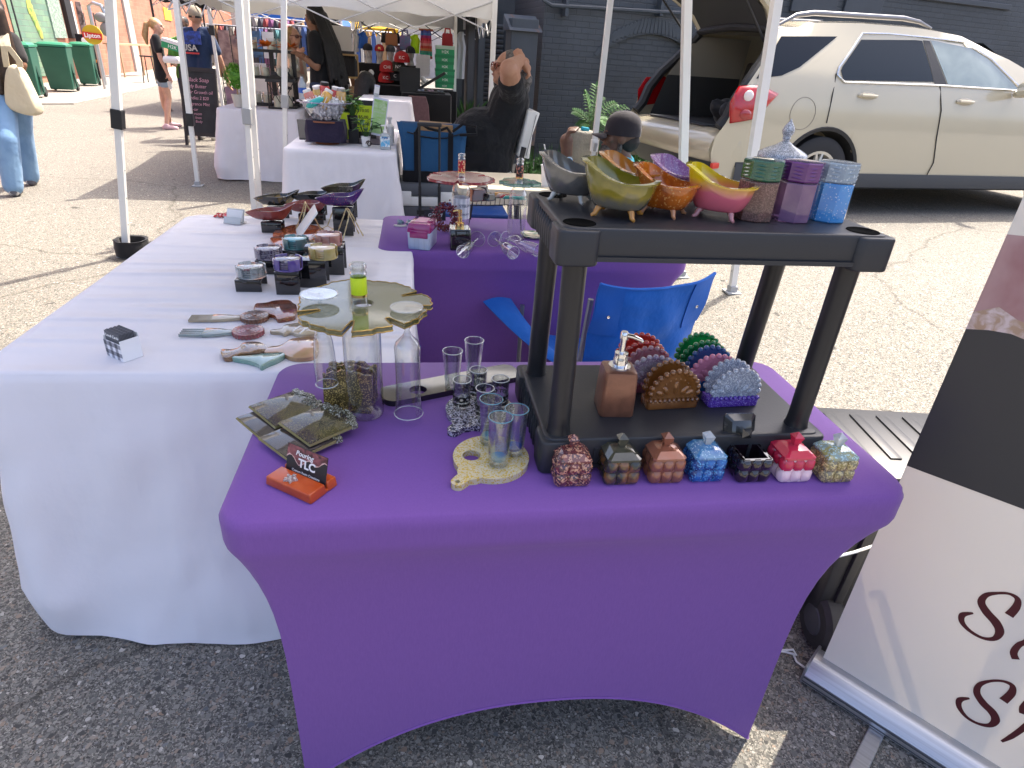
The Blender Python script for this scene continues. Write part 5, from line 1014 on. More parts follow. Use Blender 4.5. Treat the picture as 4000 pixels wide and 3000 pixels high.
for sx in (0, 1):
    q = MB(); sheet(q, lambda u, v: backfn((.0 if sx == 0 else .80)+u*.20, .52+.48*v)+Vector((0, -.006, .002)), 5, 8); po = q.build('corner_pocket', BLUED, bo, solid=.003)
    q = MB(); p = backfn(.10 if sx == 0 else .9, .72)+Vector((0, -.009, 0)); q.lathe([(0, .0), (.006, .0), (.0055, .003), (.002, .002)], 12, p, rot=(R(90), 0, 0)); q.build('grommet', CHROME, po)
q = MB(); q.tube([backfn(i/20, 1)+Vector((0, -.002, 0)) for i in range(21)], .006, 6); q.build('top_piping', BLUED, bo)
q = MB(); sheet(q, lambda u, v: Vector(((u*2-1)*.24, .02+.42*v, .385+.06*(u*2-1)**2-.03*math.sin(math.pi*v))), 12, 10); q.build('seat', BLUE, T, solid=.004)
FR = mat('frame_grey', (.22, .23, .25), .35, .7)
for sx in (-1, 1):
    q = MB(); q.tube([(sx*.225, .02, .72), (sx*.235, .035, .42), (sx*.26, .06, .02)], .010, 8); q.tube([(sx*.27, .0, .03), (sx*.25, .44, .46)], .009, 8); q.tube([(sx*.25, .44, .05), (-sx*.25, .04, .38)], .009, 8); q.tube([(sx*.27, .44, .02), (sx*.27, .44, .55)], .009, 8); q.build('frame', FR, T)
    q = MB(); sheet(q, lambda u, v: Vector((sx*(.235+.02*v)-.10*v*(sx < 0)+(u-.5)*(.05+.07*v**2), -.02+.52*v, .455+.10*v**1.6+.012*math.sin(math.pi*u)-.02*math.sin(math.pi*v))), 6, 14); q.build('armrest', BLUE, T, solid=.006)
# ================================================================ roll-up banner
BT_ = Vector((1.061, .95, 0)); bang = math.atan2(-.239, .185); BNR = thing('roll_up_banner', 'tall roll up banner with burgundy script letters in an aluminium base', 'banner', BT_, bang)
BM_ = Matrix.Translation(BT_) @ Matrix.Rotation(bang, 4, 'Z'); BI_ = BM_.inverted()
def onb(g, x, y, off=0.):
    d = BI_.to_3x3() @ ray(g, x, y); e = BI_ @ EYE; return e+d*((off-e.y)/d.y)
SATIN = cloth('banner_white', (.85, .80, .71), .22, bump=(3, .05, .01), rough=.45)
BW = .82; x0_ = -.028
q = MB(); q.box((x0_+BW/2, 0, 1.03), (BW, .0012, 1.99)); q.build('banner_sheet', SATIN, BNR, 0)
def bpoly(pts, off): return [Vector((x, -off, z)) for x, z in pts]
lo = [(x0_+BW*i/24, 1.004-.30*(i/24)+.045*math.sin(i*.5)) for i in range(25)]; up_ = [(x0_+BW*i/24, 1.187+.012*math.sin(i*.25)) for i in range(25)]
q = MB(); q.add(bpoly(lo+up_[::-1], .0012), [(i, i+1, 48-i, 49-i) for i in range(24)]); q.build('marble_print', mat('burgundy_print', (.36, .17, .17), .4, col2=(.50, .32, .30), ns=7, nr=(.3, .6)), BNR, 0)
for x, z, a, b in ((.02, 1.085, .022, .030), (.055, 1.05, .030, .022), (.085, 1.01, .018, .026), (.14, 1.06, .03, .02), (.2, .97, .03, .03)): q = MB(); q.add([Vector((x+a*math.cos(t*.42), -.0016, z+b*math.sin(t*.42)*(1+.2*math.sin(t*2)))) for t in range(15)], [tuple(range(15))])
q.build('dark_blotch', mat('plum_blotch', (.035, .018, .022), .4, col2=(.12, .05, .06), ns=60), BNR, 0)
q = MB(); up2 = [(x, z+.035+.012*math.sin(i*1.9)) for i, (x, z) in enumerate(lo)]; q.add(bpoly(lo+up2[::-1], .0018), [(i, i+1, 48-i, 49-i) for i in range(24)]); q.build('glitter_vein', mat('gold_print', (.45, .30, .20), .4, col2=(.68, .55, .52), ns=55, nr=(.4, .6)), BNR, 0)
bot = [(x0_+BW*i/24, .684+.02*(i/24)+.075*(i/24)**.6*math.sin(math.pi*i/26)*.6-.10*(i/24)**1.6) for i in range(25)]
q = MB(); q.add(bpoly(bot+lo[::-1], .0014), [(i, i+1, 48-i, 49-i) for i in range(24)]); q.build('charcoal_print', mat('charcoal_print', (.045, .043, .042), .4), BNR, 0)
INK = mat('burgundy_ink', (.085, .012, .014), .5)
def stroke(pts, ws, g='l', off=.0016):
    P = [onb(g, x, y, -off) for x, y in pts]; fine = []; fw_ = []
    for i in range(len(P)-1):
        p0, p1, p2, p3 = P[max(0, i-1)], P[i], P[i+1], P[min(len(P)-1, i+2)]
        for k in range(6):
            t = k/6; fine.append(.5*((2*p1)+(p2-p0)*t+(2*p0-5*p1+4*p2-p3)*t*t+(-p0+3*p1-3*p2+p3)*t**3)); fw_.append(ws[i]+(ws[i+1]-ws[i])*t)
    fine.append(P[-1]); fw_.append(ws[-1]); L = []; Rr = []
    for i, p in enumerate(fine):
        t = (fine[min(i+1, len(fine)-1)]-fine[max(i-1, 0)]).normalized(); n_ = Vector((-t.z, 0, t.x)); h = fw_[i]*.5; L.append(p+n_*h); Rr.append(p-n_*h)
    q = MB(); n_ = len(L); q.add(L+Rr, [(i, i+1, n_+i+1, n_+i) for i in range(n_-1)]); return q
w8 = .0125
for pts, ws in (([(1262, 1000), (1293, 965), (1300, 930), (1265, 907), (1215, 904), (1165, 912), (1143, 942), (1165, 985), (1205, 1030), (1222, 1070), (1200, 1100), (1150, 1098), (1095, 1068), (1060, 1030), (1062, 998), (1108, 990)], [.016, .014, .010, .006, .006, .010, .014, .017, .018, .016, .010, .007, .008, .011, .012, .004]),
                ([(1238, 1370), (1274, 1335), (1276, 1303), (1235, 1284), (1180, 1284), (1135, 1300), (1124, 1335), (1150, 1378), (1190, 1418), (1204, 1452), (1180, 1475), (1130, 1468), (1080, 1440), (1048, 1398), (1050, 1365), (1092, 1358)], [.016, .014, .010, .006, .006, .010, .014, .017, .018, .016, .010, .007, .008, .011, .012, .004]),
                ([(1292, 1190), (1283, 1160), (1305, 1128), (1345, 1105), (1400, 1020), (1440, 940)], [.014, .013, .011, .010, .009, .006]), ([(1230, 1545), (1270, 1525), (1310, 1498), (1345, 1470), (1400, 1440)], [.005, .010, .011, .011, .008]), ([(1318, 1425), (1322, 1400), (1345, 1370)], [.009, .012, .010])):
    o = stroke(pts, ws).build('script_letter', INK, BNR, 0)
ALU = mat('aluminium', (.55, .56, .58), .3, .85, brush=(3, 200, 200))
q = MB(); q.loft([[Vector((x, y, z)) for y, z in ((-.045, 0), (-.06, .012), (-.058, .035), (-.03, .062), (-.006, .070), (.006, .070), (.03, .062), (.05, .03), (.05, 0))] for x in (-.045, .83)]); b = q.build('base', ALU, BNR, 30)
for dz in (.016, .03): q = MB(); q.box((.39, -.0598, dz), (.87, .002, .003)); q.build('groove', DGREY, b, 0)
q = MB(); q.box((-.048, -.004, .03), (.008, .1, .062)); q.build('end_cap', mat('cap_grey', (.35, .36, .38), .3, .6), b, 0, bevel=.004)
for fx in (.14, .66): q = MB(); q.box((fx, -.13, .008), (.035, .30, .008), (0, 0, .0)); q.build('foot_bar', ALU, BNR, 0, bevel=.003)
q = MB(); q.tube([(.4, .03, .03), (.4, .05, 2.03)], .008, 8); q.box((.4, .01, 2.03), (BW, .03, .02)); q.build('pole', ALU, BNR, 30)
# ================================================================ black rolling tool chest behind the banner
T = thing('rolling_tool_chest', 'black wheeled plastic tool chest between the near table and the banner', 'tool chest', (1.315, 1.215, 0), R(-8))
q = MB(); q.box((0, 0, .28), (.44, .34, .46), taper=1.08); q.build('chest_body', BLACKP, T, 30, bevel=.012)
q = MB()
for i in range(5): q.box((-.18+.09*i, -.183, .28), (.022, .012, .40), (.04, 0, 0))
for i in range(3): q.box((-.236, -.12+.12*i, .28), (.012, .022, .40), (0, .04, 0))
q.build('rib', BLACKP, T, 30, bevel=.003)
q = MB(); q.box((0, 0, .535), (.49, .385, .05)); q.box((0, 0, .565), (.45, .345, .02)); l = q.build('lid', BLACKP, T, 30, bevel=.008)
q = MB()
for i in range(6): q.box((-.19+.076*i, .02, .577), (.03, .22, .006))
q.build('lid_rib', BLACKP, l, 30, bevel=.002); q = MB(); q.tube([(-.12, -.205, .555), (-.12, -.225, .55), (.12, -.225, .55), (.12, -.205, .555)], .009, 8); q.build('handle', BLK, l)
q = MB(); q.box((0, -.19, .448), (.44, .012, .018)); q.box((-.238, 0, .448), (.012, .36, .018)); q.build('red_stripe', REDP, T, 0)
for sx in (-1, 1):
    q = MB(); q.lathe([(.02, -.03), (.072, -.03), (.085, -.018), (.085, .018), (.072, .03), (.02, .03)], 28, (sx*.19, -.165, .086), (True, True), rot=(0, R(90), 0)); wh = q.build('wheel', mat('wheel_black', (.03, .03, .032), .6), T, 40)
    q = MB(); q.lathe([(.0, sx*.033), (.04, sx*.033), (.045, sx*.029)], 20, (sx*.19, -.165, .086), rot=(0, R(90), 0)); q.build("hub", DGREY, wh)
CORD = mat('white_cord', (.72, .72, .70), .5)
q = MB(); q.tube([at('l', x, y, z) for x, y, z in ((250, 1150, .012), (300, 1158, .012), (345, 1170, .02), (330, 1148, .03), (285, 1150, .012))], .003, 6); q.tube([at('l', x, y, .008) for x, y in ((330, 1165), (345, 1200), (380, 1225), (430, 1235), (462, 1238), (466, 1222), (455, 1205))], .003, 6); tag(q.build('cord', CORD), 'white cord curling on the asphalt beside the chest wheel', 'cord')
q = MB(); q.tube([at('l', 510, 748, .40), at('l', 600, 725, .415), at('l', 680, 698, .43), at('l', 745, 678, .44)], .0035, 6); tag(q.build('cord', CORD), 'white cord stretched across the side of the black tool chest', 'cord')
# ================================================================ luggage beside the seated woman
gy = .0
T = thing('cooler', 'grey wheeled cooler with a white band under the blue bag', 'cooler', (.06, 5.25, 0), R(3)); CG = mat('cooler_grey', (.09, .10, .115), .5)
q = MB(); q.box((0, 0, .18), (.50, .36, .30), taper=1.05); q.build('tub', CG, T, 30, bevel=.02)
q = MB(); q.box((0, 0, .365), (.53, .39, .075)); q.build('band', WHITE, T, 30, bevel=.012); q = MB(); q.box((0, 0, .455), (.54, .40, .10), taper=.94); l = q.build('lid', CG, T, 30, bevel=.025)
for x in (-.16, .16): q = MB(); q.box((x, -.205, .395), (.09, .02, .10)); q.build('latch', WHITE, l, 30, bevel=.006)
NVY = cloth('bag_blue', (.022, .085, .19), 0, bump=(20, .3, .01), rough=.8); BWB = cloth('bag_black', (.012, .012, .014), 0, rough=.8)
bb = aty('b', 1500, 1640, 5.2); T = thing('tote_bag', 'large blue zip top cooler tote with black straps on the grey cooler', 'bag', (.13, 5.24, .506))
q = MB(); rs = []
for t, wx, wy in ((0, .225, .13), (.1, .235, .14), (.4, .235, .14), (.75, .245, .11), (.92, .262, .06), (1, .27, .03)):
    rs.append([Vector((p.x+.012*math.sin(i*.9)*t, p.y, t*.40*(1+.05*(p.x/.25)**2*t)+.006*math.sin(i*1.7)*t)) for i, p in enumerate(rrect(wx, wy, .03, 5))])
q.loft(rs); b = q.build('bag_body', NVY, T, 50)
q = MB(); q.loft([[Vector((p.x, p.y, z)) for p in rrect(.242, .147, .03, 5)] for z in (-.002, .085)]); q.build('base_panel', BWB, b, 50)
q = MB()
for x in (-.13, .13): q.box((x, -.147, .19), (.04, .006, .36))
for sy in (-1,): q.tube([(-.13, -.14, .37), (-.10, -.16, .43), (-.04, -.165, .40), (.04, -.165, .385), (.10, -.16, .41), (.13, -.14, .37)], .012, 6); q.tube([(.15, -.10, .38), (.22, -.14, .44), (.32, -.15, .43), (.33, -.14, .37), (.2, -.12, .36)], .011, 6)
q.build('strap', BWB, T, 50); q = MB(); q.tube([(-.2, -.085, .36), (-.1, -.10, .335), (.0, -.104, .325), (.1, -.10, .33), (.2, -.085, .36)], .005, 6); q.build('zip', BLK, b)
q = MB(); q.box((0, 0, .02), (.26, .16, .05), (.05, .03, 0)); o = q.build('cardboard_box', mat('cardboard', (.36, .22, .11), .8), smooth=0, bevel=.003, loc=(.15, 5.25, .885)); tag(o, 'flat brown cardboard box sticking out of the blue tote', 'box')
T = thing('hand_cart', 'black folding luggage cart with a tall looped handle in front of the blue bag', 'hand cart', (.09, 4.98, 0))
hA, hB = aty('b', 1632, 1070, 4.98)-Vector((.09, 4.98, 0)), aty('b', 1808, 1078, 4.98)-Vector((.09, 4.98, 0))
q = MB(); q.tube([(hA.x, 0, .12), (hA.x, 0, .5)], .012, 8); q.tube([(hB.x, 0, .12), (hB.x, 0, .5)], .012, 8); q.tube([(hA.x, 0, .4), (hA.x, 0, hA.z-.02), (hA.x+.015, 0, hA.z), (hB.x-.015, 0, hB.z), (hB.x, 0, hB.z-.02), (hB.x, 0, .4)], .009, 8); q.box(((hA.x+hB.x)/2, 0, .30), (abs(hB.x-hA.x)+.05, .03, .03)); q.build('handle', BLK, T, 40)
q = MB(); q.box(((hA.x+hB.x)/2, -.01, hA.z), (abs(hB.x-hA.x)+.03, .028, .028)); q.build('grip', BLACKP, T, 40, bevel=.008)
q = MB(); q.box((.0, .08, .10), (.34, .22, .025)); q.build('platform', BLACKP, T, 30, bevel=.005)
for sx in (-1, 1): q = MB(); q.lathe([(0, -.02), (.06, -.02), (.07, -.01), (.07, .01), (.06, .02), (0, .02)], 20, (sx*.17, .0, .07), rot=(0, R(90), 0)); q.build('wheel', BLK, T, 40)
T = thing('folding_table', 'beige plastic folding table behind the far purple table', 'table', (.52, 3.85, 0), R(2))
BEI = mat('beige_plastic', (.55, .50, .38), .5)
q = MB(); q.prism([(p.x, p.y) for p in rrect(.30, .28, .03, 5)], .715, .757); q.build('tabletop', BEI, T, 40, bevel=.008)
q = MB(); q.box((0, -.26, .69), (.52, .012, .05)); q.build('apron', BEI, T, 0)
for sx in (-1, 1):
    for sy in (-1, 1): q = MB(); q.tube([(sx*.25, sy*.2, .71), (sx*.25, sy*.22, 0)], .013, 8); q.build('leg', FR, T)
cpn = aty('g', 1358, 430, 3.72); T = thing('foam_cup', 'white foam cup with a clear straw on the beige table edge', 'cup', (.76, 3.72, .757)); q = MB(); q.lathe([(0, 0), (.03, 0), (.042, .11), (.045, .112), (.045, .118), (.03, .122), (0, .122)], 24); q.build('cup_body', mat('foam_white', (.75, .75, .75), .6), T, 40); q = MB(); q.tube([(0, 0, .12), (-.035, 0, .23)], .004, 6); q.build('straw', mat('straw_clear', (.75, .78, .8), .2, trans=.3), T)
T = thing('storage_bin', 'dark blue plastic bin on the ground behind the red necked bottle', 'bin', (.40, 4.5, 0)); q = MB(); q.box((0, 0, .22), (.4, .32, .40), taper=1.1); q.box((0, 0, .43), (.46, .37, .03)); q.build('bin_body', mat('bin_blue', (.01, .05, .22), .35), T, 30, bevel=.01)
# ================================================================ weeds and stones at the foot of the dark wall
LEAF = mat('weed_leaf', (.045, .125, .03), .5, trans=0, col2=(.075, .18, .04), ns=9); LEAFD = mat('weed_dark', (.035, .10, .025), .55, col2=(.06, .15, .03), ns=9)
def leaflet(q, p, d, L, W, n_=Vector((0, 0, 1))):
    d = d.normalized(); s = d.cross(n_); s = s.normalized() if s.length > 1e-4 else Vector((1, 0, 0)); nn = s.cross(d)
    q.add([p, p+d*L*.3+s*W*.5+nn*.004, p+d*L*.6+s*W*.4, p+d*L-nn*.1*L, p+d*L*.6-s*W*.4, p+d*L*.3-s*W*.5+nn*.004], [(0, 1, 2, 3), (0, 3, 4, 5)])
fb = aty('c', 1492, 965, 8.6); fb.z = gz(fb.x, fb.y); T = thing('tree_of_heaven_sapling', 'fern leaved green sapling growing against the dark brick wall', 'plant', fb)
rnd = random.Random(11); st = MB(); lf = MB()
tips = [('c', 1372, 800), ('c', 1735, 770), ('c', 1530, 625), ('c', 1410, 905), ('c', 1660, 745), ('c', 1450, 680), ('c', 1600, 880), ('c', 1640, 900), ('c', 1560, 700), ('c', 1500, 830)]
crown = aty('c', 1500, 860, 8.6)-fb
st.tube([(0, 0, 0), crown*.5, crown], [.018, .013, .010], 6)
for k, tp in enumerate(tips):
    tip = aty(*tp, 8.6+rnd.uniform(-.15, .3))-fb; base_ = crown*rnd.uniform(.7, 1.0); mid_ = base_.lerp(tip, .55)+Vector((0, 0, .07)); pts = [base_*(1-t)**2+mid_*(2*t*(1-t))+tip*t*t for t in [i/10 for i in range(11)]]
    st.tube(pts, .004, 5)
    for i in range(2, 11):
        d = (pts[i]-pts[i-1]).normalized(); side = d.cross(Vector((0, -.6, 1))).normalized()
        for sg in (-1, 1): leaflet(lf, pts[i], (side*sg+d*.55), .115*(1-.35*abs(i-6)/5), .036, Vector((0, -.5, 1)))
    leaflet(lf, pts[-1], d, .08, .03)
st.build('stem', mat('green_stem', (.10, .16, .05), .6), T); lf.build('leaflets', LEAF, T, 0)
bk_ = aty('c', 1462, 1098, 8.0); q = MB(); b0, b1_ = aty('c', 1362, 1090, 8.0), aty('c', 1560, 955, 8.0)
zb = gz(b0.x, 8.0); q.box(((b0.x+b1_.x)/2, 8.25, (zb+b1_.z)/2-.02), (b1_.x-b0.x, .5, b1_.z-zb+.04), (0, .05, .1), taper=.9)
o = q.build('concrete_block', mat('rough_concrete', (.26, .25, .21), .9, col2=(.18, .175, .15), ns=6, bump=(30, .8, .02)), smooth=30, bevel=.04, seg=3); tag(o, 'rough worn concrete block in the grass under the sapling', 'block')
q = MB(); p = aty('c', 1447, 942, 8.1); q.box((0, 0, .02), (.1, .06, .045), (0, .1, .3)); o = q.build('plastic_scrap', mat('scrap_teal', (.02, .30, .42), .4), smooth=30, bevel=.012, loc=p); tag(o, 'turquoise plastic scrap on top of the concrete block', 'litter')
GRASS = MB(); rnd = random.Random(4)
for i in range(7500):
    x, y = rnd.uniform(1.4, 4.4), rnd.uniform(7.2, 9.4); wy = 9.2+(x-2.2)*.176
    dens = sstep((y-7.5)/1.1)*(.55+.45*noise.noise(Vector((x*1.6, y*1.6, 0))))
    if y > wy or rnd.random() > dens*1.25 or (2.1 < x < 2.6 and 7.95 < y < 8.5): continue
    z = gz(x, y); h = rnd.uniform(.05, .14)*(1+1.7*sstep((y-wy+1.1)/1.0)); a = rnd.random()*6.28; b = rnd.uniform(.01, .05); w_ = .010
    GRASS.add([(x-w_*math.sin(a), y+w_*math.cos(a), z), (x+w_*math.sin(a), y-w_*math.cos(a), z), (x+b*math.cos(a), y+b*math.sin(a), z+h)], [(0, 1, 2)])
    if i % 5 == 0:
        for k in range(3): leaflet(GRASS, Vector((x, y, z+h*.5)), Vector((rnd.uniform(-1, 1), rnd.uniform(-1, 1), .5)), .07, .045)
o = GRASS.build('weeds', LEAF, smooth=0); tag(o, 'low green weeds and grass along the foot of the dark wall', 'weeds', kind='stuff')
GV = bpy.data.materials['asphalt']
# ================================================================ cream SUV with its tailgate up (u forward, v across, z up from the tyres)
SUV_YAW = R(8); SZ = .22; S0 = Vector((4.32, 5.79, 0))-Vector((math.cos(SUV_YAW), math.sin(SUV_YAW), 0))*1.75; S0.z = SZ
T = thing('parked_car', 'cream SUV parked by the dark wall with its tailgate raised', 'car', S0, SUV_YAW); SUV = T
PAINT = mat('cream_paint', (.47, .42, .305), .25, .0, coat=1., spec=.5); CLAD = mat('grey_cladding', (.045, .05, .058), .55); DGL = mat('tinted_glass', (.010, .014, .022), .06, coat=0, spec=.2); FGL = glass('car_glass', (.55, .68, .66), .5); INT = mat('car_interior', (.03, .03, .03), .7); TRIM = mat('beige_trim', (.25, .23, .19), .7); RUB = mat('tyre_rubber', (.018, .018, .02), .75)
WID = 1.86
def inset(z): return .0 if z < 1.0 else (.02*(z-1.0)/.16 if z < 1.16 else .02+.24*((z-1.16)/.5)**1.1)
def rear_u(z):       # rear edge of the body side seen from the side
    pts = [(.2, .16), (.45, .05), (.62, .0), (.75, .06), (.82, .13), (1.0, .19), (1.16, .30), (1.3, .42), (1.5, .56), (1.6, .62), (1.75, .66)]
    for (z0, u0), (z1, u1) in zip(pts, pts[1:]):
        if z <= z1: return u0+(u1-u0)*max(0, (z-z0))/(z1-z0)
    return pts[-1][1]
def roof_z(u):
    pts = [(.5, 1.585), (.9, 1.655), (1.5, 1.69), (2.2, 1.70), (2.7, 1.665), (3.15, 1.56), (3.75, 1.36), (4.3, 1.13), (4.9, 1.06), (5.3, .92), (5.5, .70)]
    for (a, z0), (b, z1) in zip(pts, pts[1:]):
        if u <= b: t = max(0, (u-a)/(b-a)); return z0+(z1-z0)*t
    return .7
def section(u, rear=False):
    zr = roof_z(u); zs = [.28, .36, .44, .55, .68, .80, .92, 1.0, 1.08, 1.16, 1.28, 1.42, 1.55]; out = []
    taper_ = 0 if u < 4.25 else .16*((u-4.25)/1.25)**2
    for z in zs:
        zz = min(z, zr-.03-.001*(1.6-z)) if z > zr-.05 else z; cr = -.018*math.sin(math.pi*min(1, max(0, (z-.36)/.72))) ; out.append((inset(zz)+.03+cr+taper_, zz))
    v0 = out[-1][0]; out += [(v0+.05, zr-.022), (v0+.13, zr-.006), (v0+.30, zr), (WID/2-.02, zr+.008)]
    return out
us = [0, .12, .25, .4, .6, .8, 1.0, 1.2, 1.5, 1.8, 2.1, 2.4, 2.7, 3.0, 3.3, 3.6, 3.9, 4.2, 4.5, 4.75, 5.0, 5.28, 5.48]
ARCH = (1.21, .40, .425)
def ring(u):
    sec = section(max(u, .62)); w_ = max(0, 1-u/1.05); o = []
    half = [(v, z) for v, z in sec]
    for v, z in half: o.append(Vector((u+(rear_u(z)-.0)*w_, v, z)))
    full = o+[Vector((p.x, WID-p.y, p.z)) for p in o[::-1]]
    return full
rings = [ring(u) for u in us]
q = MB(); NS = len(rings[0])
def arch_cut(p):        # raise the lower edge over the wheels
    for cu in (1.21, 4.62):
        d = p.x-cu
        if abs(d) < .43: p.z = max(p.z, .36+math.sqrt(max(0, .43**2-d*d))*.98) if p.z < .78 else p.z
    return p
fineus = sorted(set(us+[.78, .82, .9, 1.0, 1.1, 1.21, 1.32, 1.42, 1.52, 1.6, 1.64, 1.66, 4.17, 4.21, 4.3, 4.4, 4.5, 4.62, 4.75, 4.85, 4.95, 5.03, 5.07]))
rings = [[arch_cut(p.copy()) for p in ring(u)] for u in fineus]
q.loft(rings, False, (False, False)); body = q.build('body', PAINT, T, 45)
q = MB(); q.add([p for p in rings[-1]], [tuple(range(NS))]); q.build('nose', PAINT, T, 0)
def side(u, z, off=.004): return Vector((u, (inset(z)+.03-.018*math.sin(math.pi*min(1, max(0, (z-.36)/.72))))-off, z))
def panel(name, pts, m, off=.004, parent=None, sub=6):       # a patch that follows the body side, right-hand side and its twin
    P = []
    for i, (u, z) in enumerate(pts):
        u1, z1 = pts[(i+1) % len(pts)]
        for k in range(sub): P.append((u+(u1-u)*k/sub, z+(z1-z)*k/sub))
    # triangulated fan through horizontal slices so that it follows the curve
    me = MB(); zlo, zhi = min(p[1] for p in P), max(p[1] for p in P); NZ = 10; rows = []
    for j in range(NZ+1):
        z = zlo+(zhi-zlo)*(j/NZ*.998+.001); xs_ = []
        for i in range(len(P)):
            (a, za), (b, zb) = P[i], P[(i+1) % len(P)]
            if (za <= z) != (zb <= z): xs_.append(a+(b-a)*(z-za)/(zb-za))
        rows.append((min(xs_), max(xs_), z) if len(xs_) > 1 else None)
    rows = [r_ for r_ in rows if r_]
    for s in (0, 1):
        vs = []; me = MB()
        for a, b, z in rows:
            for k in range(7): p = side(a+(b-a)*k/6, z, off); vs.append(p if s == 0 else Vector((p.x, WID-p.y, p.z)))
        me.add(vs, [(j*7+k, j*7+k+1, (j+1)*7+k+1, (j+1)*7+k) for j in range(len(rows)-1) for k in range(6)])
        me.build(name, m, parent or T, 60)
panel('quarter_window', [(.345, 1.165), (.60, 1.20), (.80, 1.28), (1.22, 1.545), (.62, 1.51), (.45, 1.30)], DGL)
panel('rear_door_window', [(1.27, 1.20), (2.33, 1.225), (2.20, 1.575), (1.52, 1.572), (1.24, 1.285)], mat('rear_window_glass', (.014, .020, .028), .06, coat=0, spec=.25))
panel('front_door_window', [(2.50, 1.225), (3.42, 1.225), (3.05, 1.46), (2.72, 1.58), (2.30, 1.585)], mat('front_window_glass', (.10, .145, .14), .04, coat=1, spec=.8, col2=(.22, .27, .25), ns=2.2))
panel('pillar_trim', [(2.335, 1.22), (2.49, 1.22), (2.29, 1.58), (2.21, 1.58)], BLK)
def seam(pts, r_=.005, m=None, off=.006): q = MB(); q.tube([side(u, z, off) for u, z in pts], r_, 5); return q.build('door_seam', m or BLK, T)
SIL = mat('silver_trim', (.62, .63, .64), .18, .9)
q = MB(); q.tube([side(u, z, .007) for u, z in ((3.42, 1.215), (2.4, 1.212), (1.28, 1.185), (1.20, 1.24), (1.22, 1.30), (1.36, 1.44), (1.50, 1.59), (1.8, 1.605), (2.28, 1.605), (2.72, 1.60), (3.05, 1.475), (3.42, 1.25))], .009, 6); q.build('window_trim', SIL, T)
seam([(1.19, 1.25), (1.17, 1.05), (1.17, .84)]); seam([(2.40, 1.22), (2.47, 1.0), (2.52, .75), (2.60, .52), (2.56, .30)])
q = MB(); q.tube([side(.89+.135*math.cos(t*.25), .91+.135*math.sin(t*.25), .0012) for t in range(26)], .003, 5, closed=True); q.build('fuel_door', mat('seam_brown', (.22, .2, .16), .5), T)
for u in (1.57, 2.75):
    q = MB(); q.ball(side(u, 1.075, -.004), (.105, .012, .045), 14); q.build('handle_recess', mat('recess_cream', (.42, .38, .3), .35), T)
    q = MB(); p = side(u, 1.083, .02); q.tube([p+Vector((-.105, .02, 0)), p+Vector((-.085, 0, .003)), p+Vector((0, -.006, .005)), p+Vector((.085, 0, .003)), p+Vector((.105, .02, 0))], [.014, .018, .018, .016, .012], 8); q.build('door_handle', PAINT, T)
# black lower cladding, sill and arch lip
q = MB(); q.loft([[side(u, .40, .012), side(u, .335, .022), side(u, .27, .010), side(u, .245, -.06)] for u in (1.66, 2.2, 2.8, 3.3, 4.15)], False, (False, False)); q.build('sill_cladding', CLAD, T, 40)
q = MB(); q.loft([[side(u, zt_, .010), side(u, .36, .024), side(u, .26, .012), side(u, .24, -.05)] for u, zt_ in ((.30, .47), (.45, .45), (.62, .435), (.79, .43))], False, (False, False)); q.build('rear_cladding', CLAD, T, 40)
for cu in (1.21, 4.62):
    q = MB(); q.loft([[Vector((cu+r_*math.cos(R(a)), y, .36+r_*math.sin(R(a))*.98)) for r_, y in ((.425, .30), (.425, .008), (.455, .0), (.462, .012))] for a in range(-12, 193, 8)], False, (False, False)); q.build('wheel_arch', mat('arch_black', (.02, .021, .023), .6), T, 50)
def wheel(u, v):
    sgn = -1 if v < 1 else 1; c = Vector((u, v, .36)); q = MB(); q.lathe([(.23, -.10), (.33, -.11), (.36, -.09), (.363, 0), (.36, .09), (.33, .11), (.23, .10)], 40, c, rot=(R(90), 0, 0)); w_ = q.build('wheel', RUB, T, 40)
    q = MB(); q.lathe([(.235, .06*sgn*-1), (.235, .105*sgn*-1), (.21, .10*-sgn), (.20, .03*-sgn)], 36, c, rot=(R(90), 0, 0))
    q.lathe([(0, .085*-sgn), (.05, .085*-sgn), (.06, .07*-sgn)], 18, c, rot=(R(90), 0, 0))
    for k in range(5):
        a = R(90+72*k)
        for da in (-.16, .16): q.tube([c+Vector((.05*math.cos(a), .085*sgn*1.0, .05*math.sin(a))), c+Vector((.215*math.cos(a+da), .088*sgn, .215*math.sin(a+da)))], [.026, .018], 6)
    q.build('rim', mat('alloy', (.55, .54, .50), .3, .6), w_, 50)
    q = MB(); q.lathe([(0, .0), (.21, .0)], 30, c+Vector((0, .02*sgn, 0)), rot=(R(90), 0, 0)); q.build('brake_disc', BLK, w_)
for u in (1.21, 4.62):
    for v in (.13, WID-.13): wheel(u, v)
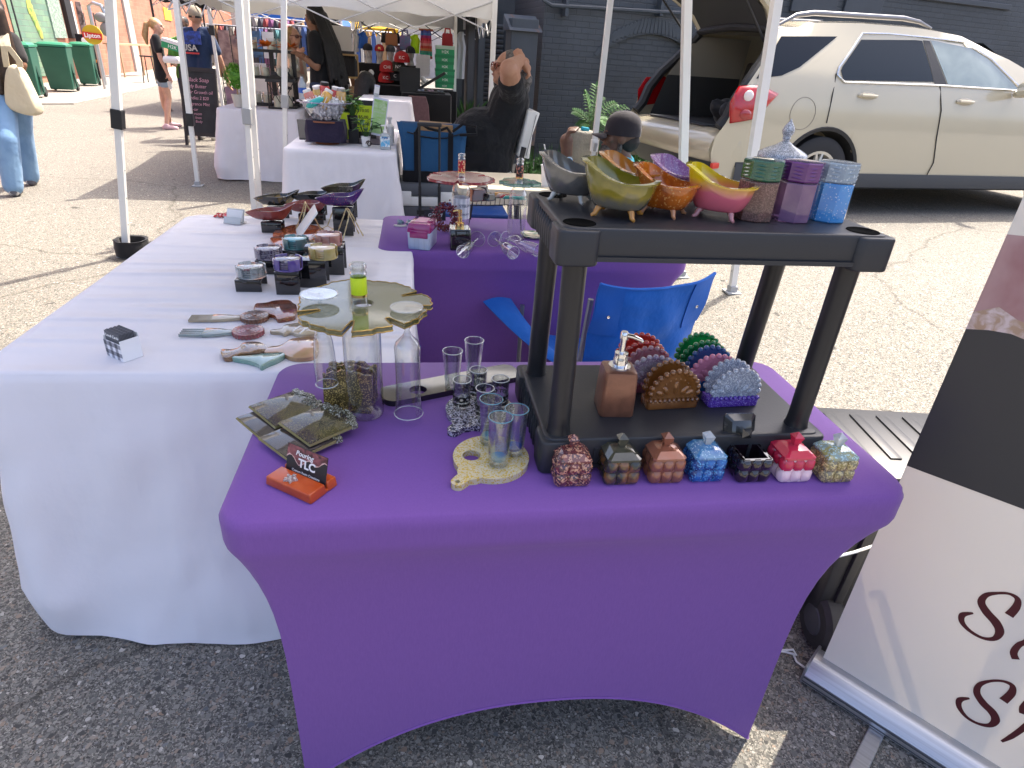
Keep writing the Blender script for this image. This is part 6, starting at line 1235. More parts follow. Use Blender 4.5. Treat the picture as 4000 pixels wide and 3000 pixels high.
# tail: lamps, bumper, open cargo bay, raised tailgate
for s in (0, 1):
    fl = lambda p: p if s == 0 else Vector((p.x, WID-p.y, p.z))
    q = MB(); outl = [(.145, .80), (.38, .84), (.47, .92), (.60, 1.06), (.40, 1.12), (.19, 1.10), (.12, .97)]
    rr_ = []
    for off, s_ in ((-.01, 1.0), (.012, .98), (.028, .82), (.034, .4)):
        cu_, cz_ = .33, .96; rr_.append([fl(side(cu_+(u-cu_)*s_, cz_+(z-cz_)*s_, off)) for u, z in outl])
    q.loft(rr_, True, (True, True)); tlm = q.build('tail_light', mat('lamp_red', (.48, .006, .012), .08, coat=1, trans=.2, bump=(60, .3, .004)), T, 60)
    q = MB(); q.ball(fl(side(.27, 1.03, .036)), (.05, .012, .045), 14); q.build('reverse_lens', mat('lens_clear', (.7, .62, .6), .1, coat=1), tlm)
    q = MB(); q.ball(fl(side(.27, .88, .034)), (.06, .010, .042), 14); q.build('brake_lens', mat('lamp_red_deep', (.30, .004, .008), .1, coat=1), tlm)
    q = MB(); q.box(fl(Vector((.10, .02, .445))), (.16, .03, .05), (0, 0, .5 if s == 0 else -.5)); q.build('reflector', REDP, T, 30, bevel=.006)
def brow(z, dv): return [Vector((rear_u(z)+.02-.055*math.sin(math.pi*k/12)**.5+dv, .045+(WID-.09)*k/12, z)) for k in range(13)]
q = MB(); q.loft([[Vector((.30, .03, .74)), *brow(.74, .12), Vector((.30, WID-.03, .74))], [Vector((.30, .012, .66)), *brow(.70, .0), Vector((.30, WID-.012, .66))], [Vector((.34, .005, .55)), *brow(.58, -.03), Vector((.34, WID-.005, .55))], [Vector((.36, .02, .47)), *brow(.47, -.015), Vector((.36, WID-.02, .47))]], False, (False, False)); q.build('bumper', PAINT, T, 60)
q = MB(); q.loft([[Vector((.40, .012, .48)), *brow(.475, -.022), Vector((.40, WID-.012, .48))], [Vector((.45, .03, .36)), *brow(.36, .02), Vector((.45, WID-.03, .36))], [Vector((.5, .10, .26)), *brow(.26, .10), Vector((.5, WID-.1, .26))]], False, (False, False)); q.build('bumper_cladding', CLAD, T, 60)
q = MB(); q.box((.20, WID/2, .748), (.16, 1.1, .012)); q.build('step_pad', CLAD, T, 20, bevel=.003)
q = MB(); q.box((.72, WID/2, .73), (1.1, 1.36, .03)); q.build('cargo_floor', INT, T, 0)
for s in (0, 1):
    y = .24 if s == 0 else WID-.24
    q = MB(); q.add([Vector((.20, y, .74)), Vector((1.25, y, .74)), Vector((1.25, y, 1.14)), Vector((.34, y, 1.14))], [(0, 1, 2, 3)]); q.build('cargo_side', INT, T, 0)
    yy = .30 if s == 0 else WID-.30
    q = MB(); q.add([Vector((.34, y, 1.14)), Vector((1.25, y, 1.14)), Vector((1.25, yy, 1.52)), Vector((.60, yy, 1.52))], [(0, 1, 2, 3)]); q.build('cargo_side_upper', TRIM, T, 0)
    q = MB(); q.tube([Vector((rear_u(z)+.03, (inset(z)+.09) if s == 0 else WID-inset(z)-.09, z)) for z in (.76, .85, 1.0, 1.16, 1.3, 1.45, 1.55)], [.05, .055, .055, .05, .045, .045, .045], 8); q.build('door_jamb', BLK, T)
q = MB(); q.add([Vector((.62, .3, 1.545)), Vector((1.8, .3, 1.58)), Vector((1.8, WID-.3, 1.58)), Vector((.62, WID-.3, 1.545))], [(0, 1, 2, 3)]); q.build('headliner', TRIM, T, 0)
q = MB(); q.tube([Vector((.60, .30+.0, 1.56)), Vector((.585, WID/2, 1.59)), Vector((.60, WID-.30, 1.56))], .035, 8); q.build('roof_jamb', BLK, T)
for y in (.55, WID-.55): q = MB(); q.box((1.28, y, 1.0), (.14, .56, .62), (0, .2, 0)); q.box((1.36, y, 1.38), (.10, .30, .18), (0, .2, 0)); q.build('seat_back', mat('seat_charcoal', (.045, .043, .04), .8), T, 30, bevel=.04, seg=3)
rnd = random.Random(2); q = MB()
for i in range(14): q.ball((rnd.uniform(-.16, .16), rnd.uniform(-.18, .18), rnd.uniform(.04, .15)), (rnd.uniform(.08, .15), rnd.uniform(.07, .13), rnd.uniform(.05, .09)), 8, rot=(rnd.random(), rnd.random(), rnd.random()))
o = q.build('black_bag', cloth('rumpled_black', (.025, .026, .03), 0, rough=.45), remesh=.02, soft=1); o.parent = None; M_ = Matrix.Translation(S0) @ Matrix.Rotation(SUV_YAW, 4, 'Z'); o.location = M_ @ Vector((.62, .62, .745)); tag(o, 'rumpled black plastic bag lying in the open cargo bay', 'bag')
q = MB(); hz = [Vector((.61, .0, 1.60)), Vector((.48, 0, 1.76)), Vector((.24, 0, 1.90)), Vector((-.10, 0, 2.10)), Vector((-.42, 0, 2.28))]
top_ = [[Vector((p.x+.06*(1-(2*k/10-1)**2)*(i == 4)*-1, .32-.17*sstep(i/4)+(WID-.64+.34*sstep(i/4))*k/10, p.z+.06*(1-(2*k/10-1)**4))) for k in range(11)] for i, p in enumerate(hz)]
bot_ = [[p+Vector((.02, 0, -.09)) for p in r_] for r_ in top_]
q.loft(top_, False, (False, False)); tg = q.build('tailgate', PAINT, T, 50, solid=.012)
q = MB(); q.loft([[p+Vector((0, (.05 if k < 5 else -.05)*(k in (0, 10)), -.06-.02*(0 < k < 10))) for k, p in enumerate(r_)] for r_ in top_], False, (False, False)); q.build('tailgate_lining', mat('lining_dark', (.035, .036, .04), .6), tg, 50)
q = MB()
for k in (0, 10): q.tube([r_[k]+Vector((0, 0, -.03)) for r_ in top_], .035, 7)
q.tube([p+Vector((0, 0, -.03)) for p in top_[-1]], .035, 7); q.build('tailgate_edge', PAINT, tg)
q = MB(); q.loft([[p+Vector((0, 0, .006)) for p in r_[2:9]] for r_ in top_[1:3]], False, (False, False)); q.build('rear_glass', DGL, tg)
for y in (.30, WID-.30): q = MB(); q.tube([(.52, y, 1.46), (.05, y-.08*(1 if y < 1 else -1), 1.92)], [.012, .009], 6); q.build('gas_strut', BLK, T)
for y in (.34, WID-.34):
    q = MB(); q.tube([(.66, y, 1.60), (.82, y, 1.685), (1.0, y, 1.715), (2.0, y, 1.745), (2.2, y, 1.73), (2.36, y, 1.69)], [.012, .02, .022, .022, .018, .010], 8); q.build('roof_rail', mat('rail_grey', (.20, .20, .21), .3, .5), T)
q = MB(); q.tube([side(3.36, 1.18, .02), side(3.30, 1.20, .12), side(3.32, 1.22, .2)], [.03, .05, .06], 8); q.ball(side(3.32, 1.24, .17), (.05, .10, .07), 10); q.build('wing_mirror', PAINT, T)
q = MB(); q.add([Vector((3.05, .34, 1.585)), Vector((4.2, .25, 1.13)), Vector((4.2, WID-.25, 1.13)), Vector((3.05, WID-.34, 1.585))], [(0, 1, 2, 3)]); q.tf(Matrix.Translation((.01, 0, .025))); q.build('windscreen', DGL, T, 0)
# ================================================================ people
def V(*a): return Vector(a)
def stand(base, h, f):
    f = Vector(f).normalized(); r_ = Vector((f.y, -f.x, 0)); b = Vector(base); k = h
    def p(x, y, z): return b+r_*x*k+f*y*k+V(0, 0, z*k)
    J = dict(head=p(0, .012, .932), neck=p(0, -.008, .855)); J['f'] = f; J['r'] = r_; J['s'] = h/1.7; J['hf'] = f
    for n, s in (('L', -1), ('R', 1)):
        J['sh'+n] = p(.105*s, -.005, .812); J['el'+n] = p(.135*s, -.02, .635); J['wr'+n] = p(.14*s, .03, .492); J['hip'+n] = p(.052*s, 0, .53); J['kn'+n] = p(.056*s, .012, .283); J['an'+n] = p(.056*s, -.02, .045)
    return J
def hand(q, w_, d, side, s, curl=.5, thumb=True):
    d = d.normalized(); side = (side-d*side.dot(d)).normalized(); n_ = d.cross(side)
    q.cap(w_, .024*s, w_+d*.07*s, .030*s, 10); tips = []
    for i, (L, o) in enumerate(((.062, -.026), (.072, -.009), (.068, .009), (.052, .025))):
        a = w_+d*.078*s+side*o*s; m_ = a+d*L*.55*s+n_*curl*.012*s; q.cap(a, .0095*s, m_, .0088*s, 8); q.cap(m_, .0088*s, m_+(d*(1-curl*.8)+n_*curl).normalized()*L*.5*s, .0075*s, 8)
    if not thumb: return
    a = w_+d*.025*s-side*.022*s; m_ = a+(d*.6-side*.8).normalized()*.045*s; q.cap(a, .012*s, m_, .010*s, 8); q.cap(m_, .010*s, m_+(d*.9-side*.2+n_*.3).normalized()*.03*s, .0085*s, 8)
def orient(f):       # rotation whose y axis is f
    f = f.normalized(); r_ = f.cross(V(0, 0, 1)); r_ = r_.normalized(); u_ = r_.cross(f); return Matrix((r_, f, u_)).transposed()
def head_prims(q, c, f, s):
    m = orient(f); e = m.to_euler()
    def L(x, y, z): return c+m @ (V(x, y, z)*s)
    q.ball(L(0, -.012, .022), (.076*s, .096*s, .098*s), 16, rot=e); q.ball(L(0, .022, -.045), (.058*s, .068*s, .070*s), 14, rot=e); q.ball(L(0, .062, -.082), (.028*s, .026*s, .022*s), 10, rot=e)
    q.cap(L(0, .088, .018), .011*s, L(0, .106, -.018), .015*s, 8); q.ball(L(0, .086, -.050), (.026*s, .014*s, .011*s), 8, rot=e); q.ball(L(0, .078, .028), (.055*s, .02*s, .012*s), 8, rot=e)
    for sx in (-1, 1): q.ball(L(sx*.076, -.005, -.008), (.012*s, .022*s, .032*s), 8, rot=e); q.ball(L(sx*.04, .06, -.02), (.026*s, .022*s, .022*s), 8, rot=e)
    return L
def figure(label, J, skin, top, bottom, shoe=None, hair=None, vox=.013, girth=1., sleeve=.55, leglen=1., loose=.014, belly=0., handcurl=.5, base=None, eyes=True, shoegrp=None, hands=True, toploose=.014):
    s = J['s']; f = J['f']; r_ = J['r']; g = girth
    b = base or V((J['anL'].x+J['anR'].x)/2, (J['anL'].y+J['anR'].y)/2, 0); T = thing('person', label, 'person', b); off = Matrix.Translation(-b)
    hipm = (J['hipL']+J['hipR'])/2; shm = (J['shL']+J['shR'])/2
    def torso(q, d):
        for n in 'LR':
            a = shm.lerp(J['sh'+n], .55)-V(0, 0, .06*s); h_ = hipm.lerp(J['hip'+n], .8); w_ = a.lerp(h_, .55)
            q.cap(a, (.088*g)*s+d, w_, .085*g*s+d, 14); q.cap(w_, .085*g*s+d, h_, .098*g*s+d, 14); q.cap(J['neck']-V(0, 0, .05*s), .045*s+d*.6, J['sh'+n], .052*s+d*.8, 10)
        if belly: q.ball(shm.lerp(hipm, .74)+f*.10*s, (.17*belly*s+d, .17*belly*s+d, .20*s+d), 16)
    q = MB(); L = head_prims(q, J['head'], J['hf'], s); q.cap(J['neck']-V(0, 0, .06*s), .058*s, J['head']-V(0, 0, .05*s), .050*s, 12); torso(q, 0)
    for n in 'LR':
        ak = J.get('armk', 1); q.cap(J['sh'+n], .052*g*s*ak, J['el'+n], .040*g*s*ak); q.cap(J['el'+n], .040*g*s*ak, J['wr'+n], .027*s*ak)
        if hands: hand(q, J['wr'+n], J.get('hd'+n, J['wr'+n]-J['el'+n]), J.get('hs'+n, f), s*J.get('hk', 1), handcurl, not J.get('nothumb'))
        q.cap(J['hip'+n], .088*g*s, J['kn'+n], .056*g*s); q.cap(J['kn'+n], .056*g*s, J['kn'+n].lerp(J['an'+n], .35)-f*.006, .056*g*s); q.cap(J['kn'+n].lerp(J['an'+n], .35), .055*g*s, J['an'+n], .034*s); q.cap(J['an'+n]-V(0, 0, .02*s), .034*s, J['an'+n]+f*.14*s-V(0, 0, .035*s), .028*s)
    q.tf(off); q.build('body', skin, T, 180, remesh=vox, soft=2)
    if top:
        q = MB(); torso(q, toploose*s)
        for n in 'LR':
            e = J['sh'+n].lerp(J['el'+n], min(1, sleeve)); q.cap(J['sh'+n], .062*g*s+toploose*.6, e, .058*g*s+toploose*.8, 12)
            if sleeve > 1: q.cap(J['el'+n], .052*g*s, J['el'+n].lerp(J['wr'+n], sleeve-1), .042*s)
            q.cap(hipm.lerp(J['hip'+n], .9), .10*g*s+toploose, hipm.lerp(J['hip'+n], 1)-V(0, 0, .05*s), .10*g*s+toploose)
        q.tf(off); q.build('shirt', top, T, 180, remesh=vox, soft=3)
    if bottom:
        q = MB(); q.cap(J['hipL'], .102*g*s, J['hipR'], .102*g*s)
        for n in 'LR':
            if leglen < .6:
                e = J['hip'+n].lerp(J['kn'+n], leglen); q.cap(J['hip'+n], .098*g*s, e, .086*g*s)
            else: q.cap(J['hip'+n], .094*g*s+loose, J['kn'+n], .062*g*s+loose); q.cap(J['kn'+n], .062*g*s+loose, J['an'+n]+V(0, 0, .02), .052*s+loose)
        q.tf(off); q.build('shorts' if leglen < .6 else 'trousers', bottom, T, 180, remesh=vox, soft=2)
    if shoe:
        for n in 'LR':
            q = MB(); a = J['an'+n]; ff = J.get('ft'+n, f); q.cap(a-V(0, 0, .03*s)-ff*.03*s, .045*s, a+ff*.15*s-V(0, 0, .042*s), .036*s); q.cap(a, .044*s, a-V(0, 0, .02), .05*s); q.tf(off); q.build('shoe', shoe, T, 180, remesh=.012, soft=1)
    if hair:
        q = MB(); hm = hair(q, L, J, s); q.tf(off); q.build('hair', hm, T, 180, remesh=vox*.9, soft=1)
    if eyes:
        for sx in (-1, 1): q = MB(); q.ball(L(sx*.032, .080, .008), (.012*s, .008*s, .008*s), 8, rot=orient(J['hf']).to_euler()); q.tf(off); q.build('eye', mat('eye_dark', (.02, .015, .012), .2), T)
        q = MB(); q.ball(L(0, .096, -.050), (.020*s, .006*s, .006*s), 8, rot=orient(J['hf']).to_euler()); q.tf(off); q.build('mouth', mat('lip', (.22, .07, .06), .5), T)
    T['_L'] = 0; del T['_L']
    return T, L, off
SK1 = mat('skin_pale', (.56, .33, .24), .5, col2=(.50, .28, .20), ns=20, sss=.1); SK2 = mat('skin_brown', (.29, .15, .09), .5, col2=(.25, .125, .075), ns=20, sss=.1); SK3 = mat('skin_deep', (.085, .042, .028), .45, col2=(.11, .055, .035), ns=20); SK4 = mat('skin_tan', (.42, .23, .15), .5, col2=(.38, .20, .13), ns=20, sss=.1)
TBK = cloth('tee_black', (.016, .017, .020), 0, bump=(14, .5, .02)); TNV = cloth('tee_navy', (.022, .038, .085), 0, bump=(14, .5, .02)); JN = cloth('jeans_blue', (.14, .25, .42), 0, bump=(12, .5, .02), col2=(.20, .33, .50)); JND = cloth('jeans_dark', (.03, .05, .11), 0, bump=(12, .5, .02)); DNM = cloth('denim_shorts', (.20, .27, .36), 0, bump=(30, .5, .01), col2=(.32, .40, .48))
HBK = mat('hair_black', (.008, .008, .009), .55, bump=(90, .8, .01)); HBL = mat('hair_blond', (.50, .33, .15), .5, col2=(.36, .21, .09), ns=30, brush=(60, 60, 6)); HGY = mat('hair_grey', (.16, .15, .145), .7, col2=(.05, .05, .05), ns=60)
# ---- the walker with the tote bag at the left edge
J = stand(at('a', 200, 1600), 1.74, (-.30, 1, 0)); s = J['s']; Yw = J['head'].y
J['anR'] = at('a', 262, 1535, .07); J['anL'] = at('a', 118, 1625, .07); J['knR'] = aty('a', 185, 1130, J['anR'].y-.05); J['knL'] = aty('a', 60, 1210, J['anL'].y+.05)
J['hipR'] = aty('a', 135, 800, 6.85); J['hipL'] = aty('a', -10, 800, 6.8); J['shR'] = aty('a', 95, 345, 6.85); J['shL'] = aty('a', -125, 345, 6.75); J['elR'] = aty('a', 190, 560, 6.8); J['wrR'] = aty('a', 150, 720, 6.95); J['neck'] = aty('a', -10, 250, 6.8); J['head'] = J['neck']+V(-.02, .03, .14); J['elL'] = J['shL']+V(-.06, 0, -.3); J['wrL'] = J['elL']+V(0, .1, -.24)
def hr(q, L, J, s):
    q.ball(L(0, -.03, .03), (.09*s, .10*s, .11*s), 12)
    for x in (-.05, 0, .05): q.cap(L(x, -.09, .0), .05*s, L(x*1.6, -.13, -.62), .03*s)
    return mat('hair_brown', (.05, .028, .018), .5, col2=(.025, .015, .01), ns=30)
figure('person in jeans walking away with a cream tote bag on one shoulder', J, SK2, cloth('top_charcoal', (.03, .028, .03), 0), JN, mat('canvas_shoe', (.10, .10, .12), .7, col2=(.6, .6, .58), ns=12, nr=(.5, .55)), hr, sleeve=.7, loose=.03, eyes=False)
tb = [aty('a', x, y, 6.7) for x, y in ((60, 520), (175, 560), (240, 700), (370, 965), (350, 1000), (270, 1010), (90, 950), (58, 880))]
TT = thing('tote_bag', 'cream canvas tote bag hanging from the shoulder of the walking person', 'bag', tb[6]); c0 = tb[6]; CRM = cloth('canvas_cream', (.62, .54, .38), .05, bump=(10, .6, .03))
q = MB(); cen = sum(tb, V(0, 0, 0))/8; rings_ = []
for dy, sc in ((-.06, .78), (-.05, .95), (0, 1.0), (.05, .95), (.06, .8)): rings_.append([cen+(p-cen)*sc+V(.2*dy, dy, 0)-c0 for p in tb])
q.loft(rings_); b_ = q.build('bag_body', CRM, TT, 60, subd=2)
q = MB()
for x0, y0, x1 in ((10, 290, 60), (45, 290, 175)): P = [aty('a', x0, y0, 6.72), aty('a', x0+22, 400, 6.64), aty('a', x1-10, 530, 6.66), aty('a', x1, 580, 6.68)]; sheet(q, lambda u, v: (P[0].lerp(P[1], min(1, v*3)) if v < .333 else P[1].lerp(P[2], (v-.333)*3) if v < .667 else P[2].lerp(P[3], min(1, (v-.667)*3)))-c0+V((u-.5)*.05, 0, 0), 2, 12)
q.build('strap', CRM, TT, solid=.006)
# ---- woman in denim shorts
J = stand(at('a', 1445, 1105), 1.66, (1, .12, 0)); Yp = J['head'].y; J['head'] = aty('a', 1350, 215, Yp)+V(.0, 0, -.02); J['neck'] = J['head']+V(-.03, 0, -.13)
for n, d in (('L', .09), ('R', -.09)):
    J['sh'+n] = aty('a', 1345, 330, Yp+d*1.6); J['hip'+n] = aty('a', 1400, 640, Yp+d); J['kn'+n] = aty('a', 1455 if n == 'R' else 1410, 850, Yp+d*.6); J['an'+n] = at('a', 1440 if n == 'R' else 1470, 1085 if n == 'R' else 1060, .06)
J['elR'] = aty('a', 1385, 500, Yp-.2); J['wrR'] = aty('a', 1450, 640, Yp-.22); J['elL'] = aty('a', 1400, 480, Yp+.18); J['wrL'] = aty('a', 1470, 530, Yp+.15)
def hr2(q, L, J, s):
    q.ball(L(0, -.028, .036), (.086*s, .092*s, .094*s), 14); q.ball(L(0, -.12, .03), .035*s, 10); q.cap(L(0, -.15, .02), .042*s, L(0, -.20, -.14), .05*s); q.cap(L(0, -.20, -.14), .05*s, L(0, -.19, -.26), .022*s); return HBL
figure('blond person in a black tee, denim shorts and pink clogs', J, SK1, TBK, DNM, mat('pink_clog', (.62, .42, .45), .5), hr2, sleeve=.6, leglen=.42, girth=.95)
cp_ = aty('a', 1470, 735, Yp-.24); T = thing('plastic_cup', 'clear plastic cup held low by the blond person in shorts', 'cup', cp_); q = MB(); q.lathe([(.025, -.06), (.035, .05), (.036, .055)], 16, caps=(True, False)); q.build('cup_body', mat('cup_clear', (.7, .7, .7), .1, trans=.3), T)
# ---- man with the navy shirt, back turned
J = stand(at('a', 1800, 1205), 1.77, (-.05, 1, 0)); Yp = J['head'].y; J['head'] = aty('a', 1690, 150, Yp)+V(0, 0, -.0); J['neck'] = aty('a', 1690, 225, Yp); J['s'] *= 1.05
J['shL'] = aty('a', 1610, 280, Yp); J['shR'] = aty('a', 1790, 280, Yp); J['elR'] = aty('a', 1895, 500, Yp); J['wrR'] = aty('a', 1965, 690, Yp+.05); J['elL'] = aty('a', 1595, 480, Yp+.1); J['wrL'] = aty('a', 1610, 560, Yp+.3); J['hipL'] = aty('a', 1665, 620, Yp); J['hipR'] = aty('a', 1775, 620, Yp)
MB_ = cloth('cap_khaki', (.32, .27, .20), 0, bump=(20, .4, .01))
T, L, off = figure('man with his back turned in a navy shirt printed USA and a tan cap', J, SK4, TNV, cloth('shorts_dark', (.06, .055, .05), 0), mat('sneaker_white', (.65, .65, .62), .5), None, sleeve=.75, leglen=.55, eyes=False)
q = MB(); q.ball(L(0, -.015, .05), (.092, .108, .10), 16); q.tf(off); q.build('cap', MB_, T, 60)
q = MB(); q.lathe([(.088, -.02), (.092, .005)], 20, L(0, -.02, .01)); q.tf(off); q.build('short_hair', HBK, T, 60)
pb = aty('a', 1665, 415, Yp)-V(0, .135, 0); q = MB()
for i in range(3): pass
o1 = text('USA', .115, mat('print_grey', (.42, .42, .40), .7), T, pb+V(0, -.012, 0)-Vector(T.location), (R(90), 0, 0), name='shirt_print', bold=.003)
q = MB(); pc_ = aty('a', 1665, 325, Yp)-V(0, .142, 0)-Vector(T.location); q.box(pc_, (.30, .01, .17), (R(-4), 0, 0)); q.build('flag_print', mat('print_blue', (.03, .07, .36), .7, col2=(.02, .03, .10), ns=26), T, 0); pc_ = aty('a', 1668, 458, Yp)-V(0, .137, 0)-Vector(T.location); q = MB(); q.box(pc_, (.25, .012, .022)); q.build('red_print', mat('print_red', (.5, .05, .05), .7), T, 0)
# ---- person facing us behind the white leg, holding a box and a foam tray
J = stand(aty('a', 1590, 900, 12.6)*1.0, 1.66, (-.25, -1, 0)); bz = at('a', 1600, 1050); J = stand((aty('a', 1580, 400, 12.4).x, 12.4, 0), 1.62, (-.3, -1, 0)); J['head'] = aty('a', 1580, 205, 12.4); J['neck'] = J['head']+V(0, .02, -.13)
for n, sx in (('R', -1), ('L', 1)): J['wr'+n] = aty('a', 1490+25*sx, 500, 12.0); J['el'+n] = J['sh'+n]+V(.04*sx, -.1, -.28)
figure('dark skinned person in a green top carrying a green lidded box', J, SK3, cloth('top_green', (.10, .26, .05), 0), JND, BLK, lambda q, L, J, s: (q.ball(L(0, -.03, .03), (.085*s, .095*s, .095*s), 12), HBK)[1], sleeve=.7)
p0 = aty('a', 1490, 400, 11.95); T = thing('shoe_box', 'green and white shoe box carried under the arm by the person in green', 'box', p0, 0, rot=(0, R(14), 0)); q = MB(); q.box((0, 0, 0), (.26, .2, .10)); q.build('box_body', mat('box_green', (.02, .28, .11), .5), T, 0); q = MB(); q.box((0, 0, .065), (.27, .21, .05)); q.build('lid', mat('box_white', (.72, .72, .70), .5), T, 0); text('H2K', .07, WT, T, (.03, -.101, -.005), (R(90), 0, 0))
p0 = aty('a', 1495, 520, 11.9); T = thing('foam_tray', 'white foam food tray held out toward the blond person', 'food tray', p0); q = MB(); q.box((0, 0, -.02), (.22, .2, .05), taper=1.15); q.box((0, 0, .03), (.25, .23, .05), taper=.85); q.build('tray_body', mat('foam_white', (.75, .75, .75), .6), T, 20, bevel=.01)
# ---- blond customer with sunglasses
J = stand((aty('b', 525, 400, 9.6).x, 9.6, 0), 1.62, (.85, -.5, 0)); J['head'] = aty('b', 545, 320, 9.6); J['neck'] = J['head']+V(-.02, .01, -.14); dz = J['neck'].z-stand((0, 0, 0), 1.62, (1, 0, 0))['neck'].z
for n in 'LR': J['sh'+n] += V(0, 0, dz); J['el'+n] += V(0, 0, dz); J['wr'+n] = aty('b', 590, 480, 9.2)+V(0, .05 if n == 'L' else -.02, 0)
def hr3(q, L, J, s):
    q.ball(L(0, -.03, .035), (.085*s, .09*s, .094*s), 14)
    for x in (-.075, -.03, .03, .075): q.cap(L(x, -.04, .03), .034*s, L(x*1.35, -.05, -.22), .045*s); q.cap(L(x*1.35, -.05, -.22), .045*s, L(x*1.5, -.03, -.36), .02*s)
    return HBL
T, L, off = figure('long haired blond customer in brown sunglasses at the candle table', J, SK1, cloth('top_beige', (.55, .48, .40), 0), TBK, BLK, hr3, sleeve=1.0, eyes=False)
q = MB(); q.ball(L(-.032, .084, .010), (.030, .012, .024), 10); q.ball(L(.032, .084, .010), (.030, .012, .024), 10); q.tube([L(-.075, .0, .015), L(-.062, .075, .016), L(0, .1, .018), L(.062, .075, .016), L(.075, 0, .015)], .004, 5); q.tf(off); q.build('sunglasses', mat('sunglass_brown', (.10, .03, .025), .1, coat=1), T)
# ---- seller with long braids
J = stand((aty('b', 790, 600, 8.2).x, 8.2, 0), 1.80, (-.75, .35, 0)); J['head'] = aty('b', 725, 165, 8.2); J['neck'] = aty('b', 745, 265, 8.22); J['shL'] = aty('b', 730, 330, 8.06); J['shR'] = aty('b', 850, 330, 8.4); J['elL'] = aty('b', 745, 575, 8.0); J['wrL'] = aty('b', 640, 505, 7.95); J['elR'] = aty('b', 760, 560, 8.5); J['wrR'] = aty('b', 660, 500, 8.35); J['hipL'] = aty('b', 780, 760, 8.12); J['hipR'] = aty('b', 860, 760, 8.32)
def hr4(q, L, J, s):
    q.ball(L(0, -.02, .045), (.098*s, .115*s, .11*s), 14); rnd = random.Random(6)
    for i in range(26):
        a = rnd.uniform(-1.4, 1.4); p = L(.095*math.sin(a), -.06-.04*math.cos(a), .05); e = L(.14*math.sin(a)+.02, -.20-.08*math.cos(a)+rnd.uniform(-.04, .04), -.62+rnd.uniform(-.15, .1)); m_ = p.lerp(e, .45)+(-J['hf'])*.03; q.cap(p, .026, m_, .030, 7); q.cap(m_, .030, e, .016, 7)
    return HBK
figure('seller with very long black braids and a black tee, turned to the customer', J, SK2, TBK, JND, BLK, hr4, sleeve=.72, girth=1.12, eyes=False, vox=.012)
# ---- head seen behind the seller, and a seated seller with braids
J = stand((aty('b', 890, 250, 10.6).x, 10.6, 0), 1.74, (.2, 1, 0)); J['head'] = aty('b', 893, 200, 10.6); J['neck'] = J['head']+V(0, -.01, -.13); J['shL'] = J['neck']+V(-.18, 0, -.07); J['shR'] = J['neck']+V(.18, 0, -.07)
figure('short haired person standing behind the seller with braids, mostly hidden', J, SK2, cloth('top_white', (.6, .6, .6), 0), JND, BLK, lambda q, L, J, s: (q.ball(L(0, -.02, .03), (.086*s, .10*s, .10*s), 12), HBK)[1], eyes=False)
p = aty('b', 1185, 740, 7.6); J = stand((p.x+.02, 7.65, 0), 1.2, (.4, 1, 0)); J['s'] = 1.0; J['head'] = p; J['neck'] = p+V(0, -.02, -.14); J['shL'] = J['neck']+V(-.17, .05, -.07); J['shR'] = J['neck']+V(.17, -.02, -.07)
for n, sx in (('L', -1), ('R', 1)): J['el'+n] = J['sh'+n]+V(.05*sx, .05, -.27); J['wr'+n] = J['el'+n]+V(-.05*sx, .22, .02); J['hip'+n] = p+V(.09*sx, 0, -.62); J['kn'+n] = J['hip'+n]+V(.03*sx, .4, .02); J['an'+n] = J['kn'+n]+V(0, .05, -.36); J['an'+n].z = .08
def hr5(q, L, J, s):
    q.ball(L(0, -.02, .03), (.10*s, .115*s, .115*s), 14); rnd = random.Random(8)
    for i in range(22): a = rnd.uniform(-1.9, 1.9); q.cap(L(.1*math.sin(a), -.05-.06*math.cos(a), .04), .02, L(.12*math.sin(a), -.09-.08*math.cos(a), -.20+rnd.uniform(-.05, .05)), .013, 6)
    return HBK
figure('person with short black braids sitting low behind the menu stand', J, SK3, TBK, JND, BLK, hr5, eyes=False)
# ---- woman leaning back with her hands behind her head
Yw = 5.4; J = dict(f=V(-1, -.08, 0).normalized(), r=V(-.08, 1, 0).normalized(), s=1.12, armk=1.25, nothumb=1, hf=V(-1, -.22, .16).normalized())
J['head'] = aty('c', 884, 500, Yw); J['neck'] = aty('c', 905, 628, Yw+.0); J['shL'] = aty('c', 925, 668, Yw-.20); J['shR'] = aty('c', 890, 650, Yw+.20)
J['elL'] = aty('c', 902, 500, Yw-.38); J['wrL'] = aty('c', 985, 428, Yw-.12); J['elR'] = aty('c', 850, 500, Yw+.40); J['wrR'] = aty('c', 1015, 450, Yw-.02)
J['hdL'] = aty('c', 1030, 492, Yw-.12)-J['wrL']; J['hdR'] = aty('c', 955, 385, Yw-.16)-J['wrR']; J['hsL'] = V(-.8, -.5, .6); J['hsR'] = V(.8, -.5, .6)
J['hipL'] = aty('c', 775, 1130, Yw-.12); J['hipR'] = aty('c', 775, 1120, Yw+.12); J['knL'] = aty('c', 560, 1130, Yw-.16); J['knR'] = aty('c', 560, 1130, Yw+.16)
for n in 'LR': J['an'+n] = J['kn'+n]+V(-.06, 0, 0); J['an'+n].z = .08
def hr6(q, L, J, s):
    q.ball(L(0, -.022, .045), (.080*s, .092*s, .086*s), 14); q.ball(L(0, -.150, -.035), (.055*s, .06*s, .06*s), 10); q.ball(L(0, -.16, -.09), (.04*s, .045*s, .05*s), 8); return HGY
T, L, off = figure('person in a black tee leaning back on a white chair, hands clasped behind the head', J, SK4, cloth('tee_black_soft', (.014, .015, .017), 0, bump=(9, .8, .04)), cloth('trousers_black', (.013, .013, .015), 0), BLK, hr6, vox=.009, girth=1.3, sleeve=.45, belly=1.3, handcurl=1.1, base=V(J['knL'].x, Yw, 0), toploose=.022)
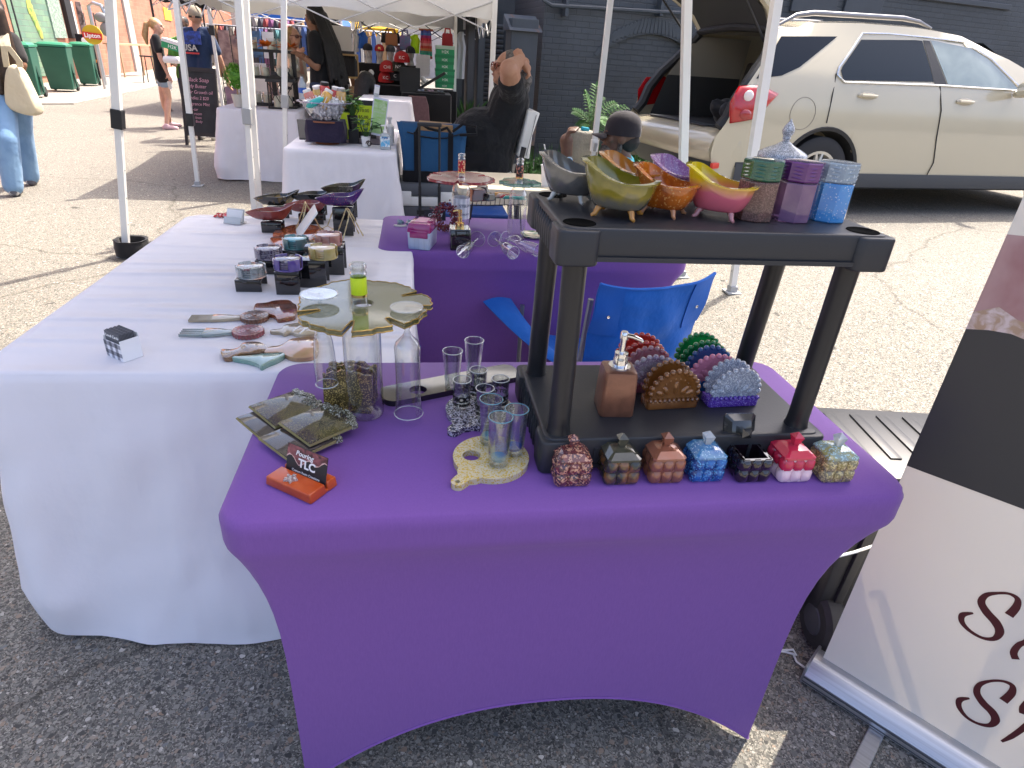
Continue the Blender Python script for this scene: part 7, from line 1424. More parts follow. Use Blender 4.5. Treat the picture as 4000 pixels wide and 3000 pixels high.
q = MB()
for sx in (-1, 1):
    q.tube([L(sx*.036+.026*math.cos(i*.7), .097, .006+.022*math.sin(i*.7)) for i in range(9)], .005, 6, closed=True); q.tube([L(sx*.062, .10, .012), L(sx*.078, .06, .012), L(sx*.082, -.01, .012)], .0045, 6)
q.tube([L(-.012, .106, .012), L(.012, .106, .012)], .004, 6); q.tf(off); q.build('glasses', mat('tortoise_frame', (.16, .03, .02), .25, coat=.6), T)
# her chair
ch0 = aty('c', 780, 1230, Yw); CH = thing('padded_chair', 'white padded chair with black legs under the person leaning back', 'chair', (ch0.x, Yw, 0)); CW = mat('vinyl_white', (.66, .66, .63), .35)
def lc(g, x, y, Y): return aty(g, x, y, Y)-Vector(CH.location)
q = MB(); a, b = lc('c', 1045, 785, Yw), lc('c', 972, 1105, Yw); d = (b-a).normalized(); n_ = V(d.z, 0, -d.x); rr_ = []
for yy, t in ((-.24, .8), (-.23, 1), (0, 1.05), (.23, 1), (.24, .8)): rr_.append([a-n_*.05*t+V(0, yy, 0), a+n_*.05*t+V(0, yy, 0), a.lerp(b, .5)+n_*.045*t+V(0, yy, 0), b+n_*.05*t+V(0, yy, 0), b-n_*.05*t+V(0, yy, 0), a.lerp(b, .5)-n_*.03*t+V(0, yy, 0)])
q.loft(rr_); bo = q.build('backrest', CW, CH, 40, bevel=.01); q = MB(); q.tube([a+V(.0, -.242, -.02)-n_*.02, a.lerp(b, .5)+V(0, -.25, 0)-n_*.02, b+V(0, -.242, .02)-n_*.02], .002, 5); q.build('stitching', DGREY, bo)
s0, s1 = lc('c', 585, 1240, Yw), lc('c', 910, 1245, Yw); q = MB(); q.box(((s0.x+s1.x)/2, 0, s0.z-.0), (s1.x-s0.x, .5, .085)); q.build('seat', CW, CH, 30, bevel=.03, seg=3)
q = MB()
for k in range(16): q.ball((s0.x+.02+(s1.x-s0.x-.04)*k/15, -.252, s0.z-.03), .006, 6)
q.build('studs', CHROME, CH)
for yy in (-.22, .22):
    q = MB(); q.tube([b+V(.0, yy, .08), V(s1.x+.02, yy, s1.z), V(s1.x+.06, yy, 0)], [.03, .026, .02], 8); q.build('leg', BLK, CH, 40); q = MB(); q.tube([V(s0.x+.05, yy, s0.z-.03), V(s0.x+.03, yy, 0)], .02, 8); q.build('leg', BLK, CH, 40)
# ---- man with the dark cap and a watch
Ym = 3.75; J = dict(f=V(-.92, .38, 0).normalized(), r=V(.38, .92, 0).normalized(), s=1.0, hf=V(-.96, .18, .02).normalized())
J['head'] = aty('c', 1700, 985, Ym)-V(0, 0, .0); J['neck'] = aty('c', 1740, 1120, Ym); J['shL'] = J['neck']+V(-.04, -.19, -.075); J['shR'] = J['neck']+V(.06, .2, -.075)
J['elL'] = aty('c', 1430, 1370, Ym-.12); J['wrL'] = aty('c', 1316, 1135, Ym-.10); J['hk'] = 1.3; J['hdL'] = V(-.12, .05, .99); J['hsL'] = V(-.3, -.9, 0); J['elR'] = J['shR']+V(-.1, .1, -.28); J['wrR'] = J['elR']+V(-.22, 0, .03)
hz_ = .36; J['hipL'] = V(J['neck'].x+.05, Ym-.09, hz_); J['hipR'] = V(J['neck'].x+.09, Ym+.10, hz_)
for n in 'LR': J['kn'+n] = J['hip'+n]+J['f']*.42+V(0, 0, .08); J['an'+n] = J['kn'+n]+J['f']*.12; J['an'+n].z = .12
def hr7(q, L, J, s):
    q.ball(L(0, -.045, -.022), (.078*s, .070*s, .062*s), 12); return mat('hair_cropped', (.014, .013, .013), .8)
T, L, off = figure('bearded man with a dark baseball cap and a raised fist, sitting by the canopy leg', J, SK3, cloth('tee_turquoise', (.03, .33, .42), 0), JND, BLK, hr7, vox=.008, sleeve=.6, handcurl=1.3, base=V(J['neck'].x, Ym, 0))
CAPM = cloth('cap_black', (.022, .020, .026), 0, bump=(40, .3, .005), rough=.75)
m_ = orient(J['hf']); q = MB(); rr_ = []
for z, k in ((-.012, 1.0), (.02, 1.01), (.055, .97), (.085, .84), (.106, .60), (.118, .30), (.121, .04)): rr_.append([L(.086*k*math.cos(2*math.pi*i/28), -.012+.106*k*math.sin(2*math.pi*i/28), .022+z) for i in range(28)])
q.loft(rr_, True, (False, True)); q.tf(off); cp_ = q.build('cap', CAPM, T, 60)
q = MB(); sheet(q, lambda u, v: L((u-.5)*.150*(1-.25*v*v), .084+.085*v*(1-.6*(2*u-1)**2), .014-.012*v-.018*(2*u-1)**2), 10, 6); q.tf(off); q.build('visor', CAPM, cp_, solid=.004)
q = MB(); q.ball(L(0, -.012, .145), .006, 8); q.tf(off); q.build('button', CAPM, cp_); q = MB(); q.box(L(.03, -.113, .018), (.03, .006, .016), m_.to_euler()); q.tf(off); q.build('badge', mat('badge_white', (.6, .6, .62), .6), cp_, 0)
q = MB(); q.ball(L(0, .052, -.075), (.058, .050, .044), 12); q.ball(L(.055, .0, -.055), (.016, .028, .045), 8); q.ball(L(-.055, .0, -.055), (.016, .028, .045), 8); q.tf(off); q.build('beard', mat('beard_grey', (.12, .115, .11), .9, col2=(.035, .03, .03), ns=70, bump=(160, 1, .006)), T, 60, remesh=.007, soft=1)
wa = J['wrL']-(J['wrL']-J['elL']).normalized()*.015; ax_ = (J['wrL']-J['elL']).normalized(); q = MB(); qz = ax_.to_track_quat('Z', 'Y').to_euler(); q.lathe([(.030, -.013), (.033, -.013), (.033, .013), (.030, .013)], 20, wa, rot=qz, e=(1.05, .95)); q.tf(off); wt_ = q.build('watch_strap', mat('watch_black', (.02, .022, .025), .5), T)
q = MB(); q.lathe([(0, 0), (.022, 0), (.023, .006), (.019, .010), (0, .0095)], 20, wa+V(-.004, -.033, .0), rot=(R(90), 0, 0)); q.tf(off); q.build('watch_face', mat('watch_blue', (.12, .20, .28), .15, coat=.8), wt_)
# camp chair he sits in
CC = thing('folding_chair', 'turquoise folding camp chair around the man with the cap', 'chair', (J['neck'].x+.05, Ym, gz(J['neck'].x, Ym)), math.atan2(J['f'].y, J['f'].x)-math.pi/2); TQ = cloth('chair_turquoise', (.02, .30, .40), .1, rough=.7)
q = MB(); sheet(q, lambda u, v: V((u*2-1)*.27, -.16-.10*(v)+.05*(1-(2*u-1)**2)*-1, .32+.44*v-.02*(1-(2*u-1)**2)*v+(.05*abs(2*u-1)**6)*v), 16, 12); q.build('back_panel', TQ, CC, solid=.004)
q = MB(); sheet(q, lambda u, v: V((u*2-1)*.26, -.14+.45*v, .29+.03*(2*u-1)**2), 8, 8); q.build('seat', TQ, CC, solid=.004)
for sx in (-1, 1): q = MB(); q.tube([(sx*.28, -.28, .78), (sx*.27, -.15, .35), (sx*.27, .3, .01)], .009, 6); q.tube([(sx*.27, -.2, .01), (sx*.27, .32, .36)], .009, 6); q.build('frame', FR, CC)
# ================================================================ left side of the alley
GRN = mat('bin_green', (.010, .085, .055), .45, col2=(.014, .10, .065), ns=3, bump=(90, .1, .003)); GRD = mat('bin_lid_green', (.018, .20, .11), .35)
def bin_(label, p, rz, w_=.60, h=1.05):
    T = thing('wheelie_bin', label, 'bin', p, rz, group='green wheelie bins by the brick wall'); q = MB(); d_ = .68
    q.loft([[V(x*w_*s/2, y*d_*t/2-.03*z, z) for x, y in ((-1, -1), (1, -1), (1, 1), (-1, 1))] for z, s, t in ((.05, .80, .72), (.10, .82, .74), (.80, .95, .93), (.97, 1, 1))]); b = q.build('bin_body', GRN, T, 20, bevel=.02)
    q = MB(); q.box((0, -.02, 1.0), (w_*1.06, d_*1.08, .05)); q.loft([[V(x*w_*s/2, y*d_*s/2-.02, z) for x, y in ((-1, -1), (1, -1), (1, 1), (-1, 1))] for z, s in ((1.02, .98), (1.06, .8), (1.07, .4))]); q.build('lid', GRD, T, 20, bevel=.012)
    q = MB(); q.box((w_*.46, -.05, .42), (.03, .12, .62), (0, -.08, 0)); q.box((w_*.47, -.05, .40), (.05, .14, .03)); q.build('side_groove', mat('bin_dark', (.006, .05, .03), .5), b, 0)
    q = MB(); q.tube([(-w_*.35, d_*.53, .96), (w_*.35, d_*.53, .96)], .016, 8); q.build('handle', GRN, T)
    for sx in (-1, 1): q = MB(); q.lathe([(0, -.03), (.10, -.03), (.11, 0), (.10, .03), (0, .03)], 18, (sx*w_*.4, d_*.36, .11), rot=(0, R(90), 0)); q.build('wheel', BLK, T, 40)
    return T
for lb, x0, x1, y in (('green wheelie bin nearest the walking person', 170, 395, 850), ('green wheelie bin in the middle of the three, graffiti on its side', 425, 690, 795), ('green wheelie bin farthest along, behind the black drinks banner', 690, 875, 745)):
    p = at('a', (x0+x1)/2, y, .03); w_ = sz('a', x1-x0, p)*.80; bin_(lb, p+V(-.1, .25, 0), R(14), w_, sz('a', 470 if y > 840 else 440, p)*.9)
def board(name, label, cat, p, w_, h, m, rot=(0, 0, 0), th=.02, part='panel'):
    T = thing(name, label, cat, p, 0, rot=rot); q = MB(); q.box((0, 0, h/2), (w_, th, h)); q.build(part, m, T, 20, bevel=.004); return T
p = at('a', 890, 690, .0)+V(-.1, -.4, 0); T = thing('hanging_banner', 'black drinks banner with white prices hanging in front of the last bin', 'banner', p, R(20)); W_ = sz('a', 135, p); H_ = sz('a', 350, p)*.95
q = MB(); sheet(q, lambda u, v: V((u-.5)*W_*(1.05-.1*v), .04*math.sin(u*5+v*2), .05+H_*v), 10, 10); q.build('cloth', cloth('banner_black', (.02, .02, .024), 0), T, solid=.006)
for t, s_, z in (('16oz-$5', .17, .66), ('16oz', .24, .16)): text(t, s_*W_, WT, T, (0, -.09, .05+H_*z), (R(90), 0, 0), name='lettering', bold=.002)
q = MB(); q.ball((-.05*W_, -.05, .05+H_*.42), (W_*.16, .02, W_*.2), 8); q.build('printed_logo', mat('print_teal', (.1, .42, .5), .6, col2=(.6, .4, .1), ns=9), T); q = MB(); q.ball((0, -.05, .05+H_*.86), (W_*.2, .02, W_*.2), 8); q.build('printed_logo', PAPER, T); q = MB(); q.box((.25*W_, -.05, .05+H_*.42), (W_*.3, .02, W_*.16), (0, .3, 0)); q.build('printed_word', mat('print_orange', (.6, .2, .04), .6), T)
p = aty('a', 800, 300, 19.6); T = thing('round_sign', 'round yellow and red drinks sign behind the bins', 'sign', p, R(12)); r_ = sz('a', 75, p); q = MB(); q.lathe([(0, -.03), (r_, -.03), (r_, .03), (0, .03)], 28, rot=(R(90), 0, 0)); q.build('disc', mat('sign_yellow', (.55, .42, .02), .5), T, 40)
q = MB(); q.box((0, -.05, -.1*r_), (r_*1.9, .04, r_*.62), (0, .08, 0)); q.build('red_band', mat('sign_red', (.55, .02, .02), .4), T, 0); text('Lipton', r_*.62, WT, T, (0, -.075, -.1*r_), (R(90), 0, 0), bold=.004); q = MB(); q.tube([(0, .04, -p.z), (0, .04, 0)], .03, 8); q.build('post', STEEL, T)
p = aty('a', 860, 150, 21.2); T = thing('gas_meter', 'grey gas meter and bent pipes on the orange wall', 'gas meter', V(p.x, p.y, 0)); s_ = sz('a', 100, p)
q = MB(); q.tube([(-s_*.7, 0, 0), (-s_*.7, 0, p.z+.8*s_), (-s_*.3, 0, p.z+1.05*s_), (.3*s_, 0, p.z+.9*s_), (.5*s_, 0, p.z+.3*s_)], .16*s_, 8); q.tube([(.5*s_, 0, p.z+.8*s_), (1.4*s_, 0, p.z+.8*s_)], .1*s_, 8); q.build('pipe', STEEL, T); q = MB(); q.ball((.25*s_, -.1, p.z), (.55*s_, .3*s_, .4*s_), 12); q.ball((.45*s_, -.1, p.z-.9*s_), (.5*s_, .3*s_, .55*s_), 12); q.tube([(.4*s_, 0, 0), (.4*s_, 0, p.z)], .1*s_, 8); q.build('meter_body', mat('meter_grey', (.22, .23, .24), .5), T)
p = at('a', 1170, 660, .03); T = thing('trestle_table', 'narrow bare wooden table by the grey door', 'table', p, R(80)); wd = mat('pale_wood', (.42, .30, .18), .7); q = MB(); q.box((0, 0, 1.0), (2.2, .5, .05)); q.build('tabletop', wd, T, 0)
for sx in (-1, 1): q = MB(); q.tube([(sx*.95, -.2, 0), (sx*.95, -.2, 1)], .03, 6); q.build('leg', wd, T); q = MB(); q.tube([(sx*.95, .2, 0), (sx*.95, .2, 1)], .03, 6); q.build('leg', wd, T)
T = thing('bar_stool', 'black metal bar stool behind the blond person in shorts', 'stool', at('a', 1320, 725)); q = MB(); q.box((0, 0, .78), (.36, .36, .04)); q.build('seat', BLK, T, 20, bevel=.01)
for sx in (-1, 1):
    for sy in (-1, 1): q = MB(); q.tube([(sx*.14, sy*.14, .77), (sx*.19, sy*.19, 0)], .016, 6); q.build('leg', BLK, T)
pa, pb_ = at('a', 1590, 1250), at('a', 1895, 1270); T = thing('chalkboard', 'black A frame chalkboard with pink handwriting on the asphalt', 'chalkboard', (pa+pb_)/2+Vector((.03, 0, 0)), math.atan2(pb_.y-pa.y, pb_.x-pa.x)); W_ = (pb_-pa).length; H_ = sz('a', 665, pa)*.92; TLT = Matrix.Rotation(R(-10), 4, 'X')
FRM = mat('frame_black', (.018, .018, .02), .55); q = MB(); q.box((0, 0, H_*.56), (W_*.9, .016, H_*.80)); q.tf(TLT); q.build('slate', mat('slate_black', (.018, .021, .025), .8, col2=(.03, .034, .04), ns=5), T, 0)
q = MB()
for sx in (-1, 1): q.box((sx*W_*.47, 0, H_/2), (W_*.07, .035, H_))
q.box((0, 0, H_*.975), (W_*.9, .035, H_*.05)); q.box((0, 0, H_*.15), (W_*.9, .035, H_*.05)); q.tf(TLT); q.build('frame', FRM, T, 0); q = MB()
for sx in (-1, 1): q.box((sx*W_*.47, .34, H_/2), (W_*.07, .03, H_*.98), (R(9), 0, 0))
q.build('back_frame', FRM, T, 0); CHK = mat('chalk_pink', (.62, .34, .42), .9); ts = []
for i, (t, x, z, s_, al) in enumerate((('* Black Soap', -.40, .845, .150, 'LEFT'), ('Body Butter', -.38, .765, .130, 'LEFT'), ('Hair Growth oil', -.38, .69, .125, 'LEFT'), ('Candles 2 $20', -.38, .615, .118, 'LEFT'), ('Fragrance Mist', -.38, .54, .118, 'LEFT'), ('-car', -.22, .47, .105, 'LEFT'), ('-room', -.22, .415, .105, 'LEFT'), ('- linen', -.22, .365, .10, 'LEFT'), ('- Body', -.22, .315, .10, 'LEFT'))):
    ts.append(text(t, s_*W_, CHK, T, TLT @ V(x*W_, -.011, z*H_), (R(80), 0, R(0)), shear=.15, al=al, ext=.0005, bold=-.0004, sx=.92))
for t_ in ts: t_.name = 'chalk_line'
# print racks behind the navy shirted man
def gridpanel(label, x0, x1, y0, y1, Y, ms):
    a, b = aty('a', x0, y0, Y), aty('a', x1, y1, Y); T = thing('print_rack', label, 'print rack', V((a.x+b.x)/2, Y, 0)); w_, h_ = abs(b.x-a.x), a.z; q = MB(); n_ = 9
    for i in range(n_): q.tube([(-w_/2+w_*i/(n_-1), 0, .1), (-w_/2+w_*i/(n_-1), 0, h_)], .008, 4)
    for i in range(12): q.tube([(-w_/2, 0, .1+(h_-.1)*i/11), (w_/2, 0, .1+(h_-.1)*i/11)], .008, 4)
    q.build('wire_grid', BLK, T)
    for k, (u, z, pw, ph, m) in enumerate(ms): q = MB(); q.box((-w_/2+w_*u, -.03, h_*z), (w_*pw, .015, h_*ph)); q.build('print', m, T, 0)
pr = [mat('print_art_%d' % i, c, .5, col2=d_, ns=n_) for i, (c, d_, n_) in enumerate((((.20, .12, .11), (.42, .30, .26), 9), ((.10, .07, .09), (.45, .28, .2), 7), ((.10, .28, .55), (.03, .04, .06), 5), ((.7, .48, .06), (.4, .1, .05), 6), ((.30, .2, .3), (.15, .12, .2), 8), ((.62, .62, .6), (.5, .5, .52), 3)))]
gridpanel('wire rack of dark figure prints right of the navy shirted man', 1860, 2130, 215, 560, 11.6, [(.28, .74, .42, .44, pr[0]), (.75, .72, .42, .40, pr[1]), (.3, .28, .5, .36, pr[4]), (.78, .3, .34, .2, pr[3])])
gridpanel('wire rack with a blue sphere print behind the orange flowers', 2140, 2400, 225, 560, 12.2, [(.25, .84, .44, .24, pr[2]), (.74, .84, .44, .24, pr[5]), (.3, .52, .5, .3, pr[5]), (.75, .45, .4, .36, pr[1])])
# clothes rails far down the alley
rnd = random.Random(21); RC = [mat('garment_%d' % i, c, .8) for i, c in enumerate(((.30, .06, .06), (.05, .10, .28), (.36, .35, .33), (.06, .06, .08), (.08, .22, .25), (.33, .2, .1), (.2, .07, .18), (.03, .03, .035)))]
for ri, (x0, x1, yy, zz) in enumerate(((-4.6, -2.3, 19.5, 1.95), (-3.2, -.6, 18.2, 1.8), (-5.2, -3.2, 18.4, 1.7))):
    T = thing('clothes_rail', ('bright garments on the clothes rail under the blue canopy', 'bright garments on the clothes rail behind the seller with braids', 'bright garments on the clothes rail left of the blue canopy')[ri], 'clothes rail', ((x0+x1)/2, yy, 0)); q = MB(); hw_ = (x1-x0)/2; q.tube([(-hw_, 0, 0), (-hw_, 0, zz), (hw_, 0, zz), (hw_, 0, 0)], .025, 6); q.build('rail', STEEL, T)
    n_ = int((x1-x0)/.13)
    for i in range(n_): q = MB(); L_ = rnd.uniform(.8, 1.25); q.loft([[V(-hw_+.08+.13*i+sx*w__, y, z) for sx, y in ((-1, -.2), (1, -.2), (1, .2), (-1, .2))] for z, w__ in ((zz-.02, .02), (zz-.12, .045), (zz-L_, .06))]); q.build('garment', RC[rnd.randrange(8)], T, 0)
# ================================================================ candle table
LAT = mat('rack_black', (.018, .017, .018), .5)
c0 = V(-1.62, 8.25, TZ); T = thing('tiered_rack', 'black lattice display rack of jar candles on the candle table', 'rack', c0)
for sx in (-.24, .0, .24):
    q = MB(); q.box((sx, 0, .29), (.045, .04, .58)); q.build('upright', LAT, T, 0)
for z in (.02, .30, .57): q = MB(); q.box((0, 0, z), (.56, .20, .03)); q.build('shelf', LAT, T, 0)
WAX = mat('candle_cream', (.66, .62, .48), .4, sss=.2)
def candle(p, lab, s_=1): T = thing('candle', lab, 'candle', p, 0, group='cream jar candles on the candle table'); q = MB(); q.lathe([(0, 0), (.045*s_, 0), (.047*s_, .005), (.047*s_, .085*s_), (0, .085*s_)], 18); q.build('wax', WAX, T, 40); q = MB(); q.lathe([(.048*s_, .0), (.0485*s_, .11*s_), (.046*s_, .112*s_)], 18); q.build('glass_jar', GL, T, 60)
for k, (x, z) in enumerate(((-.2, .035), (-.09, .035), (.1, .035), (-.19, .315), (-.08, .315), (.07, .315), (.18, .315), (-.18, .585), (.02, .585), (.13, .585))): candle(c0+V(x, -.03, z), 'cream jar candle on the %s shelf of the black rack' % ('bottom' if z < .1 else 'middle' if z < .5 else 'top'))
cb3 = aty('b', 545, 570, 8.9); candle(cb3-V(0, 0, .05), 'cream jar candle held up by the blond customer', 1.5)
ORF = mat('petal_orange', (.72, .20, .02), .6, col2=(.6, .12, .01), ns=20)
for lab, x in (('orange silk flower at the left of the rack top', -.24), ('orange silk flowers in the middle of the rack top', -.02), ('orange silk flower at the right of the rack top', .2)):
    T = thing('silk_flower', lab, 'flower', c0+V(x, -.07, .62)); q = MB(); rnd = random.Random(int(x*100)+60)
    for i in range(34): a = rnd.random()*6.28; leaflet(q, V(rnd.uniform(-.05, .05), 0, 0), V(math.cos(a), math.sin(a)*.6, rnd.uniform(-.1, .9)), .085, .05)
    q.build('petals', ORF, T, 0)
def leafball(q, c, r_, n_, L_=.02, seed=1, up_=0):
    rnd = random.Random(seed)
    for i in range(n_): d = V(rnd.gauss(0, 1), rnd.gauss(0, 1), rnd.gauss(0, 1)+up_).normalized(); leaflet(q, c+d*r_*rnd.uniform(.75, 1), V(d.x+rnd.uniform(-.6, .6), d.y, d.z+rnd.uniform(-.3, .6)), L_*rnd.uniform(.8, 1.3), L_*.6)
BRT = mat('bright_leaf', (.10, .30, .03), .5, col2=(.16, .38, .05), ns=30)
p = aty('b', 72, 925, 7.82); T = thing('topiary', 'round green topiary ball in a pale pot on the candle table', 'plant', V(p.x, 7.85, TZ)); q = MB(); q.lathe([(0, 0), (.05, 0), (.07, .13), (.062, .13), (.05, .11), (0, .11)], 18); q.build('pot', mat('pot_stone', (.52, .50, .44), .7), T, 40); q = MB(); q.tube([(0, 0, .1), (0, 0, .28)], .009, 6); q.build('stem', wd, T); q = MB(); leafball(q, V(0, 0, .31), .115, 700, .028, 3); q.ball((0, 0, .31), .085, 12); q.build('foliage', BRT, T, 0)
for lab, x, y in (('black metal lantern in front of the candle rack', -1.55, 7.95), ('black metal lantern just behind the first one', -1.44, 8.1)):
    T = thing('lantern', lab, 'lantern', (x, y, TZ)); q = MB(); h_ = .27
    for sx in (-1, 1):
        for sy in (-1, 1): q.tube([(sx*.075, sy*.075, 0), (sx*.07, sy*.07, h_)], .008, 5)
    for sx in (-1, 1): q.tube([(sx*.075, -.078, .02), (-sx*.07, -.075, h_)], .005, 5)
    q.box((0, 0, .008), (.17, .17, .016)); q.build('frame', LAT, T, 0); q = MB(); q.loft([[V(x_*s_, y_*s_, z) for x_, y_ in ((-1, -1), (1, -1), (1, 1), (-1, 1))] for z, s_ in ((h_, .09), (h_+.03, .085), (h_+.07, .03), (h_+.1, .02))]); q.build('hood', LAT, T, 0); q = MB(); q.tube([V(.03*math.cos(i*.52), 0, h_+.12+.03*math.sin(i*.52)) for i in range(12)], .004, 5, closed=True); q.build('ring', LAT, T); q = MB(); q.lathe([(0, .016), (.035, .016), (.035, .13), (0, .13)], 14); q.build('candle', WAX, T, 40)
# ================================================================ drinks table
q = MB(); q.box((0, 0, .0025), (.60, 1.0, .003)); o = q.build('table_runner', cloth('runner_plum', (.045, .035, .055), 0), smooth=0, loc=(-.55, 5.75, TZ-.001)); tag(o, 'dark plum runner over the white drinks table', 'table runner')
bc = V(-.675, 5.2, TZ)
T = thing('cake_stand', 'low copper stand under a dark plum cloth, carrying the ice bowl', 'stand', bc); q = MB(); q.lathe([(0, 0), (.09, 0), (.085, .012), (.03, .02), (.03, .15), (.13, .155), (.13, .165), (0, .165)], 28); q.build('stand', mat('copper_wood', (.22, .075, .035), .3), T, 40)
q = MB(); P = rrect(.135, .10, .02, 3); rs = [[V(p.x*s+.012*math.sin(i*1.9)*t, p.y*s-.02*t*math.cos(i*1.1), z) for i, p in enumerate(P)] for z, s, t in ((.168, .6, 0), (.168, 1, 0), (.10, 1.06, .5), (.02, 1.0, 1))]; q.loft(rs, True, (True, False)); q.build('cloth', cloth('napkin_plum', (.028, .022, .045), 0, bump=(14, .6, .02)), T, 50, solid=.003)
BB = thing('ice_bowl', 'big clear bowl heaped with crushed ice and juice jars', 'bowl', bc+V(0, 0, .166)); q = MB(); q.lathe([(0, 0), (.095, 0), (.10, .005), (.15, .09), (.172, .118), (.20, .125), (.20, .129), (.17, .122)], 36); q.build('bowl_wall', glass('bowl_clear', (.93, .93, .96), .38), BB, 60)
q = MB(); q.tube([V(.2*math.cos(i*.175), .2*math.sin(i*.175), .127) for i in range(36)], .0035, 6, closed=True); q.build('bowl_rim', mat('lilac_rim', (.45, .42, .6), .1, coat=1, trans=.3), BB)
rnd = random.Random(9); q = MB()
for i in range(900):
    z = rnd.uniform(.012, .155); rm = (.095+.58*z if z < .12 else .19-(z-.12)*3.6)*.95; a = rnd.random()*6.28; r_ = rm*math.sqrt(rnd.random()); q.box((r_*math.cos(a), r_*math.sin(a), z), (.018, .014, .016), (rnd.random()*3, rnd.random()*3, rnd.random()*3))
o = q.build('crushed_ice', mat('ice', (.86, .87, .89), .2, coat=.3, trans=.2), BB, 0); o['kind'] = 'stuff'
for k, (lab, px, py, dy, c, cap_, rx, ry) in enumerate((('pink juice jar tilted left in the ice', 690, 850, -.02, (.62, .22, .18), WHITE, 0, -22), ('amber juice jar tilted right at the front of the ice', 825, 850, -.09, (.72, .40, .06), WHITE, -14, 26), ('pale gold juice jar upright at the right of the ice', 958, 840, .05, (.70, .45, .16), STEEL, 6, 3), ('red juice bottle with a black cap at the back of the ice', 815, 790, .08, (.62, .06, .05), BLK, 8, 4), ('yellow juice jar at the back left of the ice', 760, 820, .09, (.7, .5, .15), WHITE, 10, -8), ('red striped carton behind the ice bowl jars', 905, 830, .09, (.6, .05, .04), WHITE, 4, 10))):
    p = aty('b', px, py, 5.2+dy); T = thing('juice_jar', lab, 'jar', p, 0, group='juice jars pushed into the ice bowl', rot=(R(rx), R(ry), 0)); q = MB(); q.lathe([(0, -.075), (.034, -.075), (.037, -.07), (.037, .03), (.03, .042), (.026, .045)], 20, caps=(False, True)); q.build('jar_body', mat('juice_%d' % k, c, .12, coat=.9, trans=.15), T, 50); q = MB(); q.lathe([(.029, .044), (.030, .046), (.030, .062), (.027, .065)], 20, caps=(True, True)); q.build('lid', cap_, T, 40); q = MB(); q.lathe([(.0375, -.05), (.0375, .01)], 8, ph=-2.2); o = q.build('label', PAPER, T, 60)
p = aty('b', 730, 885, 5.06); T = thing('juice_pouch', 'teal pouch lying on the front of the ice', 'pouch', p, 0, rot=(R(30), R(-28), 0)); q = MB(); q.ball((0, 0, 0), (.075, .035, .022), 12); q.build('pouch_body', mat('pouch_teal', (.03, .38, .36), .35), T)
def sign_(lab, a, b, Y, m, hd, tilt=8, writing=()):
    pa, pb_ = aty('b', *a, Y), aty('b', *b, Y); w_, h_ = pb_.x-pa.x, pa.z-pb_.z; T = thing('menu_stand', lab, 'sign', V((pa.x+pb_.x)/2, Y, pb_.z), 0, rot=(R(-tilt), R(9), 0)); q = MB(); q.box((0, 0, h_/2), (w_*1.1, .004, h_*1.06)); q.build('acrylic_frame', mat('acrylic_lilac', (.60, .60, .72), .1, coat=.8), T, 0); q = MB(); q.box((0, -.0035, h_/2), (w_*.96, .003, h_*.94)); q.build('sheet', m, T, 0)
    q = MB(); q.box((0, -.006, h_*.83), (w_*.96, .001, h_*.26)); q.build('leaf_header', hd, T, 0); ts = [text(t, s_*w_, mat('menu_ink', (.55, .6, .5), .7) if wh else mat('menu_dark', (.08, .2, .05), .7), T, (0, -.0068, h_*z), (R(90), 0, 0), ext=.0003) for t, s_, z, wh in writing]
    if ts: join_text(ts)
sign_('green leafy juice menu in a clear stand at the front of the drinks table', (1195, 845), (1325, 1165), 5.2, mat('menu_green', (.32, .55, .18), .5, col2=(.42, .60, .32), ns=12), mat('menu_leaf', (.5, .62, .42), .5, col2=(.22, .45, .1), ns=25), writing=(('AVAILABLE', .16, .62, True), ('JUICE', .13, .52, True), ('Mango', .09, .44, False), ('Ginger', .09, .37, False), ('Lemon', .09, .30, False)))
sign_('grey printed menu in a clear stand behind the green one', (1215, 735), (1265, 960), 5.55, mat('menu_grey', (.58, .60, .60), .5, col2=(.3, .33, .33), ns=22), PAPER, 6)
NEO = mat('neon_paper', (.55, .72, .02), .6)
T = board('letter_board', 'black framed board with neon yellow notes behind the potted plant', 'sign', V(-.46, 5.62, TZ), .26, .29, BLK, (R(-12), 0, 0)); q = MB(); q.box((.03, -.013, .15), (.16, .003, .2)); q.build('note', NEO, T, 0); join_text([text(t, .035, BLK, T, (.03, -.016, z), (R(90), 0, 0)) for t, z in (('$10.00', .21), ('$5.00', .16), ('$12.00', .11))])
T = board('letter_board', 'neon yellow note standing left of the black and white pot', 'sign', V(-.57, 5.5, TZ), .11, .2, NEO, (R(-10), 0, 0), .006)
def potplant(lab, p, pot, pr_, ph_, leaf, n_, L_, spread, stem_h, seed):
    T = thing('potted_plant', lab, 'plant', p, 0, group='small potted plants on the drinks table'); q = MB(); q.lathe([(0, 0), (pr_*.75, 0), (pr_, ph_), (pr_*.9, ph_), (pr_*.8, ph_*.85), (0, ph_*.85)], 20); q.build('pot', pot, T, 40); q = MB(); rnd = random.Random(seed); st = MB()
    for i in range(n_): a = rnd.random()*6.28; e = V(math.cos(a)*spread*rnd.uniform(.3, 1), math.sin(a)*spread*rnd.uniform(.3, 1), ph_+stem_h*rnd.uniform(.35, 1)); st.tube([(0, 0, ph_*.8), e*.6+V(0, 0, .02), e], .0018, 4); leaflet(q, e, V(math.cos(a), math.sin(a), rnd.uniform(-.4, .5)), L_, L_*.55)
    st.build('stem', LEAFD, T); q.build('leaves', leaf, T, 0)
p = at('b', 1170, 1272, TZ); potplant('leafy plant in a small white pot at the front of the drinks table', p+V(0, .03, 0), mat('pot_white', (.74, .74, .74), .4), .036, .075, LEAF, 26, .07, .07, .13, 1)
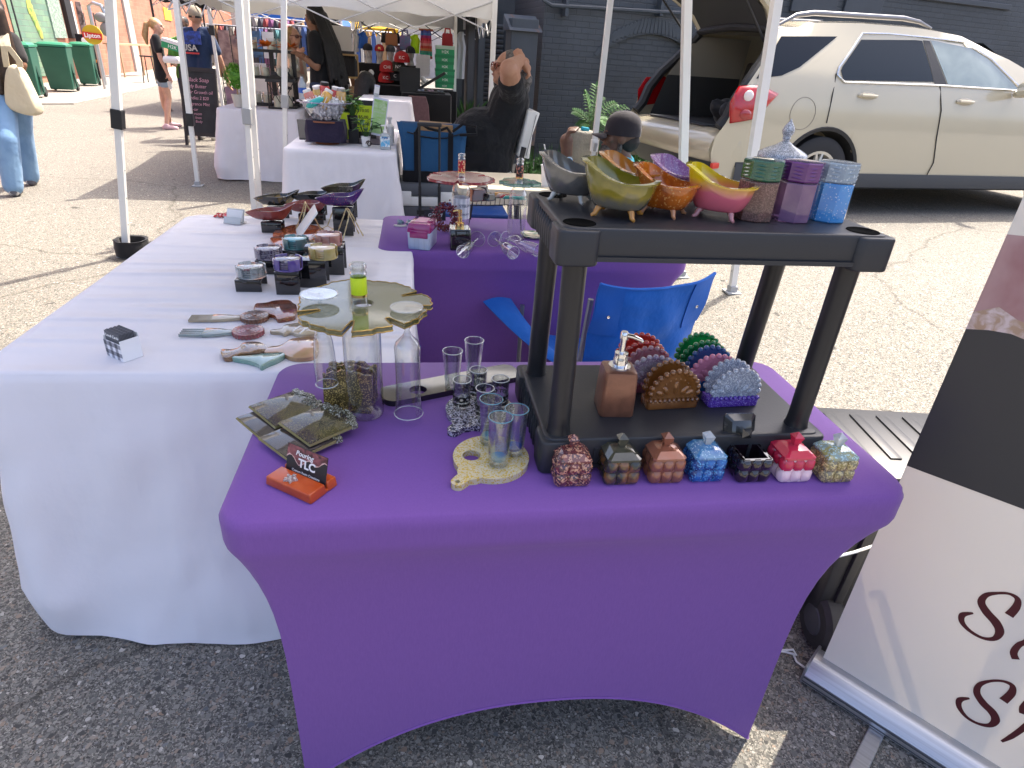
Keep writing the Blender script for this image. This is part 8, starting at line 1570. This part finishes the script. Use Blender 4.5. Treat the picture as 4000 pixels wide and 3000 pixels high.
T = thing('black_cube', 'matt black cube under the black and white pot', 'plinth', (-.485, 5.3, TZ)); q = MB(); q.box((0, 0, .05), (.075, .075, .098)); q.build('block', BLK, T, 20, bevel=.003)
potplant('bright green plant in a black and white pot on the black cube', V(-.487, 5.3, TZ+.1), mat('pot_twotone', (.02, .02, .02), .4), .042, .10, BRT, 60, .05, .06, .13, 2)
potplant('spiky dark plant behind the ice bowl', V(-.62, 5.62, TZ), BLK, .04, .12, LEAFD, 30, .12, .04, .22, 4)
T = thing('scroll_easel', 'dark wire easel with curled feet under the green menu', 'easel', (-.30, 5.13, TZ)); q = MB()
for sx in (-1, 1): q.tube([V(sx*(.055+.022*math.cos(i*.7)*(1-i*.06)), -.05-.0*i, .026+.024*math.sin(i*.7)*(1-i*.06)) for i in range(11)]+[V(sx*.05, 0, .06), V(sx*.03, .03, .16)], .004, 5)
q.build('wire_frame', mat('bronze_wire', (.06, .04, .03), .4, .6), T)
sp = at('b', 1340, 1292, TZ); T = thing('pump_bottle', 'clear hand sanitizer pump bottle with a blue label', 'bottle', sp+V(0, .02, 0)); q = MB(); q.loft([[V(p.x, p.y, z) for p in rrect(a, b_, .012, 4)] for z, a, b_ in ((0, .038, .022), (.004, .040, .024), (.09, .040, .024), (.108, .030, .018), (.115, .014, .012))]); bo = q.build('bottle_body', mat('gel_clear', (.62, .68, .70), .08, coat=1, trans=.45), T, 40); q = MB(); q.box((0, -.0245, .055), (.066, .002, .07)); q.build('label', mat('label_blue', (.12, .42, .66), .4, col2=(.7, .74, .76), ns=30, nr=(.45, .55)), bo, 0); text('Purell', .018, mat('navy_ink', (.02, .06, .3), .5), T, (0, -.0265, .082), (R(90), 0, 0), bold=.0004); q = MB(); q.lathe([(.015, .114), (.015, .135), (.006, .137), (.006, .16), (.011, .161), (.011, .17)], 14, caps=(True, True)); q.tube([(0, 0, .166), (-.03, -.01, .164)], .005, 6); q.build('pump', WHITE, T, 40)
T = thing('pump_bottle', 'plain white pump bottle behind the sanitizer', 'bottle', (-.205, 5.32, TZ)); q = MB(); q.lathe([(0, 0), (.03, 0), (.032, .13), (.012, .15), (.012, .18), (.02, .182), (.02, .2), (0, .2)], 20); q.build('bottle_body', WHITE, T, 40)
T = thing('water_bottle', 'clear water bottle with a blue label at the candle table end', 'bottle', V(aty('b', 625, 800, 7.4).x, 7.4, aty('b', 625, 865, 7.4).z)); q = MB(); q.lathe([(0, 0), (.04, 0), (.042, .06), (.042, .15), (.02, .2), (.016, .21), (.016, .225), (0, .226)], 18); q.build('bottle_body', mat('water_clear', (.6, .68, .75), .1, trans=.4), T, 50); q = MB(); q.lathe([(.043, .07), (.043, .12)], 18); q.build('label', mat('label_navy', (.03, .12, .5), .4), T, 60)
T = board('picture_frame', 'black picture frame lying back behind the plum cloth', 'frame', V(-.83, 5.38, TZ), .16, .2, BLK, (R(-50), 0, R(12)), .012)
# ================================================================ cap and bag stall at the back
YB = 9.2
def put(px, py, Y=YB): return aty('b', px, py, Y)
def tbl(lab, x0, x1, ytop, Y, d_, m):
    a, b = aty('b', x0, ytop, Y), aty('b', x1, ytop, Y); T = thing('cloth_table', lab, 'table', V((a.x+b.x)/2, Y+d_/2, 0)); w_ = b.x-a.x; q = MB(); P = rrect(w_/2, d_/2, .03, 4); q.loft([[V(p.x*s+.01*math.sin(i*1.3)*t, p.y*s+.01*math.cos(i*1.7)*t, z) for i, p in enumerate(P)] for z, s, t in ((a.z, 1, 0), (a.z-.02, 1.01, 0), (.3, 1.02, 1), (.02, 1.04, 1.6))], True, (True, True)); q.build('cover', m, T, 40); return a.z
NB = cloth('cover_black', (.018, .018, .02), 0)
tz = tbl('black clothed table under the sunglasses trays', 1480, 1910, 800, 8.5, .6, NB); tz2 = tbl('tall black stepped display carrying the caps and foam heads', 1090, 1610, 540, 9.5, .5, NB); tz3 = tbl('low black table in front of the cap display', 1260, 1480, 730, 9.2, .3, NB); tz4 = tbl('black clothed table beneath the stacks of shoe boxes', 1590, 1960, 770, 9.25, .5, NB)
FOAM = mat('foam_head', (.66, .65, .62), .7)
def cap_shape(q, c, s, ang=0):
    m = Matrix.Rotation(ang, 3, 'Z')
    for_ = [[c+m @ V(.095*k*s*math.cos(2*math.pi*i/20), .11*k*s*math.sin(2*math.pi*i/20), z*s) for i in range(20)] for z, k in ((0, 1), (.05, .97), (.09, .75), (.115, .35), (.12, .03))]
    q.loft(for_, True, (True, True)); q.loft([[c+m @ V(x*s, (-.10-yy)*s, z*s) for x, yy in ((-.08, 0), (-.06, .05), (0, .08), (.06, .05), (.08, 0))] for z in (-.004, .006)], True)
RED = mat('cap_red', (.42, .015, .02), .7); CBK = mat('cap_dark', (.02, .022, .028), .75); CGY = mat('cap_charcoal', (.05, .055, .065), .75)
for lab, px, py, m, em in (('foam head in a black cap at the left of the display', 1190, 525, CBK, None), ('foam head in a red cap with a yellow emblem', 1290, 525, RED, GOLD), ('foam head in a charcoal cap', 1385, 530, CGY, None), ('foam head in a black cap at the right of the display', 1557, 540, CBK, None)):
    p = put(px, py, 9.55); s = sz('b', 62, p)/.14; T = thing('mannequin_head', lab, 'mannequin head', V(p.x, 9.6, tz2), 0, group='white foam heads wearing caps'); q = MB(); q.cap((0, 0, .02), .07, (0, 0, .10), .052); q.ball((0, -.0, .20), (.072, .09, .105), 14); q.ball((0, -.055, .155), (.05, .045, .06), 10); q.cap((0, -.088, .20), .012, (0, -.103, .175), .016, 8); q.tf(Matrix.Scale(s, 4)); q.build('head', FOAM, T, 180, remesh=.012, soft=1)
    q = MB(); cap_shape(q, V(0, 0, .225*s), s); c_ = q.build('cap', m, T, 40)
    if em: text('M', .06*s, em, T, (0, -.112*s, .27*s), (R(70), 0, 0), bold=.002)
for lab, px, py, m, txt in (('red cap pinned high on the black cap display', 1357, 615, RED, 'CHI'), ('red cap pinned low on the black cap display', 1345, 705, RED, 'KC'), ('camouflage grey cap with white letters on the display', 1452, 612, mat('cap_camo', (.06, .065, .045), .8, col2=(.02, .02, .02), ns=30), 'NY'), ('red cap on the display top between the foam heads', 1482, 535, RED, 'KC'), ('black cap at the lower right of the cap display', 1425, 690, CBK, 'C')):
    p = put(px, py, 9.42); T = thing('baseball_cap', lab, 'cap', p, 0, group='baseball caps on the black display'); q = MB(); cap_shape(q, V(0, 0, 0), 1.1); q.build('cap_body', m, T, 40); text(txt, .055, WT, T, (0, -.118, .05), (R(72), 0, 0))
GBX = mat('box_green', (.02, .28, .11), .5); GBL = mat('box_green_dark', (.012, .20, .08), .5)
zs_ = [(760, 712), (712, 650), (650, 600), (600, 535), (540, 478), (478, 398)]
for i, (y0, y1) in enumerate(zs_):
    a, b = put(1770+(i % 2)*6, y0, 9.2), put(1932+(i % 3)*4, y1, 9.2); h_ = b.z-a.z; lab = 'green shoe box, %s of the stack by the canopy leg' % ('lowest', 'second from the bottom', 'third from the bottom', 'third from the top', 'second from the top', 'topmost')[i]; T = thing('shoe_box', lab, 'box', V((a.x+b.x)/2, 9.35, a.z), 0, group='green shoe boxes stacked at the back stall'); w_ = b.x-a.x; q = MB(); q.box((0, 0, h_*.32), (w_*.97, .3, h_*.62)); q.build('box_body', GBX, T, 0); q = MB(); q.box((0, 0, h_*.8), (w_, .31, h_*.34)); q.build('lid', GBL if i != 5 else mat('lid_mint', (.4, .55, .45), .5), T, 0); text('H2K', h_*.42, WT, T, (0, -.152, h_*.36), (R(90), 0, 0))
for i in range(6):
    y0 = 655-i*30; a, b = put(1602+(i % 2)*5, y0, 9.2), put(1722+(i % 2)*5, y0-28, 9.2); o = MB(); o.box((0, 0, 0), (b.x-a.x, .28, b.z-a.z)); o = o.build('white_box', mat('box_lightgrey', (.58, .57, .56), .6, col2=(.5, .48, .48), ns=8), smooth=0, bevel=.003, loc=V((a.x+b.x)/2, 9.35, (a.z+b.z)/2)); tag(o, 'pale box, %s in the stack left of the green boxes' % ('lowest', 'second lowest', 'third lowest', 'third highest', 'second highest', 'topmost')[i], 'box', 'pale boxes stacked at the back stall')
a, b = put(1465, 800, 8.6), put(1640, 590, 8.6); q = MB(); q.box((0, 0, 0), (b.x-a.x, .04, b.z-a.z), (R(-8), 0, 0)); o = q.build('display_case', BLK, smooth=0, bevel=.004, loc=(a+b)/2+V(0, .1, 0)); tag(o, 'upright black display case on the sunglasses table', 'display case')
a, b = put(1640, 760, 8.6), put(1855, 630, 8.6); q = MB(); q.tube([a, b], .022, 4); o = q.build('slanted_board', BLK, smooth=0); tag(o, 'black flat board propped open at a slant on the sunglasses table', 'board')
T = thing('sunglasses_tray', 'black tray of sunglasses at the right end of the back table', 'tray', V(put(1730, 775, 8.6).x, 8.68, tz)); q = MB(); q.box((0, 0, .012), (.36, .24, .02)); q.build('tray', BLK, T, 0, bevel=.004)
for i in range(6):
    x, y = -.12+.12*(i % 3), -.06+.1*(i//3); q = MB()
    for sx in (-1, 1): q.ball((x+sx*.022, y, .032), (.020, .006, .012), 8)
    q.tube([(x-.04, y, .036), (x+.04, y, .036)], .003, 4); q.build('sunglasses', mat('lens_%d' % (i % 3), ((.25, .28, .35), (.3, .2, .25), (.1, .12, .14))[i % 3], .1, coat=1), T)
def hang(name, lab, cat, px, py, w_, h_, m, shape='bag', Y=9.7, deco=None):
    p = put(px, py, Y); s = sz('b', 1, p); W_, H_ = w_*s, h_*s*.97; T = thing(name, lab, cat, p); q = MB()
    if shape == 'bag': q.loft([[V(x*W_*k/2, y*.06*k, z*H_) for x, y in ((-1, -1), (1, -1), (1, 1), (-1, 1))] for z, k in ((-.5, .9), (-.45, 1), (.4, .92), (.5, .8))]); q.build('bag_body', m, T, 30, bevel=.01); q = MB(); q.tube([V(-W_*.25, -.04, H_*.48), V(-W_*.2, -.04, H_*.85), V(W_*.2, -.04, H_*.85), V(W_*.25, -.04, H_*.48)], .012, 6); q.build('strap', m, T)
    else: q.loft([[V(x*W_*k/2+(.02*math.sin(z*14)), y*.05, z*H_) for x, y in ((-1, -.5), (-.5, -1), (0, -.7), (.5, -1), (1, -.5), (1, .6), (-1, .6))] for z, k in ((-.5, 1), (-.2, .95), (.2, .88), (.35, .95 if shape == 'shirt' else .8), (.5, .35 if shape == 'shirt' else .7))]); q.build('garment', m, T, 40)
    return T
hang('handbag', 'tan leather handbag hanging above the foam heads', 'bag', 1393, 345, 105, 95, mat('tan_leather', (.34, .13, .05), .45)); hang('handbag', 'black handbag hanging behind the tan one', 'bag', 1385, 330, 165, 80, mat('black_leather', (.015, .015, .018), .4), Y=9.85); hang('backpack', 'violet patterned backpack hanging beside the neon shirt', 'bag', 1510, 370, 95, 115, mat('violet_pattern', (.20, .12, .28), .6, col2=(.10, .18, .3), ns=16))
hang('shirt', 'neon yellow shirt hanging at the back stall', 'shirt', 1597, 380, 85, 150, mat('neon_shirt', (.50, .80, .02), .7), 'shirt'); hang('shirt', 'royal blue tank top hanging left of the foam heads', 'shirt', 1148, 350, 80, 130, mat('royal_blue', (.03, .14, .55), .7), 'shirt'); hang('shirt', 'white shirts hanging at the left end of the back stall', 'shirt', 1085, 350, 55, 180, mat('shirt_white', (.6, .6, .6), .8), 'shirt'); hang('jacket', 'grey sports vest hanging on the canopy leg', 'vest', 1985, 480, 95, 370, mat('vest_grey', (.33, .34, .36), .8), 'shirt', Y=9.6); hang('handbag', 'red handbag hanging above the green boxes', 'bag', 1875, 345, 95, 100, mat('red_leather', (.42, .02, .03), .4)); hang('shirt', 'coral and blue swimsuit hanging between the foam heads', 'swimsuit', 1460, 440, 60, 90, mat('coral_suit', (.75, .2, .18), .6, col2=(.1, .4, .65), ns=5), 'shirt', Y=9.75)
p = put(1690, 385, 9.65); s = sz('b', 1, p); T = thing('striped_blanket', 'rainbow striped serape hanging beside the green boxes', 'blanket', p); W_, H_ = 100*s, 215*s
cols = ((.10, .12, .42), (.08, .2, .5), (.42, .05, .2), (.62, .05, .08), (.7, .12, .16), (.7, .3, .28), (.62, .08, .06), (.7, .25, .1), (.1, .4, .3), (.05, .5, .35), (.6, .1, .08))
for i, c in enumerate(cols): q = MB(); z0_, z1_ = .5-i/len(cols), .5-(i+1)/len(cols); q.loft([[V((j/6-.5)*W_*(.82+.25*(.5-z)), .02*math.sin(j*2.2), z*H_) for j in range(7)] for z in (z0_, z1_)], False, (False, False)); q.build('stripe', mat('serape_%d' % i, c, .85), T, 60, solid=.01)
q = MB(); q.tube([V(-W_*.6, 0, H_*.51), V(W_*.6, 0, H_*.51)], .014, 6); q.build('hanger', mat('red_wood', (.3, .08, .04), .6), T)
a, b = put(955, 470, 8.7), put(1105, 745, 8.7); T = thing('bamboo_rack', 'pale bamboo rack of black spray bottles behind the ice bowl', 'rack', V((a.x+b.x)/2, 8.8, 0)); w_ = b.x-a.x; BAM = mat('bamboo', (.50, .33, .14), .5)
for sx in (-1, 1): q = MB(); q.box((sx*w_*.47, 0, a.z/2), (.03, .03, a.z)); q.build('post', BAM, T, 0)
zsh = put(1000, 668, 8.7).z
for z in (a.z, zsh, .4): q = MB(); q.box((0, 0, z), (w_, .2, .02)); q.build('shelf', BAM, T, 0)
for i in range(6): T2 = thing('spray_bottle', 'black spray bottle on the bamboo rack', 'bottle', V((a.x+b.x)/2-w_*.38+w_*.135*i, 8.76, zsh+.012), 0, group='black spray bottles on the bamboo rack'); q = MB(); q.lathe([(0, 0), (.034, 0), (.035, .17), (.015, .2), (.015, .24), (0, .24)], 14); q.build('bottle_body', BLK, T2, 40); q = MB(); q.box((-.008, -.01, .255), (.03, .05, .04)); q.build('trigger', DGREY, T2, 0)
q = MB(); a, b = put(885, 430, 9.0), put(1040, 230, 9.0); q.box((0, 0, 0), (b.x-a.x, .02, b.z-a.z)); o = q.build('poster_board', mat('board_white', (.62, .62, .60), .7), smooth=0, loc=(a+b)/2); tag(o, 'plain pale board hanging behind the seller with braids', 'board')
q = MB(); a, b = put(1035, 860, 8.3), put(1110, 750, 8.3); q.box((0, 0, 0), (b.x-a.x, .2, b.z-a.z)); o = q.build('cardboard_box', mat('cardboard', (.36, .22, .11), .8), smooth=0, bevel=.004, loc=(a+b)/2); tag(o, 'brown cardboard box under the bamboo rack', 'box')
rnd = random.Random(31)
for lab, px, py, w_ in (('white bag of crumpled tissue left of the caps', 1175, 660, 130), ('white bag of crumpled tissue beside the pale boxes', 1685, 700, 90)):
    p = put(px, py, 8.95); s = sz('b', w_, p)/2; q = MB()
    for i in range(14): q.ball((rnd.uniform(-.7, .7)*s, rnd.uniform(-.3, .3)*s, rnd.uniform(-.5, .5)*s), (s*.42, s*.3, s*.36), 7, rot=(rnd.random()*3, rnd.random()*3, 0))
    o = q.build('tissue_bag', mat('tissue_white', (.66, .66, .64), .7), smooth=20, loc=p); tag(o, lab, 'bag')
p = put(1615, 960, 8.3); T = thing('plaid_bag', 'maroon plaid shopping bag standing under the black table', 'bag', V(p.x, 8.3, 0)); h_ = put(1600, 830, 8.3).z; q = MB(); q.loft([[V(x*.15*k, y*.09*k, z) for x, y in ((-1, -1), (1, -1), (1, 1), (-1, 1))] for z, k in ((.0, 1.05), (h_*.5, 1.1), (h_*.9, .9), (h_, .7))]); q.build('bag_body', mat('plaid_maroon', (.17, .09, .10), .8, brush=(40, 40, 40)), T, 20, bevel=.01)
p = aty('b', 2040, 880, 9.6); T = thing('potted_plant', 'spiky green plant with red blooms by the dark shed', 'plant', V(p.x, 9.6, 0)); q = MB(); q.lathe([(0, 0), (.14, 0), (.18, .45), (0, .43)], 18); q.build('pot', BLK, T, 40); q = MB(); rnd = random.Random(5)
for i in range(40): a = rnd.random()*6.28; leaflet(q, V(0, 0, .45), V(math.cos(a)*.6, math.sin(a)*.6, 1), rnd.uniform(.3, .55), .035)
q.build('leaves', LEAFD, T, 0); q = MB()
for i in range(16): q.ball((rnd.uniform(-.17, .17), rnd.uniform(-.17, 0), .47+rnd.uniform(0, .08)), .025, 6)
q.build('blooms', RED, T)
# pale shop front far behind the stalls
q = MB(); q.box((2.2, 46, 2.6), (26, 3, 5.4)); o = q.build('shop_front', mat('pale_render', (.52, .50, .47), .8, col2=(.42, .40, .38), ns=1.2), smooth=0); tag(o, 'pale rendered shop front far behind the stalls', 'building')
